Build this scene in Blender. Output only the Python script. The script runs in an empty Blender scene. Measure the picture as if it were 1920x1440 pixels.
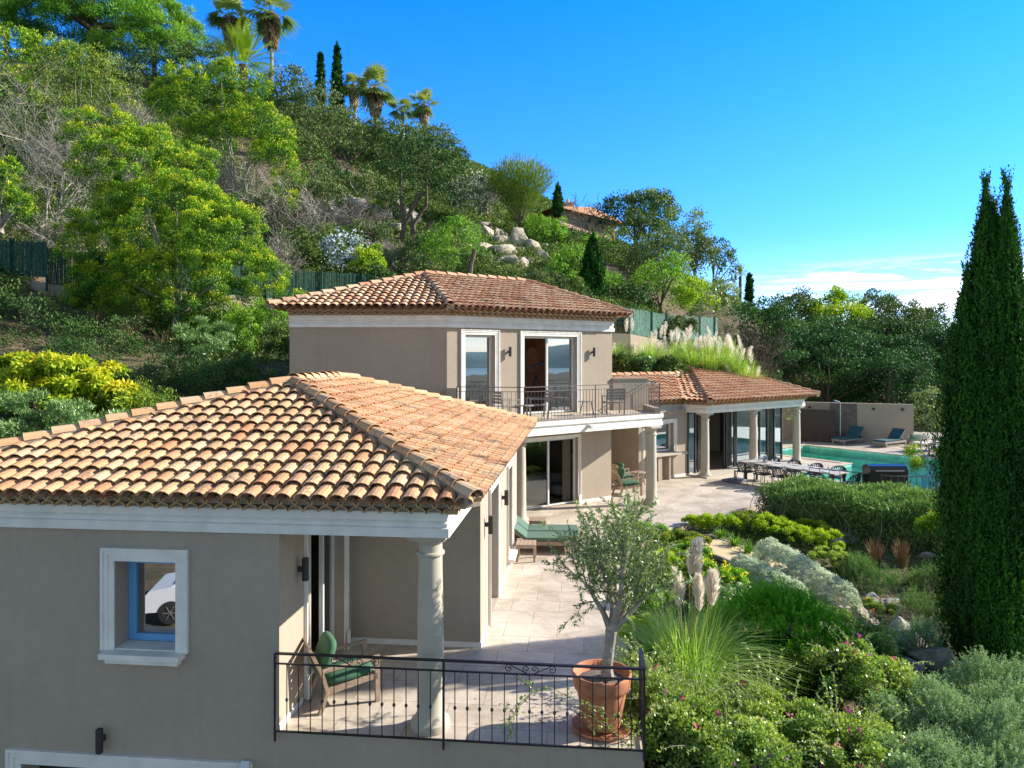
import bpy, math, random
import numpy as np
from mathutils import Vector
PI=math.pi
random.seed(7)
SC=bpy.context.scene; COL=SC.collection
F_=1350.0; HC=4.69; HY=668.0
def P(px,py=None,D=10.0,z=None):
    """photo direction + distance -> world point (survey helper)"""
    x=(px-960)/F_*D
    if z is None: z=HC-(py-HY)/F_*D
    return np.array([x,D,z])
# ------------------------------------------------------------------ mesh builder
class MB:
    def __init__(s): s.V=[];s.L=[];s.S=[];s.C=[];s.n=0;s.M=[];s.mi=0
    def add(s,v,f,c=None):
        v=np.asarray(v,float).reshape(-1,3); f=np.asarray(f,int)
        s.V.append(v); s.L.append((f+s.n).ravel()); s.S.append(np.full(len(f),f.shape[1]))
        s.C.append(np.full(len(f),.5) if c is None else np.broadcast_to(np.asarray(c,float),(len(f),)).copy())
        s.M.append(np.full(len(f),s.mi)); s.n+=len(v)
    def box(s,x0,x1,y0,y1,z0,z1): s.hexa([(x0,y0),(x1,y0),(x1,y1),(x0,y1)],z0,z1)
    def hexa(s,q,z0,z1,c=None):
        v=[(p[0],p[1],z0) for p in q]+[(p[0],p[1],z1) for p in q]
        s.add(v,[(3,2,1,0),(4,5,6,7),(0,1,5,4),(1,2,6,5),(2,3,7,6),(3,0,4,7)],c)
    def obox(s,o,a,b,c,col=None):
        """box from corner o with edge vectors a,b,c"""
        o,a,b,c=[np.asarray(t,float) for t in (o,a,b,c)]
        v=[o,o+a,o+a+b,o+b,o+c,o+a+c,o+a+b+c,o+b+c]
        s.add(v,[(3,2,1,0),(4,5,6,7),(0,1,5,4),(1,2,6,5),(2,3,7,6),(3,0,4,7)],col)
    def beam(s,p,q,w,h,up=(0,0,1)):
        p=np.asarray(p,float);q=np.asarray(q,float);d=q-p
        x=np.cross(d,up); 
        if np.linalg.norm(x)<1e-6: x=np.cross(d,(0,1,0))
        x/=np.linalg.norm(x); y=np.cross(x,d); y/=np.linalg.norm(y)
        s.obox(p-x*w/2-y*h/2,d,x*w,y*h)
    def quad(s,a,b,c,d): s.add([a,b,c,d],[(0,1,2,3)])
    def poly(s,pts): s.add(pts,[tuple(range(len(pts)))])
    def prism(s,pts,z0,z1):
        n=len(pts)
        A=sum(pts[i][0]*pts[(i+1)%n][1]-pts[(i+1)%n][0]*pts[i][1] for i in range(n))
        if A<0: pts=pts[::-1]
        s.add([(p[0],p[1],z1) for p in pts],[tuple(range(n))])
        s.add([(p[0],p[1],z0) for p in pts],[tuple(range(n-1,-1,-1))])
        v=[(p[0],p[1],z0) for p in pts]+[(p[0],p[1],z1) for p in pts]
        s.add(v,[(i,(i+1)%n,n+(i+1)%n,n+i) for i in range(n)])
    def tube(s,pts,r,n=8,cap=True,c=None):
        pts=np.asarray(pts,float); m=len(pts); r=np.broadcast_to(np.asarray(r,float),(m,))
        t=np.gradient(pts,axis=0); t/=np.linalg.norm(t,axis=1)[:,None]+1e-12
        ref=np.array([0,0,1.]) if abs(t[0][2])<.9 else np.array([1.,0,0])
        x=np.cross(t[0],ref);x/=np.linalg.norm(x); V=[]
        a=np.arange(n)*2*PI/n
        for i in range(m):
            x=x-t[i]*x.dot(t[i]); x/=np.linalg.norm(x)+1e-12; y=np.cross(t[i],x)
            V.append(pts[i]+r[i]*(np.cos(a)[:,None]*x+np.sin(a)[:,None]*y))
        V=np.concatenate(V); i,j=np.meshgrid(np.arange(m-1),np.arange(n),indexing='ij'); k=(j+1)%n
        s.add(V,np.stack([i*n+j,i*n+k,(i+1)*n+k,(i+1)*n+j],-1).reshape(-1,4),c)
        if cap:
            s.add(V[:n],[tuple(range(n))],c); s.add(V[-n:],[tuple(range(n-1,-1,-1))],c)
    def lathe(s,prof,cx=0,cy=0,cz=0,n=20,cap=True):
        pr=np.asarray(prof,float); m=len(pr); a=np.arange(n)*2*PI/n
        V=np.concatenate([np.stack([cx+r*np.cos(a),cy+r*np.sin(a),np.full(n,cz+z)],1) for r,z in pr])
        i,j=np.meshgrid(np.arange(m-1),np.arange(n),indexing='ij'); k=(j+1)%n
        s.add(V,np.stack([i*n+j,i*n+k,(i+1)*n+k,(i+1)*n+j],-1).reshape(-1,4))
        if cap:
            s.add(V[:n],[tuple(range(n-1,-1,-1))]); s.add(V[-n:],[tuple(range(n))])
    def sweep(s,pts,prof,closed=False,ring=True):
        """sweep (out,z) profile along xy polyline; out = right-hand side of travel"""
        p=[np.asarray(q,float)[:2] for q in pts]; m=len(p); N=[]
        for i in range(m):
            dn=[]
            if i>0 or closed: d=p[i]-p[i-1]; d/=np.linalg.norm(d); dn.append(np.array([d[1],-d[0]]))
            if i<m-1 or closed: d=p[(i+1)%m]-p[i]; d/=np.linalg.norm(d); dn.append(np.array([d[1],-d[0]]))
            if len(dn)==2: b=dn[0]+dn[1]; b/=b.dot(dn[0]); N.append(b)
            else: N.append(dn[0])
        k=len(prof); V=[]
        for i in range(m):
            for o,z in prof: q=p[i]+N[i]*o; V.append((q[0],q[1],z))
        f=[]; mm=m if closed else m-1; kk=k if ring else k-1
        for i in range(mm):
            for j in range(kk):
                a=i*k+j;b=i*k+(j+1)%k;c=((i+1)%m)*k+(j+1)%k;d=((i+1)%m)*k+j
                f.append((a,b,c,d))
        s.add(V,f)
        if ring and not closed:
            s.add(V[:k],[tuple(range(k))]); s.add(V[-k:],[tuple(range(k-1,-1,-1))])
    def mesh(s,name,mat,off=(0,0,0),smooth=False):
        me=bpy.data.meshes.new(name)
        V=np.concatenate(s.V)-np.asarray(off,float); L=np.concatenate(s.L); S=np.concatenate(s.S)
        me.vertices.add(len(V)); me.vertices.foreach_set('co',V.astype(np.float32).ravel())
        me.loops.add(len(L)); me.loops.foreach_set('vertex_index',L.astype(np.int32))
        me.polygons.add(len(S)); st=np.concatenate([[0],np.cumsum(S)[:-1]])
        me.polygons.foreach_set('loop_start',st.astype(np.int32)); me.polygons.foreach_set('loop_total',S.astype(np.int32))
        at=me.attributes.new('rnd','FLOAT','FACE'); at.data.foreach_set('value',np.concatenate(s.C).astype(np.float32))
        me.update(calc_edges=True); me.validate()
        if not isinstance(mat,(list,tuple)): mat=[mat]
        for q in mat: me.materials.append(q)
        if len(mat)>1: me.polygons.foreach_set('material_index',np.concatenate(s.M).astype(np.int32))
        me.polygons.foreach_set('use_smooth',np.full(len(me.polygons),bool(smooth)))
        return me
WL={}
def build(mb,name,mat,parent=None,smooth=False,fixn=False,bev=0):
    off=WL.get(parent.name,(0,0,0)) if parent is not None else (0,0,0)
    me=mb.mesh(name,mat,off,smooth)
    o=bpy.data.objects.new(name,me); COL.objects.link(o)
    if parent is not None: o.parent=parent; WL[o.name]=off
    if fixn:
        import bmesh
        b=bmesh.new(); b.from_mesh(me); bmesh.ops.recalc_face_normals(b,faces=b.faces); b.to_mesh(me); b.free()
    if smooth=='auto':
        pass
    if bev:
        m=o.modifiers.new('b','BEVEL'); m.width=bev; m.segments=2; m.limit_method='ANGLE'; m.angle_limit=.7
    return o
def tag(o,label=None,cat=None,group=None,kind=None):
    if label: o['label']=label
    if cat: o['category']=cat
    if group: o['group']=group
    if kind: o['kind']=kind
    return o
def thing(name,label,cat,loc=(0,0,0),group=None,rz=0):
    o=bpy.data.objects.new(name,None); COL.objects.link(o); o.location=[float(t) for t in loc]; o.empty_display_size=.2
    WL[o.name]=tuple(float(t) for t in loc) if rz==0 else (0,0,0)
    o.rotation_euler=(0,0,rz)
    return tag(o,label,cat,group)
def local(o):          # parts of this thing are built in local coordinates
    WL[o.name]=(0,0,0); return o
KIDS={}
def kids(o):
    return [c for c in COL.objects if c.parent==o]
def dup(root,label,loc,rz=0,scale=1,group=None):
    def cp(o,par):
        c=o.copy(); COL.objects.link(c)
        if par is not None: c.parent=par
        for k in KC.get(o.name,[]): cp(k,c)
        return c
    KC={}
    for c in COL.objects:
        if c.parent: KC.setdefault(c.parent.name,[]).append(c)
    r=cp(root,None); r.location=[float(t) for t in loc]; r.rotation_euler=(0,0,rz); r.scale=(scale,)*3 if np.isscalar(scale) else scale
    r['label']=label
    if group: r['group']=group
    return r
class Fr:
    """wall frame: origin, outward normal n, d runs left->right seen from outside"""
    def __init__(s,o,n):
        s.o=np.array(o,float)[:2]; s.n=np.array(n,float)/np.linalg.norm(n); s.d=np.array([-s.n[1],s.n[0]])
    def p(s,a,out,z): q=s.o+s.d*a+s.n*out; return (q[0],q[1],z)
    def box(s,mb,a0,a1,o0,o1,z0,z1):
        mb.hexa([s.p(a0,o1,0)[:2],s.p(a1,o1,0)[:2],s.p(a1,o0,0)[:2],s.p(a0,o0,0)[:2]],z0,z1)
    def wall(s,mb,a0,a1,z0,z1,holes=(),t=.3,ends=True):
        A=sorted({a0,a1,*[h[0] for h in holes],*[h[1] for h in holes]}); Z=sorted({z0,z1,*[h[2] for h in holes],*[h[3] for h in holes]})
        ins=lambda a,z: any(h[0]<a<h[1] and h[2]<z<h[3] for h in holes)
        for i in range(len(A)-1):
            for j in range(len(Z)-1):
                if ins((A[i]+A[i+1])/2,(Z[j]+Z[j+1])/2): continue
                mb.quad(s.p(A[i],0,Z[j]),s.p(A[i+1],0,Z[j]),s.p(A[i+1],0,Z[j+1]),s.p(A[i],0,Z[j+1]))
                mb.quad(s.p(A[i],-t,Z[j]),s.p(A[i],-t,Z[j+1]),s.p(A[i+1],-t,Z[j+1]),s.p(A[i+1],-t,Z[j]))
        for h in list(holes):
            b0,b1,y0,y1=h
            mb.quad(s.p(b0,0,y0),s.p(b0,0,y1),s.p(b0,-t,y1),s.p(b0,-t,y0))
            mb.quad(s.p(b1,0,y0),s.p(b1,-t,y0),s.p(b1,-t,y1),s.p(b1,0,y1))
            mb.quad(s.p(b0,0,y1),s.p(b1,0,y1),s.p(b1,-t,y1),s.p(b0,-t,y1))
            if y0>z0: mb.quad(s.p(b0,0,y0),s.p(b0,-t,y0),s.p(b1,-t,y0),s.p(b1,0,y0))
        if ends:
            for a in (a0,a1): mb.quad(s.p(a,0,z0),s.p(a,0,z1),s.p(a,-t,z1),s.p(a,-t,z0))
            mb.quad(s.p(a0,0,z1),s.p(a1,0,z1),s.p(a1,-t,z1),s.p(a0,-t,z1))
    def surround(s,mb,b0,b1,z0,z1,w=.17,bottom=False,plinth=0):
        """stepped white moulding round an opening (b0..b1,z0..z1)"""
        for (e0,e1,o) in ((0,w*.45,.022),(w*.45,w*.8,.034),(w*.8,w,.05)):
            s.box(mb,b0-e1,b1+e1,.0,o,z1+e0,z1+e1)
            s.box(mb,b0-e1,b0-e0,.0,o,z0,z1+e0); s.box(mb,b1+e0,b1+e1,.0,o,z0,z1+e0)
        if plinth:
            s.box(mb,b0-w-.02,b0,.051,.068,z0,z0+plinth); s.box(mb,b1,b1+w+.02,.051,.068,z0,z0+plinth)
# ------------------------------------------------------------------ materials
def nmat(name):
    m=bpy.data.materials.new(name); m.use_nodes=True; nt=m.node_tree; nt.nodes.clear()
    out=nt.nodes.new('ShaderNodeOutputMaterial'); b=nt.nodes.new('ShaderNodeBsdfPrincipled')
    nt.links.new(b.outputs[0],out.inputs[0]); return m,nt,b,out
def N(nt,t,**k):
    n=nt.nodes.new(t)
    for a,v in k.items():
        if a.startswith('i_'):
            key=a[2:]; key=int(key) if key.isdigit() else key.replace('_',' ')
            n.inputs[key].default_value=v
        else: setattr(n,a,v)
    return n
def ramp(nt,fac,cols,pos=None,interp='LINEAR'):
    r=nt.nodes.new('ShaderNodeValToRGB'); e=r.color_ramp; e.interpolation=interp
    n=len(cols); pos=pos or [i/(n-1) for i in range(n)]
    while len(e.elements)<n: e.elements.new(.5)
    for i in range(n): e.elements[i].position=pos[i]; e.elements[i].color=(*cols[i],1)
    nt.links.new(fac,r.inputs[0]); return r
def noise(nt,scale,detail=4,rough=.55,vec=None,dist=0):
    n=N(nt,'ShaderNodeTexNoise'); n.inputs['Scale'].default_value=scale; n.inputs['Detail'].default_value=detail
    n.inputs['Roughness'].default_value=rough; n.inputs['Distortion'].default_value=dist
    if vec is None:
        tc=N(nt,'ShaderNodeTexCoord'); vec=tc.outputs['Object']
    nt.links.new(vec,n.inputs['Vector']); return n
def bump(nt,b,h,strength=.3,dist=.01):
    bp=N(nt,'ShaderNodeBump'); bp.inputs['Strength'].default_value=strength; bp.inputs['Distance'].default_value=dist
    nt.links.new(h,bp.inputs['Height']); nt.links.new(bp.outputs[0],b.inputs['Normal'])
def mixc(nt,a,b,fac,mode='MIX'):
    m=N(nt,'ShaderNodeMix',data_type='RGBA',blend_type=mode)
    for k,v in ((6,a),(7,b),(0,fac)):
        if hasattr(v,'is_output') or hasattr(v,'links'): nt.links.new(v,m.inputs[k])
        else: m.inputs[k].default_value=v if k==0 else (*v,1)
    return m.outputs[2]
def flat(name,col,rough=.6,metal=0,var=.12,scale=6,bs=0,bd=.005,spec=.5,bscale=60):
    m,nt,b,_=nmat(name); n=noise(nt,scale)
    c0=tuple(c*(1-var) for c in col); c1=tuple(min(1,c*(1+var)) for c in col)
    r=ramp(nt,n.outputs['Fac'],[c0,c1],[.3,.7]); nt.links.new(r.outputs[0],b.inputs['Base Color'])
    b.inputs['Roughness'].default_value=rough; b.inputs['Metallic'].default_value=metal; b.inputs['Specular IOR Level'].default_value=spec
    if bs: bump(nt,b,noise(nt,bscale).outputs['Fac'],bs,bd)
    return m
def stucco(name,col):
    m,nt,b,_=nmat(name)
    n1=noise(nt,.7,6,.6); n2=noise(nt,9,5,.6)
    r=ramp(nt,n1.outputs['Fac'],[tuple(c*.95 for c in col),tuple(min(1,c*1.04) for c in col)],[.35,.65])
    r2=ramp(nt,n2.outputs['Fac'],[(.96,)*3,(1.03,1.03,1.02)],[.35,.65])
    tc=N(nt,'ShaderNodeTexCoord'); mp=N(nt,'ShaderNodeMapping'); mp.inputs['Scale'].default_value=(5,5,.35); nt.links.new(tc.outputs['Object'],mp.inputs[0])
    n3=noise(nt,1.0,6,.7,mp.outputs[0]); r3=ramp(nt,n3.outputs['Fac'],[(.94,.935,.93),(1.01,)*3],[.32,.46])
    c_=mixc(nt,r.outputs[0],r2.outputs[0],1.0,'MULTIPLY'); nt.links.new(mixc(nt,c_,r3.outputs[0],1.0,'MULTIPLY'),b.inputs['Base Color'])
    b.inputs['Roughness'].default_value=.9; b.inputs['Specular IOR Level'].default_value=.2
    bump(nt,b,noise(nt,140,3).outputs['Fac'],.25,.004); return m
def tilemat(name,cols,pos,dark=.5,lich=(.11,.09,.065)):
    m,nt,b,_=nmat(name); g=N(nt,'ShaderNodeNewGeometry')
    r=ramp(nt,g.outputs['Random Per Island'],cols,pos)
    tc=N(nt,'ShaderNodeTexCoord')
    n1=noise(nt,14,6,.7,tc.outputs['Object'],.4); n2=noise(nt,1.1,4,.6,tc.outputs['Object'])
    # patches of lichen and soot, stronger on some tiles
    ad=N(nt,'ShaderNodeMath',operation='ADD'); nt.links.new(n1.outputs['Fac'],ad.inputs[0])
    mu=N(nt,'ShaderNodeMath',operation='MULTIPLY_ADD'); nt.links.new(n2.outputs['Fac'],mu.inputs[0]); mu.inputs[1].default_value=.75; mu.inputs[2].default_value=-.45
    nt.links.new(mu.outputs[0],ad.inputs[1])
    wn=N(nt,'ShaderNodeTexWhiteNoise',noise_dimensions='1D'); nt.links.new(g.outputs['Random Per Island'],wn.inputs['W'])
    m3=N(nt,'ShaderNodeMath',operation='MULTIPLY_ADD'); nt.links.new(wn.outputs['Value'],m3.inputs[0]); m3.inputs[1].default_value=.3; nt.links.new(ad.outputs[0],m3.inputs[2])
    f=ramp(nt,m3.outputs[0],[(0,0,0),(dark,)*3],[.66,.84])
    c=mixc(nt,r.outputs[0],lich,f.outputs[0])
    n4=noise(nt,40,3,.6,tc.outputs['Object']); r4=ramp(nt,n4.outputs['Fac'],[(.82,)*3,(1.12,)*3],[.3,.7])
    nt.links.new(mixc(nt,c,r4.outputs[0],1.0,'MULTIPLY'),b.inputs['Base Color'])
    b.inputs['Roughness'].default_value=.85; b.inputs['Specular IOR Level'].default_value=.25
    bump(nt,b,n1.outputs['Fac'],.35,.006); return m
def leafmat(name,cols,pos=None,trans=.3,rough=.62,spec=.18,gain=1.42,tint=(1.25,1.3,.55)):
    cols=[tuple(min(.95,q*gain) for q in c) for c in cols]
    m,nt,b,out=nmat(name); a=N(nt,'ShaderNodeAttribute',attribute_name='rnd')
    r=ramp(nt,a.outputs['Fac'],cols,pos); nt.links.new(r.outputs[0],b.inputs['Base Color'])
    b.inputs['Roughness'].default_value=rough; b.inputs['Specular IOR Level'].default_value=spec
    t=N(nt,'ShaderNodeBsdfTranslucent')
    br=mixc(nt,r.outputs[0],tint,1.0,'MULTIPLY'); nt.links.new(br,t.inputs[0])
    mx=N(nt,'ShaderNodeMixShader'); mx.inputs[0].default_value=trans
    nt.links.new(b.outputs[0],mx.inputs[1]); nt.links.new(t.outputs[0],mx.inputs[2]); nt.links.new(mx.outputs[0],out.inputs[0])
    return m
def glassmat(name,tint=(.8,.85,.85),refl=.35,rough=.0,rc=(.95,.97,1)):
    m=bpy.data.materials.new(name); m.use_nodes=True; nt=m.node_tree; nt.nodes.clear()
    out=N(nt,'ShaderNodeOutputMaterial'); t=N(nt,'ShaderNodeBsdfTransparent'); t.inputs[0].default_value=(*tint,1)
    g=N(nt,'ShaderNodeBsdfGlossy'); g.inputs['Roughness'].default_value=rough; g.inputs[0].default_value=(*rc,1)
    fr=N(nt,'ShaderNodeFresnel'); fr.inputs[0].default_value=1.45
    ad=N(nt,'ShaderNodeMath',operation='MULTIPLY_ADD'); nt.links.new(fr.outputs[0],ad.inputs[0]); ad.inputs[1].default_value=1-refl; ad.inputs[2].default_value=refl
    mx=N(nt,'ShaderNodeMixShader'); nt.links.new(ad.outputs[0],mx.inputs[0]); nt.links.new(t.outputs[0],mx.inputs[1]); nt.links.new(g.outputs[0],mx.inputs[2])
    nt.links.new(mx.outputs[0],out.inputs[0]); return m
M={}
M['stucco']=stucco('stucco',(.375,.31,.245))
M['white']=flat('white_trim',(.74,.71,.65),.75,var=.10,scale=3.5,bs=.2,bscale=20)
M['stone']=flat('column_stone',(.43,.385,.31),.85,var=.08,scale=3,bs=.2)
M['tileA']=tilemat('clay_tiles_pale',[(.60,.36,.18),(.62,.40,.22),(.55,.29,.14),(.60,.36,.19),(.64,.44,.27),(.51,.23,.11),(.58,.33,.17),(.47,.26,.15)],[0,.2,.33,.45,.6,.74,.84,1],.7)
M['tileB']=tilemat('clay_tiles_red',[(.56,.33,.19),(.62,.41,.26),(.48,.23,.12),(.58,.35,.21),(.68,.49,.33),(.45,.20,.11)],None,.65)
M['tileC']=tilemat('clay_tiles_pool',[(.55,.29,.16),(.60,.36,.21),(.47,.21,.11),(.56,.32,.18),(.65,.44,.28)],None,.4)
M['mortar']=flat('mortar',(.30,.25,.20),.95,var=.25,scale=12,bs=.4)
M['genoise']=flat('eave_clay',(.50,.32,.17),.85,var=.25,scale=9,bs=.2)
M['iron']=flat('black_iron',(.022,.02,.024),.45,.3,var=.2)
M['dark']=flat('dark_metal',(.035,.035,.04),.45,.2)
M['sunlitiron']=flat('sunlit_iron',(.10,.10,.105),.5,.2)  # black iron greyed, its sunlit look put into the colour
M['alu']=flat('white_aluminium',(.68,.68,.66),.4,var=.03)
M['bluepvc']=flat('blue_frame',(.15,.38,.68),.45,var=.05)
M['teak']=flat('weathered_teak',(.33,.235,.165),.75,var=.25,scale=14,bs=.2)
M['greyteak']=flat('grey_teak',(.27,.24,.22),.75,var=.2,scale=14)
M['green']=flat('green_canvas',(.05,.13,.075),.9,var=.12,scale=5,bs=.2,bscale=30,bd=.01)
M['sage']=flat('sage_canvas',(.085,.15,.11),.9,var=.08,scale=4)
M['teal']=flat('teal_canvas',(.02,.09,.11),.9,var=.1)
M['creamcloth']=flat('cream_cloth',(.62,.58,.5),.95,var=.06)
M['greycloth']=flat('grey_cloth',(.20,.22,.20),.95,var=.1)
M['terracotta']=flat('terracotta',(.46,.18,.09),.8,var=.4,scale=5,bs=.2,bscale=25)
M['soil']=flat('soil',(.16,.13,.11),1,var=.5,scale=40,bs=.8,bscale=60,bd=.02)
M['rock']=flat('limestone_rock',(.36,.33,.28),.9,var=.35,scale=2.5,bs=.7,bscale=6,bd=.06)
M['pinkrock']=flat('pink_limestone',(.40,.34,.26),.9,var=.3,scale=2,bs=.7,bscale=4,bd=.08)
M['bark']=flat('bark',(.13,.10,.075),.95,var=.35,scale=8,bs=.8,bscale=14,bd=.03)
M['palebark']=flat('pale_bark',(.30,.27,.22),.95,var=.35,scale=9,bs=.9,bscale=16,bd=.02)
M['twig']=flat('grey_twigs',(.29,.27,.215),.95,var=.25,scale=3)
M['pinktwig']=flat('mauve_twigs',(.34,.28,.25),.95,var=.25,scale=3)
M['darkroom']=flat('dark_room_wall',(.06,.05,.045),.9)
M['brownwood']=flat('brown_boards',(.07,.04,.03),.7,var=.2,scale=4)
M['corten']=flat('rusty_steel',(.05,.028,.022),.7,var=.2)
M['floorin']=flat('indoor_floor',(.35,.29,.22),.5,var=.08)
M['carwhite']=flat('car_paint',(.75,.76,.78),.25,var=.01)
M['rubber']=flat('rubber',(.02,.02,.02),.8)
M['steel']=flat('steel',(.55,.55,.55),.3,.8,var=.05)
M['gravel']=flat('gravel',(.62,.48,.27),1,var=.35,scale=70,bs=.7,bscale=60,bd=.02)
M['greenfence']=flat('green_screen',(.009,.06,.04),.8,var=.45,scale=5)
M['greenfencelit']=flat('sunlit_green_screen',(.06,.16,.125),.8,var=.5,scale=6)  # same green screen with its sunlit tone put into the colour
M['glass']=glassmat('window_glass',(.55,.6,.6),.42)
M['glassdoor']=glassmat('door_glass',(.8,.85,.83),.12)
M['glasswing']=glassmat('wing_glass',(.7,.8,.82),.26,0,(.75,.9,1))
M['pinkwall']=flat('pink_render',(.62,.42,.34),.9,var=.06)
def travertine():
    m,nt,b,_=nmat('travertine'); tc=N(nt,'ShaderNodeTexCoord')
    mp=N(nt,'ShaderNodeMapping'); mp.inputs['Rotation'].default_value=(0,0,math.radians(5.7)); nt.links.new(tc.outputs['Object'],mp.inputs[0])
    br=N(nt,'ShaderNodeTexBrick'); nt.links.new(mp.outputs[0],br.inputs['Vector'])
    br.inputs['Scale'].default_value=1; br.inputs['Brick Width'].default_value=.9; br.inputs['Row Height'].default_value=.6
    br.inputs['Mortar Size'].default_value=.008; br.inputs['Mortar Smooth'].default_value=.3; br.inputs['Bias'].default_value=0
    br.inputs['Color1'].default_value=(.51,.445,.365,1); br.inputs['Color2'].default_value=(.59,.525,.44,1); br.inputs['Mortar'].default_value=(.33,.28,.23,1)
    n1=noise(nt,1.1,6,.65,mp.outputs[0],.8); n2=noise(nt,9,5,.7,mp.outputs[0],.5)
    r1=ramp(nt,n1.outputs['Fac'],[(.76,.73,.69),(1.08,1.06,1.04)],[.36,.60]); r2=ramp(nt,n2.outputs['Fac'],[(.90,.89,.87),(1.04,)*3],[.35,.65])
    n5=noise(nt,.35,7,.75,mp.outputs[0],1.2); r5=ramp(nt,n5.outputs['Fac'],[(.80,.78,.75),(1.0,)*3],[.38,.5])
    c=mixc(nt,br.outputs[0],r1.outputs[0],1.0,'MULTIPLY'); c=mixc(nt,c,r5.outputs[0],1.0,'MULTIPLY'); c=mixc(nt,c,r2.outputs[0],1.0,'MULTIPLY')
    nt.links.new(c,b.inputs['Base Color']); b.inputs['Roughness'].default_value=.6
    bump(nt,b,n2.outputs['Fac'],.12,.004); return m
M['travertine']=travertine()
def groundmat():
    m,nt,b,_=nmat('ground'); n1=noise(nt,.25,8,.65); n2=noise(nt,3,6,.7)
    r=ramp(nt,n1.outputs['Fac'],[(.035,.05,.018),(.09,.085,.04),(.17,.12,.075),(.06,.07,.03)],[.32,.46,.6,.7])
    r2=ramp(nt,n2.outputs['Fac'],[(.6,.6,.6),(1.3,1.25,1.2)],[.3,.7])
    nt.links.new(mixc(nt,r.outputs[0],r2.outputs[0],1.0,'MULTIPLY'),b.inputs['Base Color']); b.inputs['Roughness'].default_value=1
    bump(nt,b,n2.outputs['Fac'],.8,.15); return m
M['ground']=groundmat()
def watermat():
    m=bpy.data.materials.new('pool_water'); m.use_nodes=True; nt=m.node_tree; nt.nodes.clear()
    out=N(nt,'ShaderNodeOutputMaterial'); t=N(nt,'ShaderNodeBsdfTransparent'); t.inputs[0].default_value=(.55,.97,.90,1)
    g=N(nt,'ShaderNodeBsdfGlossy'); g.inputs['Roughness'].default_value=.03
    n=noise(nt,3.2,4,.6,None,.6); bp=N(nt,'ShaderNodeBump'); bp.inputs['Strength'].default_value=.5; bp.inputs['Distance'].default_value=.06; nt.links.new(n.outputs['Fac'],bp.inputs['Height'])
    nt.links.new(bp.outputs[0],g.inputs['Normal']); fr=N(nt,'ShaderNodeFresnel'); fr.inputs[0].default_value=1.33; nt.links.new(bp.outputs[0],fr.inputs['Normal'])
    mx=N(nt,'ShaderNodeMixShader'); fm=N(nt,'ShaderNodeMath',operation='MULTIPLY'); nt.links.new(fr.outputs[0],fm.inputs[0]); fm.inputs[1].default_value=.55; nt.links.new(fm.outputs[0],mx.inputs[0]); nt.links.new(t.outputs[0],mx.inputs[1]); nt.links.new(g.outputs[0],mx.inputs[2])
    nt.links.new(mx.outputs[0],out.inputs[0]); return m
M['water']=watermat()
def mosaic():
    m,nt,b,_=nmat('pool_mosaic'); tc=N(nt,'ShaderNodeTexCoord')
    v=N(nt,'ShaderNodeTexVoronoi'); v.inputs['Scale'].default_value=4.5; nt.links.new(tc.outputs['Object'],v.inputs['Vector'])
    r=ramp(nt,v.outputs['Color'],[(.24,.55,.45),(.44,.78,.66)],[.2,.8])
    nt.links.new(r.outputs[0],b.inputs['Base Color']); b.inputs['Roughness'].default_value=.5; return m
M['mosaic']=mosaic()
L=leafmat
M['oak']=L('leaf_holm_oak',[(.025,.055,.014),(.055,.10,.024),(.10,.15,.04),(.16,.20,.065)],[0,.4,.75,1],.15)
M['oakgrey']=L('leaf_grey_oak',[(.035,.06,.02),(.075,.115,.038),(.13,.175,.065),(.20,.24,.10)],[0,.4,.75,1],.15)
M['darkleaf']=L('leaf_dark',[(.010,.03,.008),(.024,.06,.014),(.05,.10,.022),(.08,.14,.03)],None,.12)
M['mimosa']=L('leaf_mimosa',[(.013,.045,.008),(.042,.12,.012),(.15,.27,.013),(.44,.44,.015)],[0,.34,.70,1],.18)
M['mimosadim']=L('leaf_mimosa_olive',[(.03,.06,.015),(.07,.13,.02),(.15,.21,.03),(.27,.30,.035)],[0,.35,.7,1],.25)
M['pine']=L('leaf_pine',[(.015,.055,.008),(.045,.14,.010),(.11,.24,.018),(.18,.32,.03)],None,.2)
M['bright']=L('leaf_bright',[(.04,.10,.012),(.08,.19,.02),(.15,.29,.03),(.24,.36,.05)],None,.3)
M['lime']=L('leaf_lime',[(.06,.12,.01),(.14,.25,.015),(.25,.36,.02),(.36,.42,.04)],None,.3)
M['cypress']=L('leaf_cypress',[(.008,.036,.006),(.018,.078,.009),(.045,.15,.015),(.11,.26,.022)],[0,.4,.8,1],.12,gain=1.1)
M['cedar']=L('leaf_cedar',[(.010,.032,.012),(.02,.065,.018),(.045,.12,.028),(.09,.19,.035)],[0,.4,.75,1],.12)
M['olive']=L('leaf_olive',[(.06,.095,.03),(.12,.18,.055),(.22,.29,.11),(.34,.40,.21)],None,.15,.4,.5)
M['oleander']=L('leaf_oleander',[(.03,.075,.025),(.06,.13,.035),(.11,.20,.055),(.20,.29,.11)],None,.2,.4,.5)
M['yellow']=L('leaf_autumn',[(.05,.11,.012),(.13,.22,.014),(.27,.34,.018),(.44,.38,.02)],None,.35)
M['silver']=L('leaf_silver',[(.20,.25,.18),(.32,.38,.28),(.46,.51,.41),(.60,.64,.54)],None,.1)
M['sagegreen']=L('leaf_teucrium',[(.06,.11,.05),(.14,.22,.10),(.26,.36,.19),(.40,.48,.31)],None,.15)
M['hedge']=L('leaf_hedge',[(.035,.08,.02),(.08,.15,.035),(.15,.24,.07),(.30,.40,.19)],None,.2)
M['juniper']=L('leaf_juniper',[(.012,.06,.008),(.035,.15,.010),(.09,.28,.018),(.18,.40,.035)],None,.25)
M['rosemary']=L('leaf_rosemary',[(.03,.07,.02),(.06,.13,.03),(.11,.20,.05),(.17,.27,.08)],None,.2)
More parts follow.
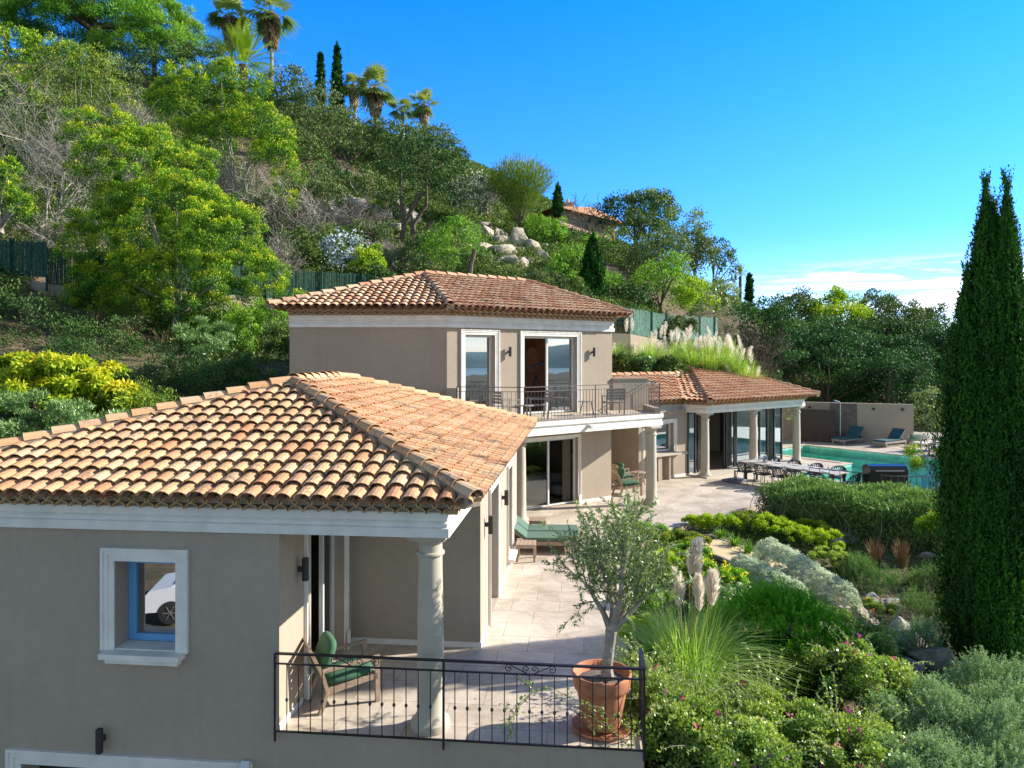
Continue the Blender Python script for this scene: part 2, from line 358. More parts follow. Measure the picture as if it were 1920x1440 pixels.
M['grass']=L('leaf_grass',[(.10,.19,.03),(.18,.31,.045),(.28,.42,.08),(.45,.50,.24)],None,.35)
M['bougain']=L('leaf_bougainvillea',[(.03,.07,.015),(.08,.15,.025),(.18,.27,.05),(.34,.40,.10)],None,.3,.4,.5)
M['plume']=L('pampas_plume',[(.66,.58,.50),(.80,.73,.65),(.88,.83,.76)],None,.5,.9,.1,1.1,(1.0,.98,.92))
M['dead']=L('dead_fronds',[(.16,.11,.07),(.30,.22,.14),(.42,.33,.22)],None,.15,.9,.1)
M['palm']=L('leaf_palm',[(.04,.075,.02),(.09,.15,.035),(.17,.23,.06),(.28,.30,.13)],None,.3)
M['palmgreen']=L('leaf_date_palm',[(.04,.09,.012),(.09,.17,.02),(.18,.27,.03),(.30,.36,.05)],None,.25)
M['pinkfl']=L('flower_pink',[(.45,.03,.25),(.62,.08,.42)],None,.3)
M['purplefl']=L('flower_purple',[(.35,.08,.42),(.5,.2,.6)],None,.3)
M['yellowfl']=L('flower_yellow',[(.75,.5,.02),(.85,.65,.05)],None,.3)
M['whitefl']=L('flower_white',[(.6,.58,.5),(.75,.73,.66)],None,.3)
M['redfl']=L('flower_red',[(.5,.09,.05),(.6,.18,.1)],None,.3)
M['bluefl']=L('flower_blue',[(.32,.38,.68),(.5,.55,.8)],None,.3)
M['drygrass']=L('dry_grass',[(.20,.14,.07),(.34,.25,.13),(.45,.36,.21)],None,.2)
M['scrub']=L('leaf_scrub',[(.025,.06,.014),(.055,.11,.022),(.12,.17,.04),(.20,.23,.08)],None,.15)
# ------------------------------------------------------------------ terrain
CP=[]
def c3(x,y,z): CP.append((x,y,z))
def cp(px,py,D): q=P(px,py,D); CP.append((q[0],q[1],q[2]))
for q in [(2.2,9,-.55),(2.2,12,-.4),(3.2,16,-.18),(5,19,-.1),(7.2,21,-.08),(6,17,-.2),(8,18.5,-.3),(11,17.3,-.6),(6.9,14.7,-.6),(8.35,12.8,-.95),(7.6,14,-.85),
  (5,12,-.75),(4,9.5,-.95),(8,9,-1.7),(5,7,-1.7),(2,6,-1.7),(12,12,-1.9),(15,18,-1.4),(10,5,-3.2),(4,3,-3.2),(0,0,-3.3),(-5,7,-3),(-12,-6,-3.1),(-14,4,-3),(-6,-4,-3.1),(-25,0,-1),
  (20,-10,-9),(0,-30,-11),(-40,-30,-8),(40,-40,-28),(60,0,-24),(45,18,-15),(100,10,-38),(120,-60,-50),(0,-90,-40),(-100,-90,-30),
  (26,34,-1.0),(30,24,-6),(40,40,-6),(60,60,-8),(90,90,-18),(110,50,-34),(16,45,-.3),(24,45,-.3),(20,50,0),
  (-3,13,-.5),(2,26,-.5),(-5,20,0),(7,31,-.3),(10,36,0),(14,41,-.2),(-9,13,1.0),(-9,20,1.3),(-12,9,-1),(-16,10,0),(3,28,-.3)]: c3(*q)
for q in [(130,850,17.5),(40,740,19),(100,700,23),(300,700,24),(470,720,24),(50,560,28),(150,560,30),(450,610,33),(50,520,30.5),(530,700,28),(600,575,34),(640,560,38),
  (100,430,37),(300,400,44),(60,250,52),(180,150,68),(330,220,70),(450,190,74),(620,262,78),(700,268,80),(800,300,78),(860,375,70),(500,300,60),(700,400,54),(900,420,62),(1000,445,64),
  (1090,440,76),(1220,500,70),(1330,560,66),(1400,600,70),(950,500,50),(700,470,48),(560,480,46),(850,560,42),(1050,560,44),(1160,628,36),(1320,640,40),(1160,690,33),(1400,700,36),(1250,600,46),
  (1450,640,52),(1500,655,75),(1650,660,78),(1780,665,78),(1560,740,60),(1700,740,62),(1480,780,48)]: cp(*q)
def far(px,z,D): q=P(px,0,D,z); CP.append((q[0],D,z))
far(180,40,100);far(500,42,110);far(800,36,110);far(1100,24,110);far(1400,8,120);far(1700,-5,130);far(-400,30,60);far(-300,16,40);far(2400,-25,110)
CP=np.array(CP)
def tps(r2): return np.where(r2>1e-9,r2*np.log(r2+1e-12)*.5,0)
def _fit():
    X=CP[:,:2]/30; n=len(X); K=tps(((X[:,None]-X[None])**2).sum(-1))+np.eye(n)*.004
    A=np.zeros((n+3,n+3)); A[:n,:n]=K; A[:n,n]=1; A[:n,n+1:]=X; A[n,:n]=1; A[n+1:,:n]=X.T
    return np.linalg.solve(A,np.concatenate([CP[:,2],[0,0,0]]))
TW=_fit()
def gz(x,y):
    x=np.atleast_1d(np.asarray(x,float)); y=np.atleast_1d(np.asarray(y,float)); out=np.empty(len(x))
    for i in range(0,len(x),20000):
        q=np.stack([x[i:i+20000],y[i:i+20000]],1)/30; X=CP[:,:2]/30
        out[i:i+20000]=tps(((q[:,None]-X[None])**2).sum(-1))@TW[:-3]+TW[-3]+q@TW[-2:]
    return np.clip(out,-62,44)
def G(x,y): return float(gz(x,y)[0])
# ------------------------------------------------------------------ key plan of the villa
O=np.array([-.44,8.45]); al=math.radians(5.7); U=np.array([math.cos(al),-math.sin(al)]); V=np.array([math.sin(al),math.cos(al)])
def FB(u,v): return O+u*U+v*V
A=np.array([.814,.581]); NI=np.array([-.581,.814])     # upper storey facade: along, inwards
UC=np.array([-1.886,20.88]); UR=UC+A*6.53
A2=np.array([.793,.609]); A2/=np.linalg.norm(A2); N2=np.array([A2[1],-A2[0]])       # pool wing: along, outwards
WC=np.array([7.5,28.0])
def an(a,n): return A2*a+N2*n
def insidepoly(x,y,poly):
    r=np.zeros(len(x),bool); n=len(poly)
    for i in range(n):
        x1,y1=poly[i];x2,y2=poly[(i+1)%n]
        c=((y1>y)!=(y2>y)); r^=c&(x<(x2-x1)*(y-y1)/(y2-y1+1e-12)+x1)
    return r
pool=[an(35.4,-20.7),an(30.9,-20.7),an(30.9,-15.9),an(26.1,-15.9),an(26.1,-7.5),an(35.4,-7.5)]
terr=[FB(-2.52,.335),FB(1.975,.335),FB(1.975,3.2),(1.95,13.2),(2.5,16),(3.3,18.2),(4.1,19.4),(4.85,20.1),(6.0,20.9),(7.2,22.2),(8.6,23.6),(11.2,22.0),tuple(an(24.6,-6.5)),tuple(an(37,-6.5)),(28,29.5),(27.5,43.5),(20,47.6),(14,44),tuple(an(31.5,-26)),(3,34),(-4,24),(-3,12)]
foot=[tuple(FB(-9,.4)),*terr[0:1],*terr[1:],]
# ground sheet: fine near, coarse far
def make_ground():
    def axis(lo,hi,a,b,step,n):
        mid=np.arange(a,b+step/2,step); 
        l=a-(a-lo)*np.linspace(0,1,n)[1:][::-1]**1.8; r=b+(hi-b)*np.linspace(0,1,n)[1:]**1.8
        return np.concatenate([l,mid,r])
    xs=axis(-260,420,-42,48,.75,34); ys=axis(-300,330,-6,86,.75,34)
    X,Y=np.meshgrid(xs,ys,indexing='ij'); x=X.ravel();y=Y.ravel(); z=gz(x,y)
    rng=np.random.default_rng(3)
    z+=np.sin(x*.9+1)*np.cos(y*.8)*.12*(y>10)
    r=np.hypot(x,y-20); z=np.where(r>130,z-(r-130)*.22,z); z=np.maximum(z,-69)
    hole=[np.array(q) for q in terr]; c=sum(hole)/len(hole)
    ins=insidepoly(x,y,[(q+(c-q)/np.linalg.norm(c-q)*.5) for q in hole]); z[ins]=np.minimum(z[ins],-2.3)
    fb=[FB(-9.5,.9),FB(-2.4,.9),FB(-2.4,9),FB(-9.5,9)]; ins=insidepoly(x,y,fb); z[ins]=-3.2
    m=MB(); nx,ny=len(xs),len(ys); i,j=np.meshgrid(np.arange(nx-1),np.arange(ny-1),indexing='ij'); i=i.ravel();j=j.ravel()
    m.add(np.stack([x,y,z],1),np.stack([i*ny+j,(i+1)*ny+j,(i+1)*ny+j+1,i*ny+j+1],1))
    tag(build(m,'ground',M['ground'],smooth=True),kind='structure')
make_ground()
m=MB(); m.add([(-9000,-9000,-66),(9000,-9000,-66),(9000,9000,-66),(-9000,9000,-66)],[(0,1,2,3)])
seam=flat('sea_water',(.12,.27,.33),.35,var=.02,scale=.0002); tag(build(m,'sea',seam),kind='structure')
def far_hills():
    m=MB(); rng=np.random.default_rng(5); n=260; a=np.linspace(-1.9,.5,n)     # bearing from +X, over the bay
    h=70+55*np.sin(a*3.1+1)+25*np.sin(a*9+2)+10*np.sin(a*23)+5*rng.random(n); h=np.maximum(h,30)
    R0,R1,R2=4300,4700,6500; c,s=np.cos(a),np.sin(a); V=[]
    for R,z in ((R0,np.full(n,-67.)),(R0+150,h*.35-40),(R1,h),(R2,h*.6-30),(R2+600,np.full(n,-67.))): V.append(np.stack([R*c,R*s,z],1))
    i,j=np.meshgrid(np.arange(4),np.arange(n-1),indexing='ij'); i=i.ravel();j=j.ravel()
    m.add(np.concatenate(V),np.stack([i*n+j,i*n+j+1,(i+1)*n+j+1,(i+1)*n+j],1))
    tag(build(m,'hills',flat('far_hill_haze',(.09,.24,.25),1,var=.2,scale=.01),smooth=True),kind='structure')  # teal haze over the bay painted into the hill colour
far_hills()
def coast():
    m=MB(); rng=np.random.default_rng(6); na,nr=150,44; a=np.linspace(-1.25,.42,na); R=300*(2400/300)**np.linspace(0,1,nr); A_,R_=np.meshgrid(a,R,indexing='ij'); x=R_*np.cos(A_); y=R_*np.sin(A_)
    z=-58+9*np.sin(x/90+1)*np.cos(y/70)+6*np.sin(x/37+y/51)+3*np.sin(x/13+2)*np.sin(y/11)+2*rng.random(x.shape)+10*np.exp(-((R_-1500)/500)**2)
    edge=np.clip((R_-2150-90*np.sin(A_*14))/120,0,1); z=z*(1-edge)-70*edge; z=np.where(R_<330,-64,z)
    i,j=np.meshgrid(np.arange(na-1),np.arange(nr-1),indexing='ij'); i=i.ravel();j=j.ravel()
    m.add(np.stack([x.ravel(),y.ravel(),z.ravel()],1),np.stack([i*nr+j,i*nr+j+1,(i+1)*nr+j+1,(i+1)*nr+j],1))
    tag(build(m,'hills',flat('coastal_woods',(.03,.055,.03),1,var=.6,scale=.05),smooth=True,fixn=True),kind='structure')
coast()
# ------------------------------------------------------------------ roofs
def arc_tile(n=6,thick=.012):
    """unit half-round cover tile template along +s; returns function of sizes"""
    t=np.linspace(0,PI,n+1); return np.cos(t),np.sin(t)
CT,ST=arc_tile()
def tile_face(mb,E0,E1,P0,P1,sp,expo,rng,over=.07,poly=None):
    E0,E1,P0,P1=[np.asarray(q,float) for q in (E0,E1,P0,P1)]
    a=E1-E0; W=np.linalg.norm(a); a/=W
    nn=np.cross(a,P1-E0); nn/=np.linalg.norm(nn)
    if nn[2]<0: nn=-nn
    s=np.cross(nn,a)
    if s[2]<0: s=-s
    def loc(q): return np.array([(q-E0)@a,(q-E0)@s])
    pl=[np.array([0,0.]),np.array([W,0.]),loc(P1),loc(P0)]
    if np.linalg.norm(P0-P1)<1e-3: pl=pl[:3]
    # s-range for an a value
    def srange(x):
        ys=[]
        n=len(pl)
        for i in range(n):
            p,q=pl[i],pl[(i+1)%n]
            if abs(p[0]-q[0])<1e-9: continue
            t=(x-p[0])/(q[0]-p[0])
            if -1e-9<=t<=1+1e-9: ys.append(p[1]+t*(q[1]-p[1]))
        return (min(ys),max(ys)) if len(ys)>=2 else None
    amin=min(q[0] for q in pl);amax=max(q[0] for q in pl)
    mb.poly([E0+a*q[0]+s*q[1]-nn*.035 for q in pl])
    k=int((amax-amin)/sp); sp=(amax-amin)/k; nt=len(CT); r0=sp*.495
    grid=np.linspace(amin,amax,400); 
    SR=[srange(g) or (1,0) for g in grid]; lo=np.array([q[0] for q in SR]); hi=np.array([q[1] for q in SR])
    for i in range(k):
        ac=amin+(i+.5)*sp
        lc=np.interp(ac,grid,lo); hc=np.interp(ac,grid,hi)
        if hc-lc<.03: continue
        js=lc if lc>.01 else 0; eave=js<.01
        rows=int(math.ceil((hc-js)/expo))
        jo=rng.random()*.02; 
        for j in range(rows):
            sa=js+j*expo-(over if eave else 0)+(jo if j else 0)+rng.normal()*.012*(j>0); sb=sa+expo*1.22+ (0 if j else 0)
            lift=.006+rng.random()*.012; tw=rng.normal()*.008; w0=r0*(.98+rng.random()*.06); w1=w0*.88
            for (sc,(sA,sB,hA,hB,wA,wB,th)) in enumerate([(sa,sb,.030+lift,.0,w0,w1,.013)]):
                xA=ac+tw+CT*wA; xB=ac+CT*wB; zA=hA+ST*wA*.72; zB=hB+ST*wB*.72
                xI=ac+tw+CT*(wA-th); zI=hA+ST*(wA-th)*.72; sI2=sA+.12
                aa=np.concatenate([xA,xB,xI,xI]); zz=np.concatenate([zA,zB,zI,zI]); ss=np.concatenate([np.full(nt,sA),np.full(nt,sB),np.full(nt,sA),np.full(nt,sI2)])
                mx=np.interp(aa,grid,hi); mn=np.interp(aa,grid,lo)
                out=ss>mx; ss=np.where(out,mx,ss)
                if not eave: ss=np.maximum(ss,mn)
                if sA>=np.interp(ac,grid,hi)-.01: continue
                Vv=E0+aa[:,None]*a+ss[:,None]*s+zz[:,None]*nn
                f=[]
                for q in range(nt-1):
                    f.append((q,q+1,nt+q+1,nt+q)); f.append((2*nt+q,2*nt+q+1,q+1,q)); f.append((2*nt+q,3*nt+q,3*nt+q+1,2*nt+q+1))
                mb.add(Vv,f)
    # channel tiles between the covers
    for i in range(k+1):
        ac=amin+i*sp; ac=min(max(ac,amin+.01),amax-.01); lc=np.interp(ac,grid,lo); hc=np.interp(ac,grid,hi)
        if hc-lc<.05: continue
        js=lc if lc>.01 else 0; rows=int(math.ceil((hc-js)/expo))
        for j in range(rows):
            sA=js+j*expo-(over*.7 if js<.01 and j==0 else 0); sB=js+(j+1)*expo
            w=sp*.42; xx=np.array([-1,-.5,.5,1])*w+ac; z0=np.array([.045,.004,.004,.045]); 
            aa=np.concatenate([xx,xx]); ss=np.concatenate([np.full(4,sA),np.full(4,sB)]); zz=np.concatenate([z0+.012,z0])
            ss=np.minimum(ss,np.interp(aa,grid,hi)); aa=np.clip(aa,amin,amax)
            mb.add(E0+aa[:,None]*a+ss[:,None]*s+(zz-.02)[:,None]*nn,[(0,1,5,4),(1,2,6,5),(2,3,7,6)])
def ridge_caps(mb,mm,p,q,r=.105,ln=.36,up=(0,0,1)):
    """cap tiles from low point p to high point q, plus mortar strip into mm"""
    p=np.asarray(p,float);q=np.asarray(q,float);d=q-p;Ld=np.linalg.norm(d);d/=Ld
    x=np.cross(d,up);x/=np.linalg.norm(x);y=np.cross(x,d);k=max(1,int(Ld/ln));st=Ld/k
    rng=np.random.default_rng(int(Ld*1000)%997)
    mm.obox(p-x*r*.9-y*.11-d*.0,d*Ld,x*r*1.8,y*.13)
    for i in range(k):
        a=p+d*(i*st-.03);b=p+d*((i+1)*st+.05);ra=r*(1+rng.random()*.05);rb=r*.84;ha=.035+rng.random()*.01;hb=.008;jt=x*rng.normal()*.006
        nt=len(CT);Vv=[a+jt+x*(c*ra)+y*(ha+s_*ra*.85) for c,s_ in zip(CT,ST)]+[b+x*(c*rb)+y*(hb+s_*rb*.85) for c,s_ in zip(CT,ST)]
        Vv+=[a+jt+x*(c*(ra-.014))+y*(ha+s_*(ra-.014)*.85) for c,s_ in zip(CT,ST)]
        f=[]
        for t in range(nt-1): f+=[(t,t+1,nt+t+1,nt+t),(2*nt+t,2*nt+t+1,t+1,t)]
        mb.add(Vv,f)
def genoise(mt,mf,pts,z0,rows=2,sp=.2,proj=.13,h=.078):
    """rows of half-round clay tiles corbelled under the eave along a polyline"""
    pts=[np.asarray(p,float) for p in pts]
    for r in range(rows):
        zb=z0+r*(h+.016); o1=.06+(r+1)*proj
        mf.sweep(pts,[(-.05,zb+h+.001),(o1-.01,zb+h+.001),(o1-.01,zb+h+.015),(-.05,zb+h+.015)])
        mf.sweep(pts,[(-.05,zb+.001),(.06+r*proj+.02,zb+.001),(.06+r*proj+.02,zb+h),(-.05,zb+h)])
        for i in range(len(pts)-1):
            d=pts[i+1]-pts[i];Ld=np.linalg.norm(d);d/=Ld;n=np.array([d[1],-d[0]])
            e0=o1 if i>0 else 0; e1=o1 if i<len(pts)-2 else 0
            # extend to the mitre for convex corners
            k=int((Ld+e0+e1)/sp);st=(Ld+e0+e1)/k
            for j in range(k):
                c=pts[i]+d*(-e0+(j+.5)*st+ (st*.0)); nt=len(CT);ro=st*.5;ri=ro-.014
                def rg(rad,o): return [(c[0]+d[0]*cc*rad+n[0]*o,c[1]+d[1]*cc*rad+n[1]*o,zb+ss*rad*(h/ro)) for cc,ss in zip(CT,ST)]
                Vv=rg(ro,o1)+rg(ro,o1-proj-.03)+rg(ri,o1)+rg(ri,o1-proj-.03)
                f=[]
                for t in range(nt-1): f+=[(t,nt+t,nt+t+1,t+1),(2*nt+t,t,t+1,2*nt+t+1),(2*nt+t,2*nt+t+1,3*nt+t+1,3*nt+t)]
                mt.add(Vv,f)
rng=np.random.default_rng(11)
villa=thing('villa','beige rendered hillside villa with clay tiled hip roofs, white trim and columned terraces','house',(0,12,0))
def part(mb,name,mat,label=None,parent=villa,**k):
    o=build(mb,name,mat,parent,**k)
    if label: o['label']=label
    return o
def z3(p,z): return np.array([p[0],p[1],z])
# --- front pavilion roof
ZE=2.97
ul=-8.3
C1=z3(FB(0,0),ZE);CL=z3(FB(ul,0),ZE);C2=z3(FB(0,9.88),ZE);CB=z3(FB(ul,9.88),ZE)
P1=np.array([-3.717,12.24,4.22]);P2=np.array([-3.475,14.66,4.22])
m=MB()
tile_face(m,CL,C1,P1,P1,.216,.285,rng)
tile_face(m,C1,C2,P1,P2,.216,.285,rng)
tile_face(m,C2,CB,P2,P2,.3,.33,rng)
tile_face(m,CB,CL,P2,P1,.3,.33,rng)
roofA=part(m,'roof',M['tileA'],'pale ochre clay tile roof of the near pavilion',smooth=False)
mc=MB();mm=MB()
e=np.array([0,0,.05])
for a,b in ((C1,P1),(CL,P1),(C2,P2),(CB,P2),(P1,P2)): ridge_caps(mc,mm,a+e,b+e,.115,.34)
part(mc,'ridge_tile_row',M['tileA'],parent=roofA); part(mm,'mortar_bed',M['mortar'],parent=roofA)
mt=MB();mf=MB()
genoise(mt,mf,[FB(ul+.4,.32),FB(-.4,.32),FB(-.4,9.5)],2.79,2,.19,.115)
part(mt,'eave_tile_row',M['genoise'],parent=roofA); part(mf,'eave_bed',M['mortar'],parent=roofA)
# --- upper storey roof
ZU=6.09
LA=np.array([-6.9,20.43,ZU]);LB=np.array([-1.742,20.43,ZU]);LC=z3(UR+A*.45-NI*.45,ZU)
PA=np.array([-2.93,24.3,7.42]);PB=np.array([.49,26.74,7.42])
LD=LC+z3(NI*7.5,0);LE=np.array([-6.9,29.5,ZU])
m=MB()
tile_face(m,LA,LB,PA,PA,.235,.33,rng)
tile_face(m,LB,LC,PA,PB,.235,.33,rng)
tile_face(m,LC,LD,PB,PB,.3,.4,rng)
tile_face(m,LE,LA,PA,PA,.3,.4,rng)
m.poly([LD,LE,PA,PB])
roofB=part(m,'roof',M['tileB'],'reddish clay tile roof over the upper storey')
mc=MB();mm=MB()
for a,b in ((LA,PA),(LB,PA),(LC,PB),(PA,PB)): ridge_caps(mc,mm,a+e,b+e,.125,.42)
part(mc,'ridge_tile_row',M['tileB'],parent=roofB); part(mm,'mortar_bed',M['mortar'],parent=roofB)
mt=MB();mf=MB()
genoise(mt,mf,[(-6.45,20.88),UC,UR],5.88,2,.215,.13)
part(mt,'eave_tile_row',M['genoise'],parent=roofB); part(mf,'eave_bed',M['mortar'],parent=roofB)
# --- pool wing roof
E1=z3(WC+N2*.7-A2*.6,2.97);E2=z3(WC+A2*6.45+N2*.7+A2*.6,2.97)
R1=np.array([8.27,33.35,4.15]);R2=np.array([9.86,34.57,4.15])
E3=np.array([6.62,28.12,2.97]);Vv=np.array([7.05,31.2,3.86])
E0=z3(E3[:2]-A*6.5,2.97);V0=z3(Vv[:2]-A*6.5,3.86)
E4=E2+z3(-N2*9,0)
m=MB()
tile_face(m,E1,E2,R1,R2,.25,.34,rng)
tile_face(m,E3,E1,Vv,R1,.25,.34,rng)
tile_face(m,E0,E3,V0,Vv,.25,.34,rng)
tile_face(m,E2,E4,R2,R2,.3,.4,rng)
m.poly([V0,Vv,R1,R2,E4,z3(E4[:2]-A2*12,2.97)])
roofC=part(m,'roof',M['tileC'],'low red clay tile roof of the pool wing')
mc=MB();mm=MB()
for a,b in ((E1,R1),(E2,R2),(R1,R2),(V0,Vv),(Vv,R1)): ridge_caps(mc,mm,a+e,b+e,.12,.42)
part(mc,'ridge_tile_row',M['tileC'],parent=roofC); part(mm,'mortar_bed',M['mortar'],parent=roofC)
mt=MB();mf=MB()
WE=E3[:2]+np.array([.15,.52]); W0=WE-A*6.2
genoise(mt,mf,[W0,WE-A*.1,WC-A2*.18+N2*.2,WC+A2*6.65+N2*.2],2.80,2,.215,.12)
part(mt,'eave_tile_row',M['genoise'],parent=roofC); part(mf,'eave_bed',M['mortar'],parent=roofC)
# ------------------------------------------------------------------ walls
Ff=Fr(FB(-8.1,.32),-V); s0=8.1
Fl=Fr(FB(-2.52,.32),U); Fbk=Fr(FB(-2.52,3.12),-V); Fe=Fr(FB(-.38,3.12),U)
m=MB()
hole=(s0-4.71,s0-3.88,.93,2.07)
hole2=(s0-6.0,s0-3.06,-3.0,-.60)
Ff.wall(m,0,s0-2.52,-3.3,2.5,[hole,hole2],.36)
dl=(.90,2.45,.012,2.40)
Fl.wall(m,.36,2.8,-3.3,2.5,[dl],.23,ends=False)
Fbk.wall(m,0,2.14,-3.3,2.5,(),.22,ends=False)
d1=(4.2-3.12,5.5-3.12,.012,2.25); w1=(7.2-3.12,8.15-3.12,.30,2.2)
Fe.wall(m,0,6.3,-.5,2.5,[d1,w1],.25,ends=False)
# west, north and lower retaining walls
Fw=Fr(FB(-8.1,9.5),-U); Fw.wall(m,0,9.18,-3.3,2.5,(),.3,ends=False)
Fn=Fr(FB(-.38,9.42),V); Fn.wall(m,0,7.7,-1,2.5,(),.3,ends=False)
part(m,'wall',M['stucco'],'grey beige wall of the near pavilion')
# basement wall below the terrace
m=MB(); Fs=Fr(FB(-2.52,.32),-V); Fs.wall(m,.001,4.51,-3.6,-.004,(),.3,ends=False); part(m,'retaining_wall',M['stucco'],'wall under the terrace railing')
# cornice beam and porch ceiling
def cornice(m,pts,z0,h=.32,inn=-.3,closed=False):
    m.sweep(pts,[(inn,z0),(.065,z0),(.065,z0+.11),(.04,z0+.125),(.04,z0+.165),(.02,z0+.18),(.045,z0+.2),(.045,z0+h),(inn,z0+h)],closed)
m=MB(); cornice(m,[FB(-8.1,.32),FB(-.42,.32),FB(-.42,9.5)],2.48); part(m,'cornice',M['white'])
m=MB(); m.prism([FB(-2.52,.36),FB(-.5,.36),FB(-.5,3.1),FB(-2.52,3.1)],2.50,2.52); part(m,'porch_ceiling',M['white'])
m=MB()
m.sweep([FB(-2.52,.32),FB(-2.52,1.05)],[(0,.0),(.012,.0),(.012,.075),(0,.08)])
part(m,'skirting',M['white']); m=MB()
m.sweep([FB(-2.52,3.12),FB(-.38,3.12),FB(-.38,7.1-.0)][:2]+[FB(-.38,3.95)],[(0,0),(.014,0),(.014,.08),(0,.085)])
part(m,'skirting',M['white']); m=MB()
m.sweep([FB(-.38,5.8),FB(-.38,9.4)],[(0,0),(.014,0),(.014,.08),(0,.085)])
part(m,'skirting',M['white'])
def column(p,z0=0,z1=2.48,r=.168,name='column',mat='stone'):
    m=MB(); h=z1-z0
    m.lathe([(r*1.45,0),(r*1.5,.05),(r*1.46,.10),(r*1.2,.14),(r*1.12,.17),(r*1.0,.21),(r*1.0,.6),(r*.985,h*.5),(r*.90,h-.34),(r*.90,h-.30),(r*1.06,h-.285),(r*1.08,h-.265),(r*1.04,h-.25),(r*.9,h-.245),(r*.9,h-.15),(r*1.0,h-.13),(r*1.2,h-.085),(r*1.22,h-.08)],p[0],p[1],z0,28)
    o=part(m,name,M[mat],smooth=False)
    me=o.data; me.polygons.foreach_set('use_smooth',np.array([len(q.vertices)==4 for q in me.polygons]))
    md=o.modifiers.new('e','EDGE_SPLIT'); md.split_angle=.6
    return m
def abacus(m,p,d,n,z1,w=.24):
    d=np.asarray(d);n=np.asarray(n);p=np.asarray(p)
    for w_,a,b in ((w*.9,.08,.055),(w,.055,.0)):
        m.hexa([p-d*w_-n*w_,p+d*w_-n*w_,p+d*w_+n*w_,p-d*w_+n*w_],z1-a,z1-b-.001)
cA=FB(-.655,.60)
column(cA); m=MB(); abacus(m,cA,U,V,2.48); part(m,'capital',M['stone'])
# front window
def window(F,h,rec,framemat,glass,name='window',label=None,mull=(),fw=.06,sill=None,sur=.17,plinth=0,handle=False,panes=None,surmat='white'):
    b0,b1,z0,z1=h; m=MB(); f=MB()
    if sur: F.surround(f,b0,b1,z0,z1,sur,plinth=plinth)
    else: F.box(f,b0+.001,b0+.02,-rec,-rec+.02,z0+.01,z0+.03)
    if sill:
        F.box(f,b0-sill,b1+sill,0.,.16,z0-.07,z0-.002); F.box(f,b0-sill+.05,b1+sill-.05,0,.10,z0-.14,z0-.071)
        F.box(f,b0+.002,b1-.002,-rec+.05,-.001,z0+.001,z0+.015)
    w=part(f,name,M[surmat],label)
    fr=MB(); o0,o1=-rec-.02,-rec+.04
    F.box(fr,b0+.003,b1-.003,o0,o1,z1-fw,z1-.004); F.box(fr,b0+.003,b1-.003,o0,o1,z0+.016,z0+fw)
    F.box(fr,b0+.003,b0+fw,o0,o1,z0+fw,z1-fw); F.box(fr,b1-fw,b1-.003,o0,o1,z0+fw,z1-fw)
    xs=[b0+fw]
    for q in mull: F.box(fr,q-fw*.45,q+fw*.45,o0+.005,o1+.01,z0+fw,z1-fw); xs+= [q-fw*.45,q+fw*.45]
    xs.append(b1-fw)
    build(fr,'frame',M[framemat],w)
    for i in range(0,len(xs),2):
        if panes is not None and i//2 not in panes: continue
        g=MB(); g.quad(F.p(xs[i],-rec+.01,z0+fw),F.p(xs[i+1],-rec+.01,z0+fw),F.p(xs[i+1],-rec+.01,z1-fw),F.p(xs[i],-rec+.01,z1-fw)); build(g,'pane',M[glass],w)
    return w
window(Ff,hole,.32,'bluepvc','glass',label='small blue framed window with white stone surround',fw=.105,sill=.12)
h2=MB(); Ff.surround(h2,hole2[0],hole2[1],hole2[2],hole2[3],.19); go=part(h2,'garage_opening',M['white'],'white surround of the basement opening'); 
h3=MB(); Ff.box(h3,hole2[0]+.01,hole2[1]-.01,-.34,-.3,-3,-.61); build(h3,'door_leaf',M['dark'],go)
# sliding door in the porch
w=window(Fl,dl,.2,'alu','glassdoor','sliding_door','white framed porch door with a pale curtain',mull=(1.95,),fw=.055,sur=.1,plinth=.3,panes=(1,))
cu=MB(); pts=[];k=70
for i in range(k+1):
    a=dl[0]+.03+.80*i/k; pts.append((a,-.27+.022*math.sin(i*1.15)))
for i in range(k):
    cu.quad(Fl.p(pts[i][0],pts[i][1],.04),Fl.p(pts[i+1][0],pts[i+1][1],.04),Fl.p(pts[i+1][0],pts[i+1][1],2.36),Fl.p(pts[i][0],pts[i][1],2.36))
tag(build(cu,'curtain',M['creamcloth'],smooth=True),'pale curtain hanging behind the porch door','curtain')
# dark interiors
def room(F,a0,a1,o0,o1,z0,z1,mat,fmat='floorin',name='room'):
    m=MB()
    m.quad(F.p(a0,o0,z0),F.p(a1,o0,z0),F.p(a1,o0,z1),F.p(a0,o0,z1)); m.quad(F.p(a0,o0,z0),F.p(a0,o1,z0),F.p(a0,o1,z1),F.p(a0,o0,z1)); m.quad(F.p(a1,o0,z0),F.p(a1,o1,z0),F.p(a1,o1,z1),F.p(a1,o0,z1))
    m.quad(F.p(a0,o0,z1),F.p(a1,o0,z1),F.p(a1,o1,z1),F.p(a0,o1,z1)); part(m,'inner_wall',mat)
    f=MB(); f.quad(F.p(a0,o0,z0),F.p(a1,o0,z0),F.p(a1,o1,z0),F.p(a0,o1,z0)); part(f,'inner_floor',M[fmat])
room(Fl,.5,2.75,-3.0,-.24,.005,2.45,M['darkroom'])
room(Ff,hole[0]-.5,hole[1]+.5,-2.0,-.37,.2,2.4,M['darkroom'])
# east side door and window
window(Fe,d1,.2,'alu','glass','door','tall white framed side door',mull=(),fw=.05,sur=.12,plinth=.0)
window(Fe,w1,.2,'alu','glass',label='tall narrow side window with stone sill',sill=.1,sur=.12)
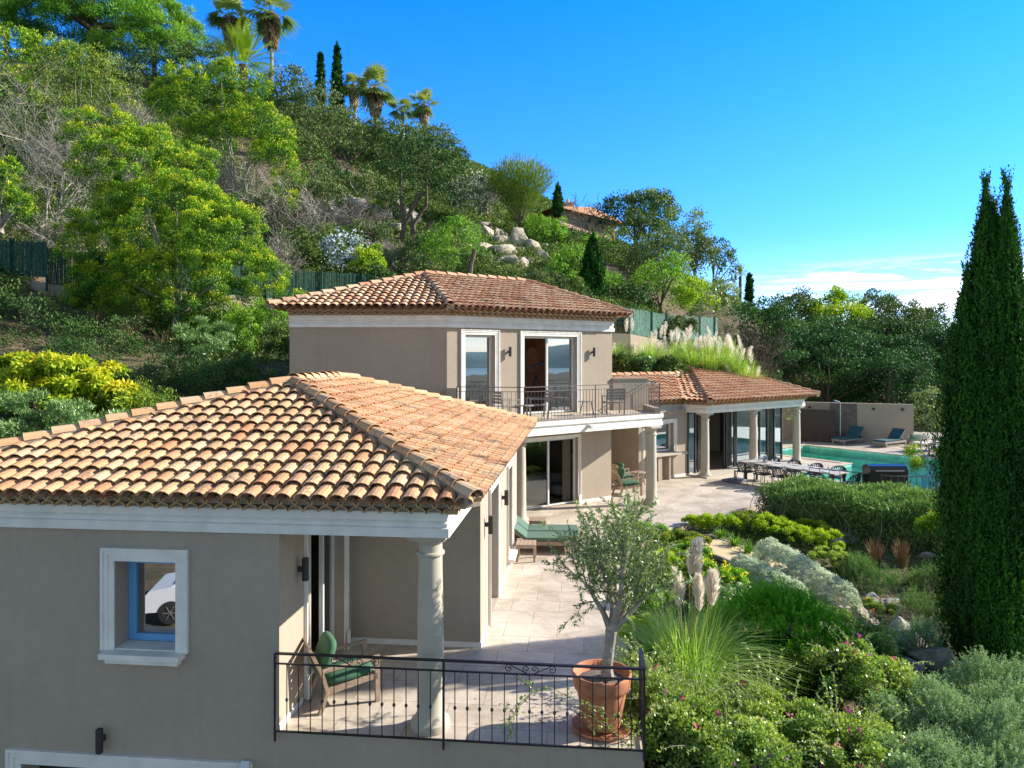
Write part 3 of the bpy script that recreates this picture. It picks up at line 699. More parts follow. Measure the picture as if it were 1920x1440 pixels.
# ------------------------------------------------------------------ upper storey
FU=Fr(UC,-NI); FS=Fr((-6.45,20.88),(0,-1))
wl=(.62,1.68,2.852,5.33); wr=(2.78,4.95,2.852,5.33)
m=MB(); FU.wall(m,0,6.53,2.84,5.56,[wl,wr],.26,ends=False); FS.wall(m,0,6.45-1.886,1.0,5.56,(),.26,ends=False)
FR=Fr(UR,A); FR.wall(m,0,6,2.4,5.56,(),.26,ends=False)
FW2=Fr((-6.45,28),(-1,0)); FW2.wall(m,0,7.12,0,5.56,(),.26,ends=False)
# parapets of the balcony
m.hexa([(-1.88,20.62),(-1.55,20.62),(-1.55,20.86),(-1.88,20.87)],1.0,3.78)
q0=UR+np.array([.02,-.05]); q1=np.array([4.78,25.15]); dd=q1-q0; dd/=np.linalg.norm(dd); nn_=np.array([dd[1],-dd[0]])
m.hexa([q0,q1,q1-nn_*.2,q0-nn_*.2],2.4,3.9)
part(m,'wall',M['stucco'],'beige upper storey walls')
m=MB(); cornice(m,[(-6.45,20.88),UC,UR,UR+NI*6],5.53,.36,-.2); part(m,'cornice',M['white'])
m=MB(); m.hexa([q0+nn_*.04,q1+nn_*.04,q1-nn_*.24,q0-nn_*.24],3.9,3.945); part(m,'coping',M['stucco'])
window(FU,wl,.22,'alu','glass','window','narrow glazed upper opening with white surround',mull=(),fw=.07,sur=.16)
w=window(FU,wr,.2,'alu','glass','sliding_door','upper sliding door with one leaf open and white surround',mull=(3.82,),fw=.07,sur=.16,panes=(1,))
FI=FU
room(FU,.1,6.2,-3.9,-.27,2.846,5.5,flat('warm_wall',(.72,.42,.25),.85,var=.1))
# balcony slab and fascia
K=np.array([.34,19.95]);B1=np.array([4.83,23.3]);B2=np.array([4.78,25.2])
bal=[np.array([-1.6,20.3]),K,B1,B2]
m=MB(); m.prism([(-1.9,20.9),(-1.6,20.3),tuple(K),tuple(B1),tuple(B2),tuple(UR+NI*.1),tuple(UC+NI*.1)],2.50,2.84); part(m,'balcony_floor',M['travertine'])
m=MB(); m.sweep(bal,[(-.25,2.46),(.05,2.46),(.05,2.58),(.02,2.60),(.02,2.68),(.05,2.70),(.07,2.72),(.07,2.835),(-.02,2.835),(-.25,2.835)]); part(m,'balcony_edge',M['white'])
m=MB(); m.hexa([B1-np.array([.25,.12]),B1-np.array([.05,.12]),B2-np.array([.05,.2]),B2-np.array([.25,.2])],2.84,3.02); part(m,'kerb',M['stucco'])
# ground floor body under it
FLo=Fr(np.array([2.0,22.85])-A*3.6,-NI)      # a=0 at left
dlo=(1.62,3.72,.012,2.12)
m=MB(); FLo.wall(m,0,5.165,-.5,2.5,[dlo],.24,ends=False)
e5=FLo.o+FLo.d*5.165
FSd=Fr(e5,A); FSd.wall(m,0,3.0,-.5,2.5,(),.2,ends=False)
FBk=Fr(e5+NI*3.0,-NI); FBk.wall(m,0,5.5,-.5,2.5,(),.2,ends=False)
e6=FBk.o+FBk.d*5.5
part(m,'wall',M['stucco'],'beige ground floor walls behind the terrace')
w=window(FLo,dlo,.16,'alu','glassdoor','sliding_door','wide ground floor sliding door standing open',mull=(2.62,),fw=.06,sur=.1,plinth=.28,panes=(0,))
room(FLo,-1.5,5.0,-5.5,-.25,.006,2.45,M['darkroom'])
cB=np.array([4.42,22.85]); column(cB); cC=np.array([.23,20.3]); column(cC); cD=np.array([4.83,27.05]); column(cD)
for c in (cB,cC,cD): m=MB(); abacus(m,c,A,NI,2.48,.235); part(m,'capital',M['stone'])
m=MB(); m.sweep([FLo.p(3.9,0,0),e5],[(0,0),(.014,0),(.014,.085),(0,.09)]); part(m,'skirting',M['white']); m=MB(); m.sweep([FBk.o,e6],[(0,0),(.014,0),(.014,.085),(0,.09)]); part(m,'skirting',M['white'])
# ------------------------------------------------------------------ pool wing
W1=np.array([5.35,27.25]); FWw=Fr(W1-A*1.0,-NI)
mK=MB(); FK=Fr(FWw.o+A*.22+NI*3,-A); FK.wall(mK,0,3.0,-.5,2.5,(),.2,ends=False); part(mK,'wall',M['stucco'],'short return wall behind the rear column')
ww=(1.02,2.12,1.02,2.12)
m=MB(); FWw.wall(m,.22,3.2,-.5,2.6,[ww],.3,ends=False)
eW=FWw.o+FWw.d*3.2
# pier by the glass
m.hexa([eW+np.array([0,0]),eW+A2*.12,eW+A2*.12-N2*.5,eW-N2*.5],-.5,2.6)
part(m,'wall',M['stucco'],'beige kitchen wall beside the glazed wing')
w=window(FWw,ww,.2,'alu','glass','kitchen_hatch_window','white framed kitchen hatch with stone counter',mull=(),fw=.07,sur=.15)
m=MB(); FWw.box(m,.72,2.5,.0,.38,.93,1.0); build(m,'counter',M['stone'],w)
m=MB(); FWw.box(m,.95,1.15,.0,.3,.0,.93); FWw.box(m,1.55,1.62,.0,.3,0,.93); build(m,'counter_support',M['stucco'],w)
m=MB(); m.sweep([FWw.p(.22,0,0),FWw.p(3.2,0,0)],[(0,0),(.014,0),(.014,.085),(0,.09)]); part(m,'skirting',M['white'])
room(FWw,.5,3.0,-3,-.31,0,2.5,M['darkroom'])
Wpl=[W0-N2*0.0,WE-A*.1,WC-A2*.18+N2*.2,WC+A2*6.65+N2*.2,WC+A2*6.65-N2*6]
m=MB(); cornice(m,Wpl,2.49,.33,-.35); part(m,'cornice',M['white'])
m=MB(); m.prism([WC+N2*.1,WC+A2*6.6+N2*.1,WC+A2*6.6-N2*5,WC-N2*5],2.52,2.54); part(m,'ceiling',M['white'])
FG=Fr(WC-A2*.25-N2*.62,N2)
for k in (0,3.2,6.45): column(WC+A2*k,0,2.49)
for k in (0,3.2,6.45): m=MB(); abacus(m,WC+A2*k,A2,N2,2.49); part(m,'capital',M['stone'])
m=MB(); m.prism([WC+N2*.33-A2*.3,WC+N2*.33+A2*6.8,WC-N2*.7+A2*6.8,WC-N2*.7-A2*.3],.001,.055); part(m,'plinth',M['stone'])
# glazed wall: dark mullions and panes, folding doors slid open in the first bay
ms=[0,.42,1.9,2.12,2.42,2.85,3.25,3.95,4.35,4.9,5.35,5.9,6.45,6.6]
m=MB()
for a in (0,.42,.62,2.28,2.42,3.0,3.12,4.25,4.8,5.35,5.9,6.5): FG.box(m,a,a+.055,-.05,.03,.056,2.49)
FG.box(m,0,6.56,-.06,.04,2.43,2.489); FG.box(m,2.3,6.55,-.05,.03,.056,.09)
wg=part(m,'glazed_wall',M['dark'],'dark framed folding glass wall facing the pool')
for a0,a1 in ((.055,.42),(2.475,3.0),(3.175,4.25),(4.305,4.8),(4.855,5.35),(5.405,5.9),(5.955,6.5)):
    g=MB(); g.quad(FG.p(a0,-.01,.09),FG.p(a1,-.01,.09),FG.p(a1,-.01,2.43),FG.p(a0,-.01,2.43)); build(g,'pane',M['glasswing'],wg)
FG2=Fr(FG.p(6.56,0,0)[:2],A2)
m=MB(); 
for a in (0.05,1.6,3.2): FG2.box(m,a,a+.06,-.05,.03,.056,2.42)
FG2.box(m,.05,3.26,-.05,.03,2.421,2.489)
wg2=part(m,'glazed_end',M['dark'])
g=MB(); g.quad(FG2.p(.11,0,.09),FG2.p(1.6,0,.09),FG2.p(1.6,0,2.43),FG2.p(.11,0,2.43)); build(g,'pane',M['glasswing'],wg2)
room(FG,-.2,6.6,-6.5,-.1,.057,2.5,flat('inner_render',(.68,.60,.50),.9,var=.06))
cu=MB()
for a0,a1 in ((5.0,5.35),(5.5,5.85),(6.0,6.4)):
    pts=[(a0+(a1-a0)*i/24,-.2+.03*math.sin(i*1.3)) for i in range(25)]
    for i in range(24): cu.quad(FG.p(pts[i][0],pts[i][1],.08),FG.p(pts[i+1][0],pts[i+1][1],.08),FG.p(pts[i+1][0],pts[i+1][1],2.42),FG.p(pts[i][0],pts[i][1],2.42))
tag(build(cu,'curtain',M['creamcloth'],smooth=True),'pale curtains gathered inside the pool wing glazing','curtain')
# unseen slabs added to stop sunlight leaking through the hollow roofs
for q,z in (([FB(-8.1,.3),FB(-.36,.3),FB(-.36,9.5),FB(-8.1,9.5)],2.86),([(-6.45,20.86),UC-np.array([0,.02]),UR,UR+NI*6.5,(-6.45,27.9)],5.95),([WC+N2*.15-A2*.2,WC+A2*6.6+N2*.15,WC+A2*6.6-N2*6,WC-A2*3-N2*5,W0+NI*3,W0,WE],2.88)):
    m=MB(); m.prism([tuple(p) for p in q],z,z+.05); part(m,'light_blocker',M['mortar'])
# ------------------------------------------------------------------ terrace, pool
def tri_poly(mb,outer,holes,z):
    from mathutils.geometry import tessellate_polygon
    loops=[[Vector((float(p[0]),float(p[1]),0)) for p in l] for l in [outer]+holes]
    t=tessellate_polygon(loops); pts=[p for l in loops for p in l]
    v=[(p.x,p.y,z) for p in pts]
    f=[]
    for a,b,c in t:
        A_=(pts[b]-pts[a]).cross(pts[c]-pts[a]).z
        f.append((a,b,c) if A_>0 else (a,c,b))
    mb.add(v,f)
m=MB(); tri_poly(m,terr,[pool],0.0)
n=len(terr); v=[(p[0],p[1],0) for p in terr]+[(p[0],p[1],-2.6) for p in terr]
m.add(v,[(i,n+i,n+(i+1)%n,(i+1)%n) for i in range(n)])
tag(build(m,'terrace',M['travertine']),kind='structure')
m=MB(); n=len(pool); v=[(p[0],p[1],-.0) for p in pool]+[(p[0],p[1],-1.5) for p in pool]
m.add(v,[(i,(i+1)%n,n+(i+1)%n,n+i) for i in range(n)]); tri_poly(m,pool,[],-1.5)
pt=tag(build(m,'pool_basin',M['mosaic']),kind='structure')
m=MB()
for i,(w_,z_) in enumerate(((1.5,-1.1),(1.0,-.72),(.5,-.36))):
    m.hexa([an(35.39-w_,-20.69),an(35.39,-20.69),an(35.39,-14.5),an(35.39-w_,-14.5)][::1],z_-.37 if i else -1.49,z_)
tag(build(m,'pool_steps',M['mosaic'],fixn=True),kind='structure')
m=MB(); tri_poly(m,pool,[],-.10); tag(build(m,'pool_water',M['water']),kind='structure')
m=MB(); m.sweep([(p[0],p[1]) for p in pool],[(0,.003),(.0,.03),(.28,.03),(.28,.003)] if False else [(-.04,.004),(-.04,.03),(.26,.03),(.26,.004)],closed=True)
tag(build(m,'pool_coping',flat('pool_coping',(.50,.40,.30),.7,var=.1),fixn=True),kind='structure')
# ------------------------------------------------------------------ railings
def spiral(c,d,r0,turns,sgn,start):
    pts=[]
    for i in range(22):
        t=i/21; a=start+sgn*turns*2*PI*t; r=r0*(1-.85*t)
        pts.append((c[0]+math.cos(a)*r,c[1]+math.sin(a)*r))
    return pts
def railing(label,path,z0,h,mat,bottom=.03,sp=.153,posts=(),scr=(),r=.011,drop=0,band=.125,knot=True):
    path=[np.asarray(p,float) for p in path]; root=thing('iron_railing',label,'railing',(*path[0],z0))
    zt=z0+h; m=MB()
    for i in range(len(path)-1):
        for z,w,hh in ((zt,.042,.022),(zt-band,.026,.016),(z0+bottom,.028,.018)):
            m.beam((*path[i],z),(*path[i+1],z),w if z==zt else w,hh)
    build(m,'rail',M[mat],root)
    allp=list(path)+[np.asarray(p,float) for p in posts]
    for p in allp:
        m=MB(); m.obox((p[0]-.014,p[1]-.014,z0-drop),(.028,0,0),(0,.028,0),(0,0,h+drop)); build(m,'post',M[mat],root)
    for i in range(len(path)-1):
        d=path[i+1]-path[i];Ld=np.linalg.norm(d);d/=Ld;k=int(Ld/sp)
        for j in range(1,k+1):
            s=j*Ld/(k+1);p=path[i]+d*s
            if min(np.linalg.norm(p-q) for q in allp)<.04: continue
            m=MB(); m.tube([(*p,z0+bottom),(*p,zt-band)],.0068,6,cap=False)
            if knot: m.lathe([(.004,-.03),(.014,-.018),(.021,0),(.014,.018),(.004,.03)],p[0],p[1],z0+h*.43,8)
            build(m,'baluster',M[mat],root)
        for (seg,s) in scr:
            if seg!=i: continue
            m=MB(); zc=zt-band/2; R=band*.40
            for sx in (-1,1):
                for (off,sg) in ((.05,1),(.26,-1)):
                    cc=(sx*off*1.0,0); sp_=spiral((0,0),None,R,1.25,sx*sg,PI/2 if sg<0 else -PI/2)
                    pts=[(*(path[i]+d*(s+sx*off+q[0])),zc+q[1]) for q in sp_]; m.tube(pts,.0058,5,cap=False)
                pts=[(*(path[i]+d*(s+sx*(.05+.21*t))),zc+R*(1-2*t)*-1*(1 if True else 1)*math.cos(PI*0)) for t in np.linspace(0,1,9)]
                m.tube(pts,.0058,5,cap=False)
            build(m,'scroll_ornament',M[mat],root)
    return root
a0=FB(-2.56,.26);a1=FB(1.985,.26)
mid=FB(-.42,.26)
railing('black wrought iron railing with scrolls along the near terrace edge',[FB(-2.54,.245),FB(1.985,.245),FB(1.985,.85)],.0,1.0,'iron',posts=[mid],scr=[(0,1.02),(0,3.18)],drop=.09,bottom=.035)
railing('sunlit iron balcony railing round the upper balcony',[np.array([-1.56,20.36]),K+np.array([0,.05]),B1+np.array([-.05,.03]),B2+np.array([-.05,-.05])],2.84,.985,'sunlitiron',sp=.125,posts=[K+(B1-K)*.48],scr=[(0,.6),(1,1.1),(1,4.2),(2,1.0)],drop=.1,knot=False)
# ------------------------------------------------------------------ lamps, camera
def lamp(F,a,z,label,name='wall_lamp',s=1.0):
    p=F.p(a,0,z); t=thing(name,label,'wall lamp',p,'cylindrical wall lamps')
    m=MB(); F.box(m,a-.02,a+.02,0,.06,z-.035,z+.035); build(m,'bracket',M['dark'],t)
    q=F.p(a,.10,z); m=MB(); m.lathe([(.043,-.15),(.045,-.145),(.045,.145),(.043,.15)],q[0],q[1],z,16); build(m,'lamp_tube',M['dark'],t)
    return t
lamp(Fl,.60,1.85,'dark tube lamp on the porch side wall by the curtain door')
lamp(Fe,.52,1.86,'dark tube lamp on the lit side wall nearest the near roof corner')
lamp(Fe,3.0,1.83,'dark tube lamp on the side wall between door and narrow window')
lamp(FU,2.18,4.83,'dark tube lamp between the two upper storey openings')
lamp(FU,5.62,4.83,'dark tube lamp right of the upper sliding door')
lamp(Ff,s0-4.85,-.2,'dark tube lamp on the shaded front wall above the basement opening')
t=thing('security_camera','white security camera on the shaded front wall by the basement opening','camera',Ff.p(s0-2.95,.05,-.46))
m=MB(); p=Ff.p(s0-2.95,.0,-.46)
Ff.box(m,s0-3.0,s0-2.9,0,.03,-.51,-.41); m.tube([Ff.p(s0-2.95,.03,-.46),Ff.p(s0-2.95,.09,-.46)],.02,8); build(m,'bracket',M['alu'],t)
m=MB(); m.tube([Ff.p(s0-2.92,.06,-.42),Ff.p(s0-2.97,.22,-.50)],.042,12); m.obox(Ff.p(s0-2.98,.06,-.38),np.array([*(Ff.d*.11),0]),np.array([*(Ff.n*.17),-.07]),(0,0,.012)); build(m,'housing',M['carwhite'],t)
m=MB(); m.tube([Ff.p(s0-2.971,.221,-.5005),Ff.p(s0-2.974,.232,-.506)],.03,12); build(m,'lens',M['dark'],t)
t=thing('security_camera','small cream security camera under the edge of the upper balcony','camera',(1.9,21.1,2.6))
q=K+(B1-K)*.42; nb=np.array([.6,-.8]); m=MB(); m.tube([(*(q+nb*.08),2.62),(*(q+nb*.2),2.58)],.055,12); build(m,'housing',M['creamcloth'],t)
m=MB(); m.tube([(*(q+nb*.02),2.64),(*(q+nb*.09),2.62)],.03,8); build(m,'bracket',M['alu'],t)
# ------------------------------------------------------------------ furniture
def curvebox(mb,x0,x1,pts,th):
    """plate of width x0..x1 following (y,z) points"""
    pts=np.array(pts,float); 
    for i in range(len(pts)-1):
        mb.beam(((x0+x1)/2,*pts[i]),((x0+x1)/2,*pts[i+1]),abs(x1-x0),th,up=(1,0,0)) if False else mb.obox((x0,pts[i][0],pts[i][1]),(x1-x0,0,0),(0,*(pts[i+1]-pts[i])),(0,0,th))
def cushion(mb,c,sx,sy,sz,rx=0,n=8,puff=1.0):
    """soft pillow: superellipsoid"""
    u=np.linspace(-PI/2,PI/2,n+1); v=np.linspace(-PI,PI,2*n+1)[:-1]; e=.45
    sg=lambda w,e_: np.sign(w)*np.abs(w)**e_
    Uu,Vv_=np.meshgrid(u,v,indexing='ij')
    x=sx/2*sg(np.cos(Uu),e)*sg(np.cos(Vv_),e); y=sy/2*sg(np.cos(Uu),e)*sg(np.sin(Vv_),e); z=sz/2*sg(np.sin(Uu),.8)
    cr,sr=math.cos(rx),math.sin(rx); Y=y*cr-z*sr; Z=y*sr+z*cr
    k=2*n; pts=np.stack([x.ravel()+c[0],Y.ravel()+c[1],Z.ravel()+c[2]],1)
    i,j=np.meshgrid(np.arange(n),np.arange(k),indexing='ij'); j2=(j+1)%k
    mb.add(pts,np.stack([i*k+j,i*k+j2,(i+1)*k+j2,(i+1)*k+j],-1).reshape(-1,4))
def armchair(label,loc,rz,wood,cush,group=None,pillows=1):
    t=local(thing('armchair',label,'armchair',(0,0,0),group)); w=.66
    for sx in (-1,1):
        m=MB(); x=sx*(w/2-.025)
        m.beam((x,.34,0),(x,.33,.60),.05,.06); build(m,'leg',M[wood],t)
        m=MB(); pts=[(x,-.44,0),(x,-.34,.28),(x,-.42,.55),(x,-.58,.88)]
        for i in range(3): m.beam(pts[i],pts[i+1],.045,.07,up=(1,0,0))
        build(m,'rear_leg',M[wood],t)
        m=MB(); m.beam((x,-.42,.55),(x,.37,.61),.065,.03); build(m,'armrest',M[wood],t)
        m=MB(); m.beam((x,-.34,.27),(x,.33,.36),.035,.07); build(m,'side_rail',M[wood],t)
    m=MB(); m.beam((-w/2,.32,.36),(w/2,.32,.36),.03,.08); 
    for k in range(6):
        y=-.30+k*.115; m.obox((-w/2+.03,y,.285+(y+.3)*.125),(w-.06,0,0),(0,.075,.01),(0,0,.018))
    build(m,'seat_slats',M[wood],t)
    m=MB()
    for k in range(6):
        z=.36+k*.09; y=-.37-(z-.32)*.36; m.obox((-w/2+.03,y,z),(w-.06,0,0),(0,-.025,.066),(0,.018,0.004))
    build(m,'back_slats',M[wood],t)
    if cush:
        m=MB(); cushion(m,(0,.0,.385),w-.09,.66,.13,.12); build(m,'seat_cushion',M[cush],t,smooth=True)
        m=MB(); cushion(m,(0,-.31,.66),w-.12,.52,.15,1.22); build(m,'back_cushion',M[cush],t,smooth=True)
    t.location=[float(q) for q in loc]; t.rotation_euler=(0,0,rz); return t
armchair('weathered teak armchair with green cushions on the near porch',(-2.27,9.90,.0),math.radians(-62),'teak','green')
ch=armchair('teak armchair with dark green cushions under the balcony, nearer the front column',(3.95,24.45,0),math.radians(-75),'teak','green','armchairs under the balcony')
dup(ch,'teak armchair with dark green cushions under the balcony, farther by the round table',(4.05,25.75,0),math.radians(-65),1,'armchairs under the balcony')
def pillow(loc,rz,label,mat='greycloth'):
    t=MB(); cushion(t,(0,0,0),.42,.40,.14,1.2); o=build(t,'cushion',M[mat],smooth=True); tag(o,label,'cushion'); o.location=loc; o.rotation_euler=(0,0,rz)
pillow((3.68,24.50,.66),math.radians(-75),'grey green scatter cushion on the nearer armchair under the balcony')
pillow((3.80,25.86,.66),math.radians(-65),'grey green scatter cushion on the farther armchair under the balcony')
def roundtable(label,loc,r,h,mat):
    t=thing('side_table',label,'table',loc); 
    m=MB(); m.lathe([(r,h-.025),(r,h)],loc[0],loc[1],loc[2],24); build(m,'table_top',M[mat],t)
    for k in range(3):
        a=k*2.1+.4; m=MB(); m.beam((loc[0]+r*.55*math.cos(a),loc[1]+r*.55*math.sin(a),loc[2]+h-.03),(loc[0]+r*.9*math.cos(a),loc[1]+r*.9*math.sin(a),loc[2]),.03,.03); build(m,'leg',M[mat],t)
roundtable('small round teak table beside the armchairs under the balcony',(4.62,26.2,0),.27,.48,'teak')
# balcony furniture
def slat_chair(label,loc,rz,mat='greyteak',w=.62,group='slatted chairs on the balcony'):
    t=local(thing('slatted_chair',label,'chair',(0,0,0),group))
    for sx in (-1,1):
        x=sx*(w/2-.02)
        for y,h in ((-.26,.82),(.26,.58)):
            m=MB(); m.beam((x,y,0),(x,y-(.08 if y<0 else 0),h),.04,.045); build(m,'leg',M[mat],t)
        m=MB(); m.beam((x,-.33,.575),(x,.29,.585),.055,.025); build(m,'armrest',M[mat],t)
    m=MB(); 
    for k in range(6): m.obox((-w/2+.02,-.25+k*.09,.38),(w-.04,0,0),(0,.07,0),(0,0,.02))
    m.beam((-w/2,.26,.36),(w/2,.26,.36),.03,.06); build(m,'seat',M[mat],t)
    m=MB()
    for k in range(4): m.obox((-w/2+.02,-.30-k*.017,.47+k*.095),(w-.04,0,0),(0,-.012,.078),(0,.018,0))
    build(m,'backrest',M[mat],t)
    t.location=[float(q) for q in loc]; t.rotation_euler=(0,0,rz); return t
s1=slat_chair('grey slatted chair on the balcony in front of the beige parapet',(3.25,23.15,2.84),math.radians(8))
dup(s1,'grey slatted chair on the balcony left of the upper sliding door',(-.15,21.05,2.84),math.radians(-60),1,'slatted chairs on the balcony')
dup(s1,'grey slatted chair on the balcony in front of the dark open doorway',(.75,21.6,2.84),math.radians(100),1,'slatted chairs on the balcony')
roundtable('small round grey table on the balcony beside the slatted chair',(2.35,22.6,2.84),.28,.45,'greyteak')
roundtable('low grey table on the balcony between the two left chairs',(.35,21.1,2.84),.28,.42,'greyteak')
# sun loungers
def lounger(label,loc,rz,wood,cl,ang=38,group='sun loungers by the side wall',L=2.0,w=.70):
    t=local(thing('sun_lounger',label,'sun lounger',(0,0,0),group))
    m=MB(); 
    for sx in (-1,1): m.beam((sx*(w/2-.03),-L/2,.24),(sx*(w/2-.03),L/2,.24),.04,.09)
    m.beam((-w/2,L/2,.24),(w/2,L/2,.24),.04,.09); m.beam((-w/2,-L/2,.24),(w/2,-L/2,.24),.04,.09)
    for k in range(12): m.obox((-w/2+.05,-L/2+.75+k*.105,.27),(w-.1,0,0),(0,.08,0),(0,0,.018))
    build(m,'frame',M[wood],t)
    for sx in (-1,1):
        for y in (-L/2+.15,L/2-.1):
            m=MB(); m.beam((sx*(w/2-.03),y,0),(sx*(w/2-.03),y,.24),.06,.06); build(m,'leg',M[wood],t)
    ca,sa=math.cos(math.radians(ang)),math.sin(math.radians(ang)); y0=-L/2+.72
    m=MB(); m.obox((-w/2+.02,y0,.30),(w-.04,0,0),(0,L/2-y0,0),(0,0,.075)); build(m,'mattress',M[cl],t,bev=.02)
    m=MB(); m.obox((-w/2+.02,y0,.30),(w-.04,0,0),(0,-.8*ca,.8*sa),(0,.075*sa,.075*ca)); build(m,'back_cushion',M[cl],t,bev=.02)
    m=MB(); m.obox((-w/2+.04,y0,.275),(w-.08,0,0),(0,-.78*ca,.78*sa),(0,.02*sa,.02*ca)); m.beam((0,y0-.6*ca,.27+.6*sa),(0,y0-.75,.22),.3,.02); build(m,'backrest',M[wood],t)
    t.location=[float(q) for q in loc]; t.rotation_euler=(0,0,rz); return t
rl=math.radians(-90-3)
l1=lounger('sage green lounger nearest the camera beside the side wall',(.62,17.45,0),rl,'teak','sage')
dup(l1,'sage green lounger farther from the camera beside the side wall',(.66,18.18,0),rl,1,'sun loungers by the side wall')
def lowtable(label,loc,rz,mat='teak',w=.46,h=.40,group='square teak side tables'):
    t=local(thing('side_table',label,'table',(0,0,0),group))
    m=MB(); 
    for k in range(5): m.obox((-w/2+k*w/5,-w/2,h-.03),(w/5-.008,0,0),(0,w,0),(0,0,.025))
    m.obox((-w/2+.02,-w/2+.02,h-.09),(w-.04,0,0),(0,w-.04,0),(0,0,.055)); build(m,'table_top',M[mat],t)
    for sx in (-1,1):
        for sy in (-1,1):
            m=MB(); m.beam((sx*(w/2-.035),sy*(w/2-.035),0),(sx*(w/2-.035),sy*(w/2-.035),h-.09),.05,.05); build(m,'leg',M[mat],t)
    t.location=[float(q) for q in loc]; t.rotation_euler=(0,0,rz); return t
lt=lowtable('square teak table in front of the sage lounger',(.33,16.62,0),-.08)
dup(lt,'square teak table behind the sage loungers',(.68,19.0,0),-.1,1,'square teak side tables')
# pool side
rw=math.atan2(-N2[0],N2[1])
pl=lounger('teal lounger in the shade by the pool wall, left of the pair',(18.1,38.7,0),math.radians(122),'greyteak','teal',42,'teal loungers by the pool')
dup(pl,'teal lounger in the shade by the pool wall, right of the pair',(19.75,37.6,0),math.radians(122),1,'teal loungers by the pool')
lowtable('low pale table right of the teal loungers',(21.0,37.2,0),.5,'greyteak',.5,.4,None)
def fr_pt(px,y,z=0): D=(HC-z)*F_/(y-HY); return np.array([(px-960)/F_*D,D])
wa=fr_pt(1500,824);wb=fr_pt(1713,833)
d=(wb-wa);Lw=np.linalg.norm(d);Fp=Fr(wa,(d[1]/Lw,-d[0]/Lw))
t=thing('garden_wall','low beige garden wall behind the teal loungers','wall',(*wa,0))
m=MB(); Fp.box(m,-2.5,Lw,-.25,0,-1,2.12); build(m,'wall_panel',M['stucco'],t)
m=MB(); Fp.box(m,1.55,2.9,.003,.04,.0,2.07)
build(m,'wood_cladding',flat('grey_boards',(.14,.11,.10),.8,var=.3,scale=5),t)
m=MB()
for k in range(5): Fp.box(m,-.3+k*.42,.115+k*.42,.9,.95,.0,1.78)
tag(build(m,'privacy_screen',M['corten']),'tall rust brown panel screen standing before the garden wall','screen')
m=MB(); q=Fp.p(2.05,.75,0); m.tube([(q[0],q[1],0),(q[0],q[1],2.15),(q[0]-.05,q[1],2.22),(q[0]-.35,q[1]-.1,2.3)],.022,8); m.tube([(q[0]-.35,q[1]-.1,2.31),(q[0]-.37,q[1]-.1,2.28)],.07,10)
tag(build(m,'outdoor_shower',M['steel']),'slim steel outdoor shower pole in front of the wooden cladding','shower')
for a,l in ((.5,'small black lamp on the garden wall above the brown screen'),(3.7,'small black lamp on the garden wall above the left teal lounger'),(5.1,'small black lamp on the garden wall above the right teal lounger')):
    m=MB(); Fp.box(m,a-.06,a+.06,.002,.1,1.78,1.9); tag(build(m,'wall_lamp',M['dark']),l,'wall lamp')
# sofa by the pool
def sofa(label,loc,rz,w,mat='greyteak',cu='creamcloth',n=2):
    t=local(thing('garden_sofa',label,'sofa',(0,0,0)))
    m=MB(); m.obox((-w/2,-.38,.28),(w,0,0),(0,.76,0),(0,0,.06)); m.beam((-w/2,-.36,.70),(w/2,-.36,.70),.03,.08); m.beam((-w/2,-.36,.5),(w/2,-.36,.5),.03,.05)
    build(m,'frame',M[mat],t)
    for sx in (-1,1):
        m=MB(); x=sx*(w/2-.03); m.beam((x,-.37,0),(x,-.37,.74),.05,.05); m.beam((x,.36,0),(x,.36,.56),.05,.05); m.beam((x,-.4,.57),(x,.4,.57),.07,.03); build(m,'armrest',M[mat],t)
    for k in range(n):
        x=-w/2+w/n*(k+.5); m=MB(); cushion(m,(x,.02,.42),w/n-.04,.68,.15); build(m,'seat_cushion',M[cu],t,smooth=True)
        m=MB(); cushion(m,(x,-.24,.66),w/n-.06,.40,.15,1.3); build(m,'back_cushion',M['sage'] if k%2 else M[cu],t,smooth=True)
    t.location=loc; t.rotation_euler=(0,0,rz)
sofa('cream cushioned garden sofa right of the pool wall',(20.5,35.6,0),math.radians(205),1.9)
sofa('low garden armchair with back to the pool water',(20.2,33.9,0),math.radians(30),.8,n=1)
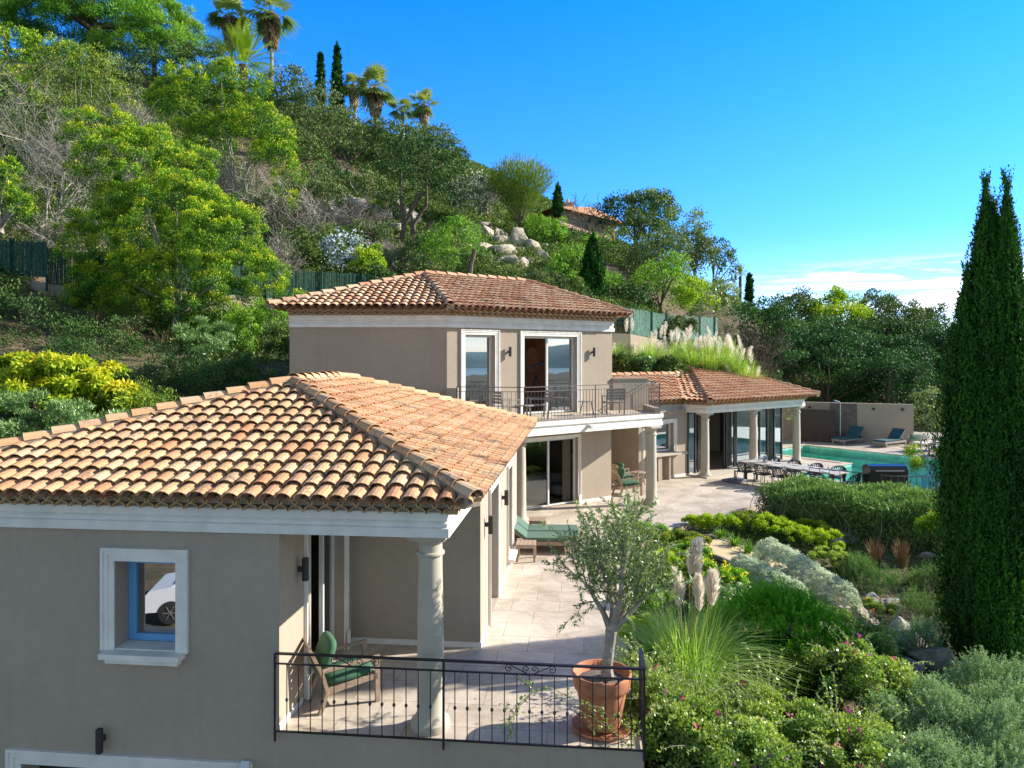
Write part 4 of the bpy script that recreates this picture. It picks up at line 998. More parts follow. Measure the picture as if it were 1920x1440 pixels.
# dining table and chairs
tc=an(23.7,-14.35)
t=thing('dining_table','long grey outdoor dining table laid with plates beside the pool','table',(*tc,0))
m=MB(); q=lambda a,n_,z: (*(tc+A2*a+N2*n_),z)
m.hexa([q(-.5,-1.85,0)[:2],q(-.5,1.85,0)[:2],q(.5,1.85,0)[:2],q(.5,-1.85,0)[:2]],.71,.75); build(m,'table_top',flat('pale_table',(.42,.38,.33),.6,var=.1),t,fixn=True)
for a in (-.36,.36):
    for n_ in (-1.7,1.7):
        m=MB(); m.beam(q(a,n_,0),q(a,n_,.71),.07,.07); build(m,'leg',M['dark'],t)
def shell_chair(label,loc,rz,group='woven dining chairs',mat='dark',inner=False):
    t=local(thing('woven_chair' if not inner else 'shell_chair',label,'chair',(0,0,0),group))
    for sx in (-1,1):
        for y,y2 in ((-.2,-.26),(.2,.25)):
            m=MB(); m.tube([(sx*.2,y,.44),(sx*.25,y2,0)],.013,6); build(m,'leg',M['dark'],t)
    m=MB(); m.obox((-.25,-.24,.43),(.5,0,0),(0,.5,0),(0,0,.04)); build(m,'seat',M[mat],t,bev=.015)
    m=MB(); k=14
    if inner:
        for i in range(k):
            a0,a1=PI+PI*i/k,PI+PI*(i+1)/k
            h=lambda a: .46+.34*abs(math.sin(a))**.7
            m.quad((.27*math.cos(a0),.26*math.sin(a0),.44),(.27*math.cos(a1),.26*math.sin(a1),.44),(.31*math.cos(a1),.32*math.sin(a1),h(a1)),(.31*math.cos(a0),.32*math.sin(a0),h(a0)))
    else:
        for s_ in (1,-1):
            for i in range(k+4):
                a0=PI+PI*(i-2)/k; a1=a0+s_*.55
                if a1<PI-.1 or a1>2*PI+.1 or a0<PI-.1 or a0>2*PI+.1: continue
                h1=.48+.33*abs(math.sin(a1))**.6
                m.beam((.25*math.cos(a0),.25*math.sin(a0),.44),(.30*math.cos(a1),.30*math.sin(a1),h1),.035,.012)
        pts=[(.30*math.cos(a),.30*math.sin(a),.48+.33*abs(math.sin(a))**.6) for a in np.linspace(PI,2*PI,20)]; m.tube(pts,.016,6)
    build(m,'backrest',M[mat],t)
    t.location=[float(v) for v in loc]; t.rotation_euler=(0,0,rz); return t
ra=math.atan2(-A2[0],A2[1])   # local +Y towards A2
sc=None
ords=['first','second','third','fourth','fifth']
for k in range(5):
    p=tc-A2*.72+N2*(-1.45+k*.72); lab=f'dark woven dining chair, {ords[k]} from the left on the terrace side of the long table'
    if sc is None: sc=shell_chair(lab,(*p,0),ra)
    else: dup(sc,lab,(*p,0),ra+(k%3-1)*.08,1,'woven dining chairs')
for k in range(4):
    p=tc+A2*.74+N2*(-1.3+k*.85); dup(sc,f'dark woven dining chair, {ords[k]} from the left on the pool side of the long table',(*p,0),ra+PI+(k%2)*.1,1,'woven dining chairs')
dup(sc,'dark woven dining chair at the right head of the long table',(*(tc+N2*2.15),0),ra+PI/2,1,'woven dining chairs')
pm=flat('crockery',(.7,.7,.68),.3)
for k in range(5):
    for s_ in (-1,1):
        p=tc+A2*.28*s_+N2*(-1.45+k*.72); m=MB(); m.lathe([(.06,.0),(.13,.012),(.135,.016)],p[0],p[1],.752,16)
        tag(build(m,'plate',pm),f'white plate, {ords[k]} place from the left, {"pool" if s_>0 else "camera"} side of the long table','plate','plates on the dining table')
        m=MB(); g_=p+A2*-.17*s_*-1+N2*.14; g_=p-A2*.13*s_; m.lathe([(.03,0),(.006,.008),(.005,.07),(.03,.1),(.034,.14),(.028,.17)],g_[0],g_[1],.752,10)
        tag(build(m,'wine_glass',M['glass']),f'wine glass at the {ords[k]} place from the left, {"pool" if s_>0 else "camera"} side','glass','glasses on the dining table')
p=tc+N2*-1.1; m=MB(); m.lathe([(.07,0),(.09,.02),(.09,.2),(.05,.24),(.045,.3)],p[0],p[1],.752,14); tag(build(m,'glass_lantern',M['glass']),'clear glass lantern at the left end of the dining table','lantern')
# parasol base
p=fr_pt(1378,903); t=thing('parasol_base','square blue grey parasol base on the terrace by the glass doors','parasol base',(*p,0))
m=MB(); m.hexa([p+A*.4-NI*.3,p+A*.4+NI*.3,p-A*.4+NI*.3,p-A*.4-NI*.3],.005,.1); build(m,'slab',flat('blue_grey_slab',(.10,.12,.18),.6),t,fixn=True,bev=.02)
m=MB(); m.tube([(*p,.1),(*p,.42)],.035,12); build(m,'tube',M['teak'],t)
# barbecue beyond the hedge
p=fr_pt(1625,907,.25)+np.array([0,-1.5]); t=thing('gas_barbecue','black lidded barbecue grill between hedge and pool','barbecue',(*p,0))
F_b=Fr(p-np.array([.62,0]),(0,-1)); m=MB()
pts=[(0,.55),(.0,.95),(.08,1.08),(.3,1.12),(.5,1.05),(.55,.95),(.55,.55)]
for i in range(len(pts)-1):
    a,b=pts[i],pts[i+1]; m.quad(F_b.p(0,-a[0],a[1]),F_b.p(1.24,-a[0],a[1]),F_b.p(1.24,-b[0],b[1]),F_b.p(0,-b[0],b[1]))
for x in (0,1.24): m.poly([F_b.p(x,-a[0],a[1]) for a in pts])
build(m,'lid',flat('black_enamel',(.012,.012,.014),.25),t)
m=MB(); F_b.box(m,-.0,1.24,-.54,0,.0,.545); build(m,'cabinet',M['dark'],t)
m=MB(); F_b.box(m,.15,1.1,.02,.05,.93,.955); build(m,'handle',M['steel'],t)
# handrail of the garden steps beyond the hedge
hp=[fr_pt(1495,893,.9),fr_pt(1600,906,.9),fr_pt(1680,906,.9)]
t=thing('stair_handrail','dark handrail with bars rising beyond the hedge by the pool','railing',(*hp[0],0))
m=MB(); zz=[.9,.85,.85]
P3=[np.array([10.0,24.2,.95]),np.array([12.4,23.5,.78]),np.array([13.9,23.3,.78]),np.array([15.2,24.0,1.12]),np.array([17.0,24.8,1.05])]
for i in range(4): m.beam(P3[i],P3[i+1],.04,.03)
build(m,'rail',M['sunlitiron'],t)
for i in range(4):
    for k in range(8):
        q=P3[i]+(P3[i+1]-P3[i])*k/8; m=MB(); m.tube([(q[0],q[1],0),q],.01,5,cap=False); build(m,'baluster',M['sunlitiron'],t)
# interiors seen through the openings
# telescope on tripod
p=FU.p(4.02,-1.0,2.846); t=thing('binocular_telescope','black binocular telescope on a tripod inside the upper open door','telescope',p)
for k in range(3):
    a=k*2.09+.5; m=MB(); m.tube([(p[0],p[1],p[2]+1.25),(p[0]+.38*math.cos(a),p[1]+.38*math.sin(a),p[2])],.016,6); build(m,'tripod_leg',M['dark'],t)
m=MB(); m.tube([(p[0],p[1],p[2]+.9),(p[0],p[1],p[2]+1.5)],.02,8); build(m,'centre_post',M['dark'],t)
m=MB(); 
for s_ in (-1,1): m.tube([(p[0]-.22,p[1]+s_*.06,p[2]+1.48),(p[0]+.05,p[1]+s_*.06,p[2]+1.55),(p[0]+.26,p[1]+s_*.06,p[2]+1.62)],[.035,.05,.065],12)
build(m,'telescope_body',M['dark'],t)
# oval mirror inside
m=MB(); q=FU.p(3.05,-3.2,2.846+1.75)
Fm=Fr(FU.p(4.9,-3.1,0)[:2],-NI)
pts=[]
for i in range(24):
    a=i*2*PI/24; ca,sa=math.cos(a),math.sin(a); pts.append(Fm.p(.55+.28*np.sign(ca)*abs(ca)**.6,0,2.846+1.7+.48*np.sign(sa)*abs(sa)**.6))
m.poly(pts); mr=build(m,'wall_mirror',glassmat('mirror',(.3,.3,.3),.9)); tag(mr,'rounded wall mirror inside the upper room','mirror')
m=MB(); m.tube(pts+[pts[0]],.02,6); build(m,'frame',M['steel'],mr)
# bed and armchair downstairs
t=thing('bed','bed with white linen and a grey throw inside the ground floor room','bed',FLo.p(1.7,-2.2,0))
m=MB(); FLo.box(m,3.0,4.8,-4.0,-2.1,.12,.42); build(m,'base',M['greycloth'],t)
m=MB(); FLo.box(m,2.98,4.82,-4.0,-2.08,.421,.62); build(m,'duvet',M['creamcloth'],t,bev=.06)
m=MB(); FLo.box(m,2.97,4.83,-3.0,-2.5,.45,.64); build(m,'throw',M['sagegreen'] if False else M['greycloth'],t,bev=.03)
t=thing('pouf_chair','rounded grey armchair inside the ground floor sliding door','armchair',FLo.p(2.75,-1.0,0))
q=FLo.p(3.95,-1.15,0); m=MB(); m.lathe([(.25,.1),(.33,.14),(.36,.35),(.33,.42),(.1,.44)],q[0],q[1],0,18); build(m,'seat',M['greycloth'],t,smooth=True)
m=MB(); k=16
for i in range(k):
    a0,a1=.3+PI*1.1*i/k,.3+PI*1.1*(i+1)/k
    m.quad((q[0]+.38*math.cos(a0),q[1]+.38*math.sin(a0),.2),(q[0]+.38*math.cos(a1),q[1]+.38*math.sin(a1),.2),(q[0]+.42*math.cos(a1),q[1]+.42*math.sin(a1),.72),(q[0]+.42*math.cos(a0),q[1]+.42*math.sin(a0),.72))
build(m,'backrest',M['greycloth'],t,smooth=True)
cu=MB()
for i in range(40):
    a=3.35+.3*i/40; cu.quad(FLo.p(a,-.32+.03*math.sin(i*1.3),.03),FLo.p(a+.0075,-.32+.03*math.sin((i+1)*1.3),.03),FLo.p(a+.0075,-.32+.03*math.sin((i+1)*1.3),2.3),FLo.p(a,-.32+.03*math.sin(i*1.3),2.3))
tag(build(cu,'curtain',flat('brown_curtain',(.22,.18,.14),.9)),'brown curtain inside the ground floor sliding door','curtain')
# indoor dining
p=WC+A2*1.5-N2*2.6; t=thing('indoor_table','round wooden dining table inside the glazed wing','table',(*p,.057))
m=MB(); m.lathe([(.62,.72),(.64,.735),(.62,.75)],p[0],p[1],.057,28); build(m,'table_top',flat('light_oak',(.42,.29,.16),.5),t)
m=MB(); m.lathe([(.3,0),(.3,.03),(.05,.08),(.05,.7)],p[0],p[1],.057,16); build(m,'pedestal',M['dark'],t)
M['shellwhite']=flat('white_shell',(.66,.63,.58),.5,var=.02)
ic=None
for k,(a,l) in enumerate(((-1.2,'nearest the open doors'),(.3,'at the right of the round table'),(-2.6,'left of the round table'),(1.8,'behind the round table'))):
    q=p+np.array([math.cos(a),math.sin(a)])*.85; lab='white shell chair inside the glazed wing, '+l
    if ic is None: ic=shell_chair(lab,(*q,.057),a+PI/2,'white chairs in the glazed wing','shellwhite',True)
    else: dup(ic,lab,(*q,.057),a+PI/2,1,'white chairs in the glazed wing')
# white car on the drive behind the viewpoint (seen mirrored in the blue window)
def car(loc,rz,z):
    t=local(thing('parked_car','white hatchback parked on the drive','car',(0,0,0)))
    prof=[(-2.1,.35),(-2.15,.75),(-1.95,.98),(-1.35,1.08),(-.75,1.45),(.9,1.5),(1.7,1.1),(2.05,.95),(2.1,.4)]
    m=MB()
    for i in range(len(prof)-1):
        w0=.88 if prof[i][1]<1.2 else .66; w1=.88 if prof[i+1][1]<1.2 else .66
        a,b=prof[i],prof[i+1]
        m.quad((a[0],-w0,a[1]),(b[0],-w1,b[1]),(b[0],w1,b[1]),(a[0],w0,a[1]))
    for s_ in (-1,1):
        m.poly([(x,s_*.88,z_) for x,z_ in prof[:4]]+[(1.7,s_*.88,1.1),(2.05,s_*.88,.95),(2.1,s_*.88,.4)])
        m.quad((-1.35,s_*.88,1.08),(-.75,s_*.66,1.45),(.9,s_*.66,1.5),(1.7,s_*.88,1.1))
    m.quad((-2.1,-.88,.35),(-2.1,.88,.35),(2.1,.88,.4),(2.1,-.88,.4))
    build(m,'body',M['carwhite'],t,bev=.05)
    for s_ in (-1,1):
        g=MB(); g.quad((-1.1,s_*.80,1.14),(-.68,s_*.69,1.40),(.8,s_*.69,1.43),(1.3,s_*.81,1.14)); build(g,'side_window',M['rubber'],t)
    g=MB(); g.quad((-1.36,-.7,1.10),(-.8,-.6,1.44),(-.8,.6,1.44),(-1.36,.7,1.10)); build(g,'windscreen',M['rubber'],t)
    for x in (-1.35,1.3):
        for s_ in (-1,1):
            m=MB(); m.tube([(x,s_*.72,.33),(x,s_*.92,.33)],.34,24); w=build(m,'wheel',M['rubber'],t)
            m=MB(); 
            for k in range(6):
                a=k*PI/3; m.beam((x,s_*.925,.33),(x+.22*math.cos(a),s_*.925,.33+.22*math.sin(a)),.05,.02)
            m.tube([(x,s_*.90,.33),(x,s_*.93,.33)],.06,10); build(m,'rim',M['steel'],w)
    t.location=(loc[0],loc[1],z); t.rotation_euler=(0,0,rz)
car((-11.4,-2.3),math.radians(-22),G(-11.4,-2.3)+.02)
# ------------------------------------------------------------------ vegetation generators
def nrm(v): return v/(np.linalg.norm(v,axis=-1,keepdims=True)+1e-9)
def leaves(mb,Pp,Nn,T,Lg,asp,col,fold=.0):
    """rhombic leaves: base at Pp pointing along T, lying across Nn"""
    T=nrm(T); B=nrm(np.cross(Nn,T)); Lg=np.broadcast_to(np.asarray(Lg,float),(len(Pp),))[:,None]; w=Lg*asp*.5
    Nz=np.cross(T,B)
    V=np.stack([Pp,Pp+T*Lg*.45+B*w+Nz*w*fold,Pp+T*Lg,Pp+T*Lg*.45-B*w+Nz*w*fold],1).reshape(-1,3)
    mb.add(V,np.arange(len(V)).reshape(-1,4),col)
def rdir(rng,n): return nrm(rng.normal(size=(n,3)))
def crown(mb,rng,lobes,rc,n,L,asp=.5,up=.35,out=.6,tipw=.25,interior=.12,low=-.45,flatc=1.0,droop=0,cl=1.0,bumpy=1.0):
    """foliage made of leaf clusters over the shells of ellipsoid lobes. lobes: (cx,cy,cz,rx,ry,rz)"""
    lobes=np.asarray(lobes,float); vol=(lobes[:,3]*lobes[:,4]*lobes[:,5])**(2/3)
    nc=max(6,int(cl*3.0*vol.sum()/(rc*rc)))
    li=rng.choice(len(lobes),nc,p=vol/vol.sum()); d=rdir(rng,nc); d[:,2]=np.where(d[:,2]<low,-d[:,2],d[:,2])
    bump_=1+bumpy*(.16*np.sin(d[:,0]*4+li)*np.cos(d[:,1]*5+2*li)+.10*rng.normal(size=nc))
    C=lobes[li,:3]+d*lobes[li,3:]*np.clip(bump_,.6,1.3)[:,None]
    keep=np.ones(nc,bool)
    for k,q in enumerate(lobes):
        e=(((C-q[:3])/q[3:])**2).sum(1); keep&=~((e<.55)&(li!=k))
    C=C[keep]; d=d[keep]; nc=len(C); crn=rng.random(nc)
    rr=rc*(.6+.8*rng.random(nc))
    ci=rng.integers(0,nc,n); e=rdir(rng,n); e[:,2]+=up; e+=d[ci]*.6; e=nrm(e)
    rad=rng.random(n)**.45; Pp=C[ci]+e*(rr[ci]*rad)[:,None]*np.array([1,1,flatc])
    # interior fill; these leaves are darkened, inner shade put into their colour
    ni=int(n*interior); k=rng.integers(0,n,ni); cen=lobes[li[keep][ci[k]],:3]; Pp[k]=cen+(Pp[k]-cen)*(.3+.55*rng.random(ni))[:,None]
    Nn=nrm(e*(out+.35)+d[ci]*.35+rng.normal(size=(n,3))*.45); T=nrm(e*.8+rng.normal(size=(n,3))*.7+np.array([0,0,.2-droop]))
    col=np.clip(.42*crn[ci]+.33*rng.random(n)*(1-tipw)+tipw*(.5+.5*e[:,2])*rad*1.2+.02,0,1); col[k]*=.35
    leaves(mb,Pp,Nn,T,L*(.65+.7*rng.random(n)),asp,col)
    return C
def limbs(mb,rng,base,C,top,r0,nlim=7,bend=.25,twig=0,split=.45):
    """trunk plus limbs reaching cluster centres"""
    base=np.array(base,float); top=np.array(top,float); fork=base+(top-base)*split; r=r0
    k=6; tr=[base+(fork-base)*i/k+rng.normal(size=3)*r0*.25*(0<i) for i in range(k+1)]
    mb.tube(tr,np.linspace(r0*1.25,r0*.8,k+1),8)
    if len(C)==0: return
    idx=rng.choice(len(C),min(nlim,len(C)),replace=False)
    for i in idx:
        e=C[i]; st=np.array(tr[-1-int(rng.integers(0,2))]); mid=(st+e)/2+np.array([0,0,1])*np.linalg.norm(e-st)*bend*.4+rng.normal(size=3)*.05*np.linalg.norm(e-st)
        t=np.linspace(0,1,6)[:,None]; pts=(1-t)**2*st+2*t*(1-t)*mid+t*t*e
        mb.tube(pts,np.linspace(r0*.55,r0*.12,6),6,cap=False)
def shrub_ball(w,d,h,rng,k=3):
    """a few overlapping lobes filling w x d x h (half sizes), base at z=0"""
    l=[(0,0,h*.95,w*.8,d*.8,h*.95)]
    for i in range(k):
        a=rng.random()*6.28; s=.45+.2*rng.random(); l.append((math.cos(a)*w*.5,math.sin(a)*d*.5,h*(.6+.7*rng.random()),w*s,d*s,h*s*1.1))
    return l
def veg(name,label,cat,mat,loc,lobes,rc,n,L,group=None,trunk=None,seed=1,barkm='bark',part_name='foliage',rz=0,extra=None,**k):
    rng=np.random.default_rng(seed); t=thing(name,label,cat,loc,group); loc=np.array(loc,float)
    m=MB(); lb=[(q[0]+loc[0],q[1]+loc[1],q[2]+loc[2],q[3],q[4],q[5]) for q in lobes]
    C=crown(m,rng,lb,rc,n,L,**k)
    build(m,part_name,M[mat],t)
    if trunk:
        m=MB(); r0,sp=trunk[:2]; nl=trunk[2] if len(trunk)>2 else 7
        top=np.array([np.mean([q[0] for q in lb]),np.mean([q[1] for q in lb]),np.mean([q[2] for q in lb])])
        limbs(m,rng,loc-np.array([0,0,.3]),C,top,r0,nl,split=sp); build(m,'trunk',M[barkm],t)
    if extra: extra(t,rng,C,lb)
    return t
SEED=[100]
def tree_px(name,label,cat,mat,px,y0,y1,w,D,group=None,rc=.5,leaf=None,dens=1.0,trunk=True,depth=1.0,k=4,barkm='bark',gy=None,shape=None,**kw):
    """tree surveyed in the photo: crown from y0 to y1, w wide, standing at distance D"""
    SEED[0]+=1; rng=np.random.default_rng(SEED[0])
    x=(px-960)/F_*D; hw=w/2/F_*D; zt=HC-(y0-HY)/F_*D; zb=HC-(y1-HY)/F_*D; hz=(zt-zb)/2
    g=G(x,D); z0=min(g,zb+.2) if gy is None else gy
    L_=leaf or 4.6/F_*D
    cz=(zt+zb)/2-z0
    lobes=[(0,0,cz,hw*.78,hw*.78*depth,hz*.82)]
    for i in range(k):
        a=i*6.28/k+rng.random(); s=.42+.2*rng.random(); lobes.append((math.cos(a)*hw*.5,math.sin(a)*hw*.5*depth,cz+hz*(rng.random()*1.0-.45),hw*s,hw*s*depth,hz*s))
    n=int(dens*6.2*(w*(y1-y0))/(4.6*4.6)*(4.6/F_*D/L_)**2)
    n=max(3000,min(n,34000))
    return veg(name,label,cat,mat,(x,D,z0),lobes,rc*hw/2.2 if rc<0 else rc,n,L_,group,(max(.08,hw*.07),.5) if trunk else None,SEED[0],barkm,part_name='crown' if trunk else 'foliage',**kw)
def at_hill(px,py,d0=22,d1=110):
    D=np.arange(d0,d1,.5); x=(px-960)/F_*D; z=HC-(py-HY)/F_*D; g=gz(x,D); k=np.where(g>z)[0]
    i=k[0] if len(k) else len(D)-1; return np.array([x[i],D[i],g[i]])
def bare_tree(label,px,ybase,ytop,w,D,mat='twig',name='bare_shrub',seed=1,ng=5,stems=7,cat='shrub',fan=1.0,base_g=True,r0=.05,rmin=.006):
    rng=np.random.default_rng(seed); x=(px-960)/F_*D; zb=HC-(ybase-HY)/F_*D; zt=HC-(ytop-HY)/F_*D; g=G(x,D); zb=min(zb,g) if base_g else zb
    H=zt-zb; hw=w/2/F_*D; t=thing(name,label,cat,(x,D,zb)); m=MB(); segs=[]
    def grow(p,d,Ln,r,lv):
        k=3; pts=[p]
        for i in range(k):
            d=nrm(d+rng.normal(size=3)*.16+np.array([0,0,.05])); pts.append(pts[-1]+d*Ln/k)
        m.tube(pts,np.linspace(r,r*.62,k+1),5 if lv<2 else 3,cap=False)
        if lv<ng:
            for c in range(int(rng.integers(2,5)) if lv<ng-1 else 4):
                dd=nrm(d+rng.normal(size=3)*.55*fan+np.array([0,0,.12])); q=pts[int(rng.integers(1,k+1))]
                grow(q,dd,Ln*(.62+.25*rng.random()),max(rmin,r*.6),lv+1)
    for i in range(stems):
        a=rng.random()*6.28; lean=rng.random()*.9; d=nrm(np.array([math.cos(a)*lean*hw/H*1.6,math.sin(a)*lean*hw/H*1.4,1.0]))
        grow(np.array([x+rng.normal()*.2,D+rng.normal()*.2,zb]),d,H*.36,r0*(.7+.6*rng.random()),0)
    build(m,'branches',M[mat],t); return t
def fan_palm(label,px,ytop,yskirt,ybase,w,D,group='fan palms on the ridge',seed=1,dead=.5,mat='palm',name='fan_palm',crownfrac=1.0):
    rng=np.random.default_rng(seed); x=(px-960)/F_*D; Z=lambda y: HC-(y-HY)/F_*D; zt,zb=Z(ytop),Z(ybase); R=w/2/F_*D; zc=zt-R*.9
    t=thing(name,label,'palm tree',(x,D,zb)); m=MB()
    zb=min(zb,G(x,D)-.2); m.tube([(x,D,zb),(x+.08,D,(zb+zc)/2),(x,D,zc)],[.28,.2,.2],8); build(m,'trunk',M['palebark'],t)
    m=MB(); md=MB()
    def fan(mb,c,d,R_,nl,droop,colr):
        d=nrm(d); st=c+d*R_*.52; side=nrm(np.cross(d,np.array([0,0,1.])+rng.normal(size=3)*.1)); upv=np.cross(side,d)
        mb.tube([c,st],.02,3,cap=False)
        for i in range(nl):
            a=(i/(nl-1)-.5)*3.6; dd=nrm(d*math.cos(a)+side*math.sin(a)); tip=st+dd*R_*.58+np.array([0,0,-droop*R_*.25*(1+.3*rng.random())])
            B=nrm(np.cross(dd,upv))*R_*.045; mid=st+(tip-st)*.5+np.array([0,0,.02])
            mb.add([st,mid+B,tip,mid-B],[(0,1,2,3)],colr+.25*rng.random())
    nf=30
    for i in range(nf):
        a=rng.random()*6.28; el=rng.random()*2.2-.75; d=np.array([math.cos(a)*math.cos(el),math.sin(a)*math.cos(el),math.sin(el)])
        fan(m,np.array([x,D,zc])+rng.normal(size=3)*.1,d,R*(.8+.5*rng.random()),12,1.0 if el<.3 else .3,.25+.4*(el>.2)+.1*rng.random())
    build(m,'crown',M[mat],t)
    if yskirt:
        zs=Z(yskirt); n=int(420*dead)
        for i in range(n):
            a=rng.random()*6.28; f=rng.random()**.8; z=zc-.2-(zc-zs)*f*.95; r=R*.52*(1-.45*f); p=np.array([x+math.cos(a)*.15,D+math.sin(a)*.15,z+.3]); tip=np.array([x+math.cos(a)*r,D+math.sin(a)*r,z-.5*R*.5])
            B=np.array([-math.sin(a),math.cos(a),0])*R*.05; mid=(p+tip)/2+np.array([math.cos(a),math.sin(a),0])*.15
            md.add([p,mid+B,tip,mid-B],[(0,1,2,3)],rng.random())
        build(md,'dead_skirt',M['dead'],t)
    return t
def date_palm(label,px,ytop,yc,ybase,w,D,mat='palmgreen',seed=2,nf=46,name='date_palm'):
    rng=np.random.default_rng(seed); x=(px-960)/F_*D; Z=lambda y: HC-(y-HY)/F_*D; R=w/2/F_*D; zc=Z(yc); zb=Z(ybase)
    t=thing(name,label,'palm tree',(x,D,zb)); m=MB(); m.tube([(x,D,min(zb,G(x,D)-.2)),(x,D,zc)],[R*.14,R*.12],8); build(m,'trunk',M['bark'],t); m=MB()
    for i in range(nf):
        a=rng.random()*6.28; el=rng.random()**1.1*1.6-.05; d=np.array([math.cos(a)*math.cos(el),math.sin(a)*math.cos(el),math.sin(el)]); k=9; pts=[np.array([x,D,zc])]; Lf=R*1.12*(.85+.3*rng.random())
        for j in range(k): d=nrm(d+np.array([0,0,-.13*(j/k+.2)])); pts.append(pts[-1]+d*Lf/k)
        pts=np.array(pts); c0=.3+.5*rng.random()
        for j in range(1,k):
            for q in range(2):
                p=pts[j]+(pts[min(j+1,k)]-pts[j])*q*.5; dd=nrm(pts[min(j+1,k)]-pts[j]); sd=nrm(np.cross(dd,np.array([0,0,1.])))
                for s in (-1,1):
                    ll=Lf*.20*math.sin(PI*(j/k)*.85+.35); tt=nrm(sd*s+dd*.8+np.array([0,0,.25])); B=dd*ll*.12
                    tip=p+tt*ll; mid=p+tt*ll*.5; m.add([p,mid+B,tip,mid-B],[(0,1,2,3)],min(1,c0+.2*rng.random()))
    build(m,'crown',M[mat],t); return t
def cypress(label,x,y,zb,H,R,seed=1,tops=((0,0,1.),),n=9000,L=.12,name='cypress',top_thin=1.0,group=None,mat='cypress',base=.0,trunk=.5):
    rng=np.random.default_rng(seed); t=thing(name,label,'cypress tree',(x,y,zb),group); m=MB(); tot=n//len(tops)
    for (ox,oy,hf) in tops:
        h=H*hf; nn=int(tot*hf/np.mean([q[2] for q in tops]))
        ns=max(60,int(nn/16)); f=rng.random(ns)**.85; a=rng.random(ns)*2*PI
        prof=lambda f: np.where(f<.12,.72+.28*f/.12,1.0)*np.power(np.clip(1-np.power(f,2.3*top_thin),0,1),.8)
        rad=R*prof(f)*(.86+.14*np.sin(a*3+f*9))*(.70+.40*rng.random(ns)); fx=np.clip((f-.0)*1.6,0,1)
        C=np.stack([x+ox*fx+rad*np.cos(a),y+oy*fx+rad*np.sin(a),zb+base+f*h*(1-.02)],1)
        ci=np.repeat(np.arange(ns),16); N_=len(ci); sl=(R*.35+.10)*(.6+.8*rng.random(ns)); cr=rng.random(ns)
        tt=rng.random(N_); out=np.stack([np.cos(a),np.sin(a),np.zeros(ns)],1)[ci]
        Pp=C[ci]+out*(-.25+.35*tt[:,None]*(1-tt[:,None]))*sl[ci][:,None]+np.array([0,0,1])*(tt*sl[ci]*1.3)[:,None]+rng.normal(size=(N_,3))*np.array([1,1,.6])*(L*.55)*(1.1-tt[:,None])
        T=nrm(np.array([0,0,1.])+out*.35+rng.normal(size=(N_,3))*.35); Nn=nrm(out+rng.normal(size=(N_,3))*.5)
        leaves(m,Pp,Nn,T,L*(.7+.7*rng.random(N_)),.42,np.clip(.45*cr[ci]+.3*rng.random(N_)+.3*tt-.05,0,1))
        # inner mass of larger, darker leaves
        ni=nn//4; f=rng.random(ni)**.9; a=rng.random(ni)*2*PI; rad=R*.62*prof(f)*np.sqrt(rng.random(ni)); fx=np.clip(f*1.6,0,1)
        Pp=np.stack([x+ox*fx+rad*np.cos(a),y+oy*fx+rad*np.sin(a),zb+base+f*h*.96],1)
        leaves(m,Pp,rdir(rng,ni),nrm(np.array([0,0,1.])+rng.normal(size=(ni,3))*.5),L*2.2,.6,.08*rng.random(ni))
    build(m,'crown',M[mat],t); m=MB(); m.tube([(x,y,min(zb-.3,G(x,y)-.2)),(x,y,zb+H*.8)],[R*.16+.03,.02],8); build(m,'trunk',M['bark'],t); return t
def blades(mb,rng,c,n,r0,H,spread,w,droop=1.0,col=(.2,1),seg=4):
    a=rng.random(n)*2*PI; rr=r0*np.sqrt(rng.random(n)); B=np.stack([c[0]+rr*np.cos(a),c[1]+rr*np.sin(a),np.full(n,c[2])],1)
    a2=a+rng.normal(size=n)*.5; h=H*(.55+.55*rng.random(n)); s=spread*(.15+rng.random(n)); side=np.stack([-np.sin(a2),np.cos(a2),np.zeros(n)],1); out=np.stack([np.cos(a2),np.sin(a2),np.zeros(n)],1)
    V=[]; cc=col[0]+(col[1]-col[0])*rng.random(n)
    for i in range(seg+1):
        t=i/seg; q=B+out*(s*(t**1.6))[:,None]+np.array([0,0,1])*(h*(t*1.25-.55*droop*t**2.6*(s/spread)))[:,None]; ww=w*(1-t)**.7*.5+.0008; V+= [q-side*ww,q+side*ww]
    V=np.stack(V,1); k=2*(seg+1); f=[]
    base=np.arange(n)[:,None]*k
    for i in range(seg): f.append(np.stack([base[:,0]+2*i,base[:,0]+2*i+1,base[:,0]+2*i+3,base[:,0]+2*i+2],1))
    F=np.stack(f,1).reshape(-1,4); mb.add(V.reshape(-1,3),F,np.repeat(cc,seg))
def plume(mb,rng,base,top,r,n=420):
    base=np.array(base,float);top=np.array(top,float);d=top-base; n=int(n*1.0); t=rng.random(n)**.9; bend=rng.normal(size=3)*np.array([1,1,.2])*np.linalg.norm(d)*.16; a=rng.random(n)*2*PI
    rad=r*np.clip(np.sin(PI*np.clip(t*.80+.16,0,1)),0,1)**.8; ax=nrm(np.cross(d,[.3,1,.1])); ay=nrm(np.cross(d,ax)); o=np.cos(a)[:,None]*ax+np.sin(a)[:,None]*ay
    Pp=base+d*t[:,None]+bend*(t**2)[:,None]+o*(rad*.18)[:,None]; T=nrm(nrm(d)*1.1+o*.62+bend*.3+rng.normal(size=(n,3))*.14)
    leaves(mb,Pp,nrm(o+rng.normal(size=(n,3))*.6),T,(rad*1.25+r*.3)*(.5+.9*rng.random(n)**1.5),.06,rng.random(n))
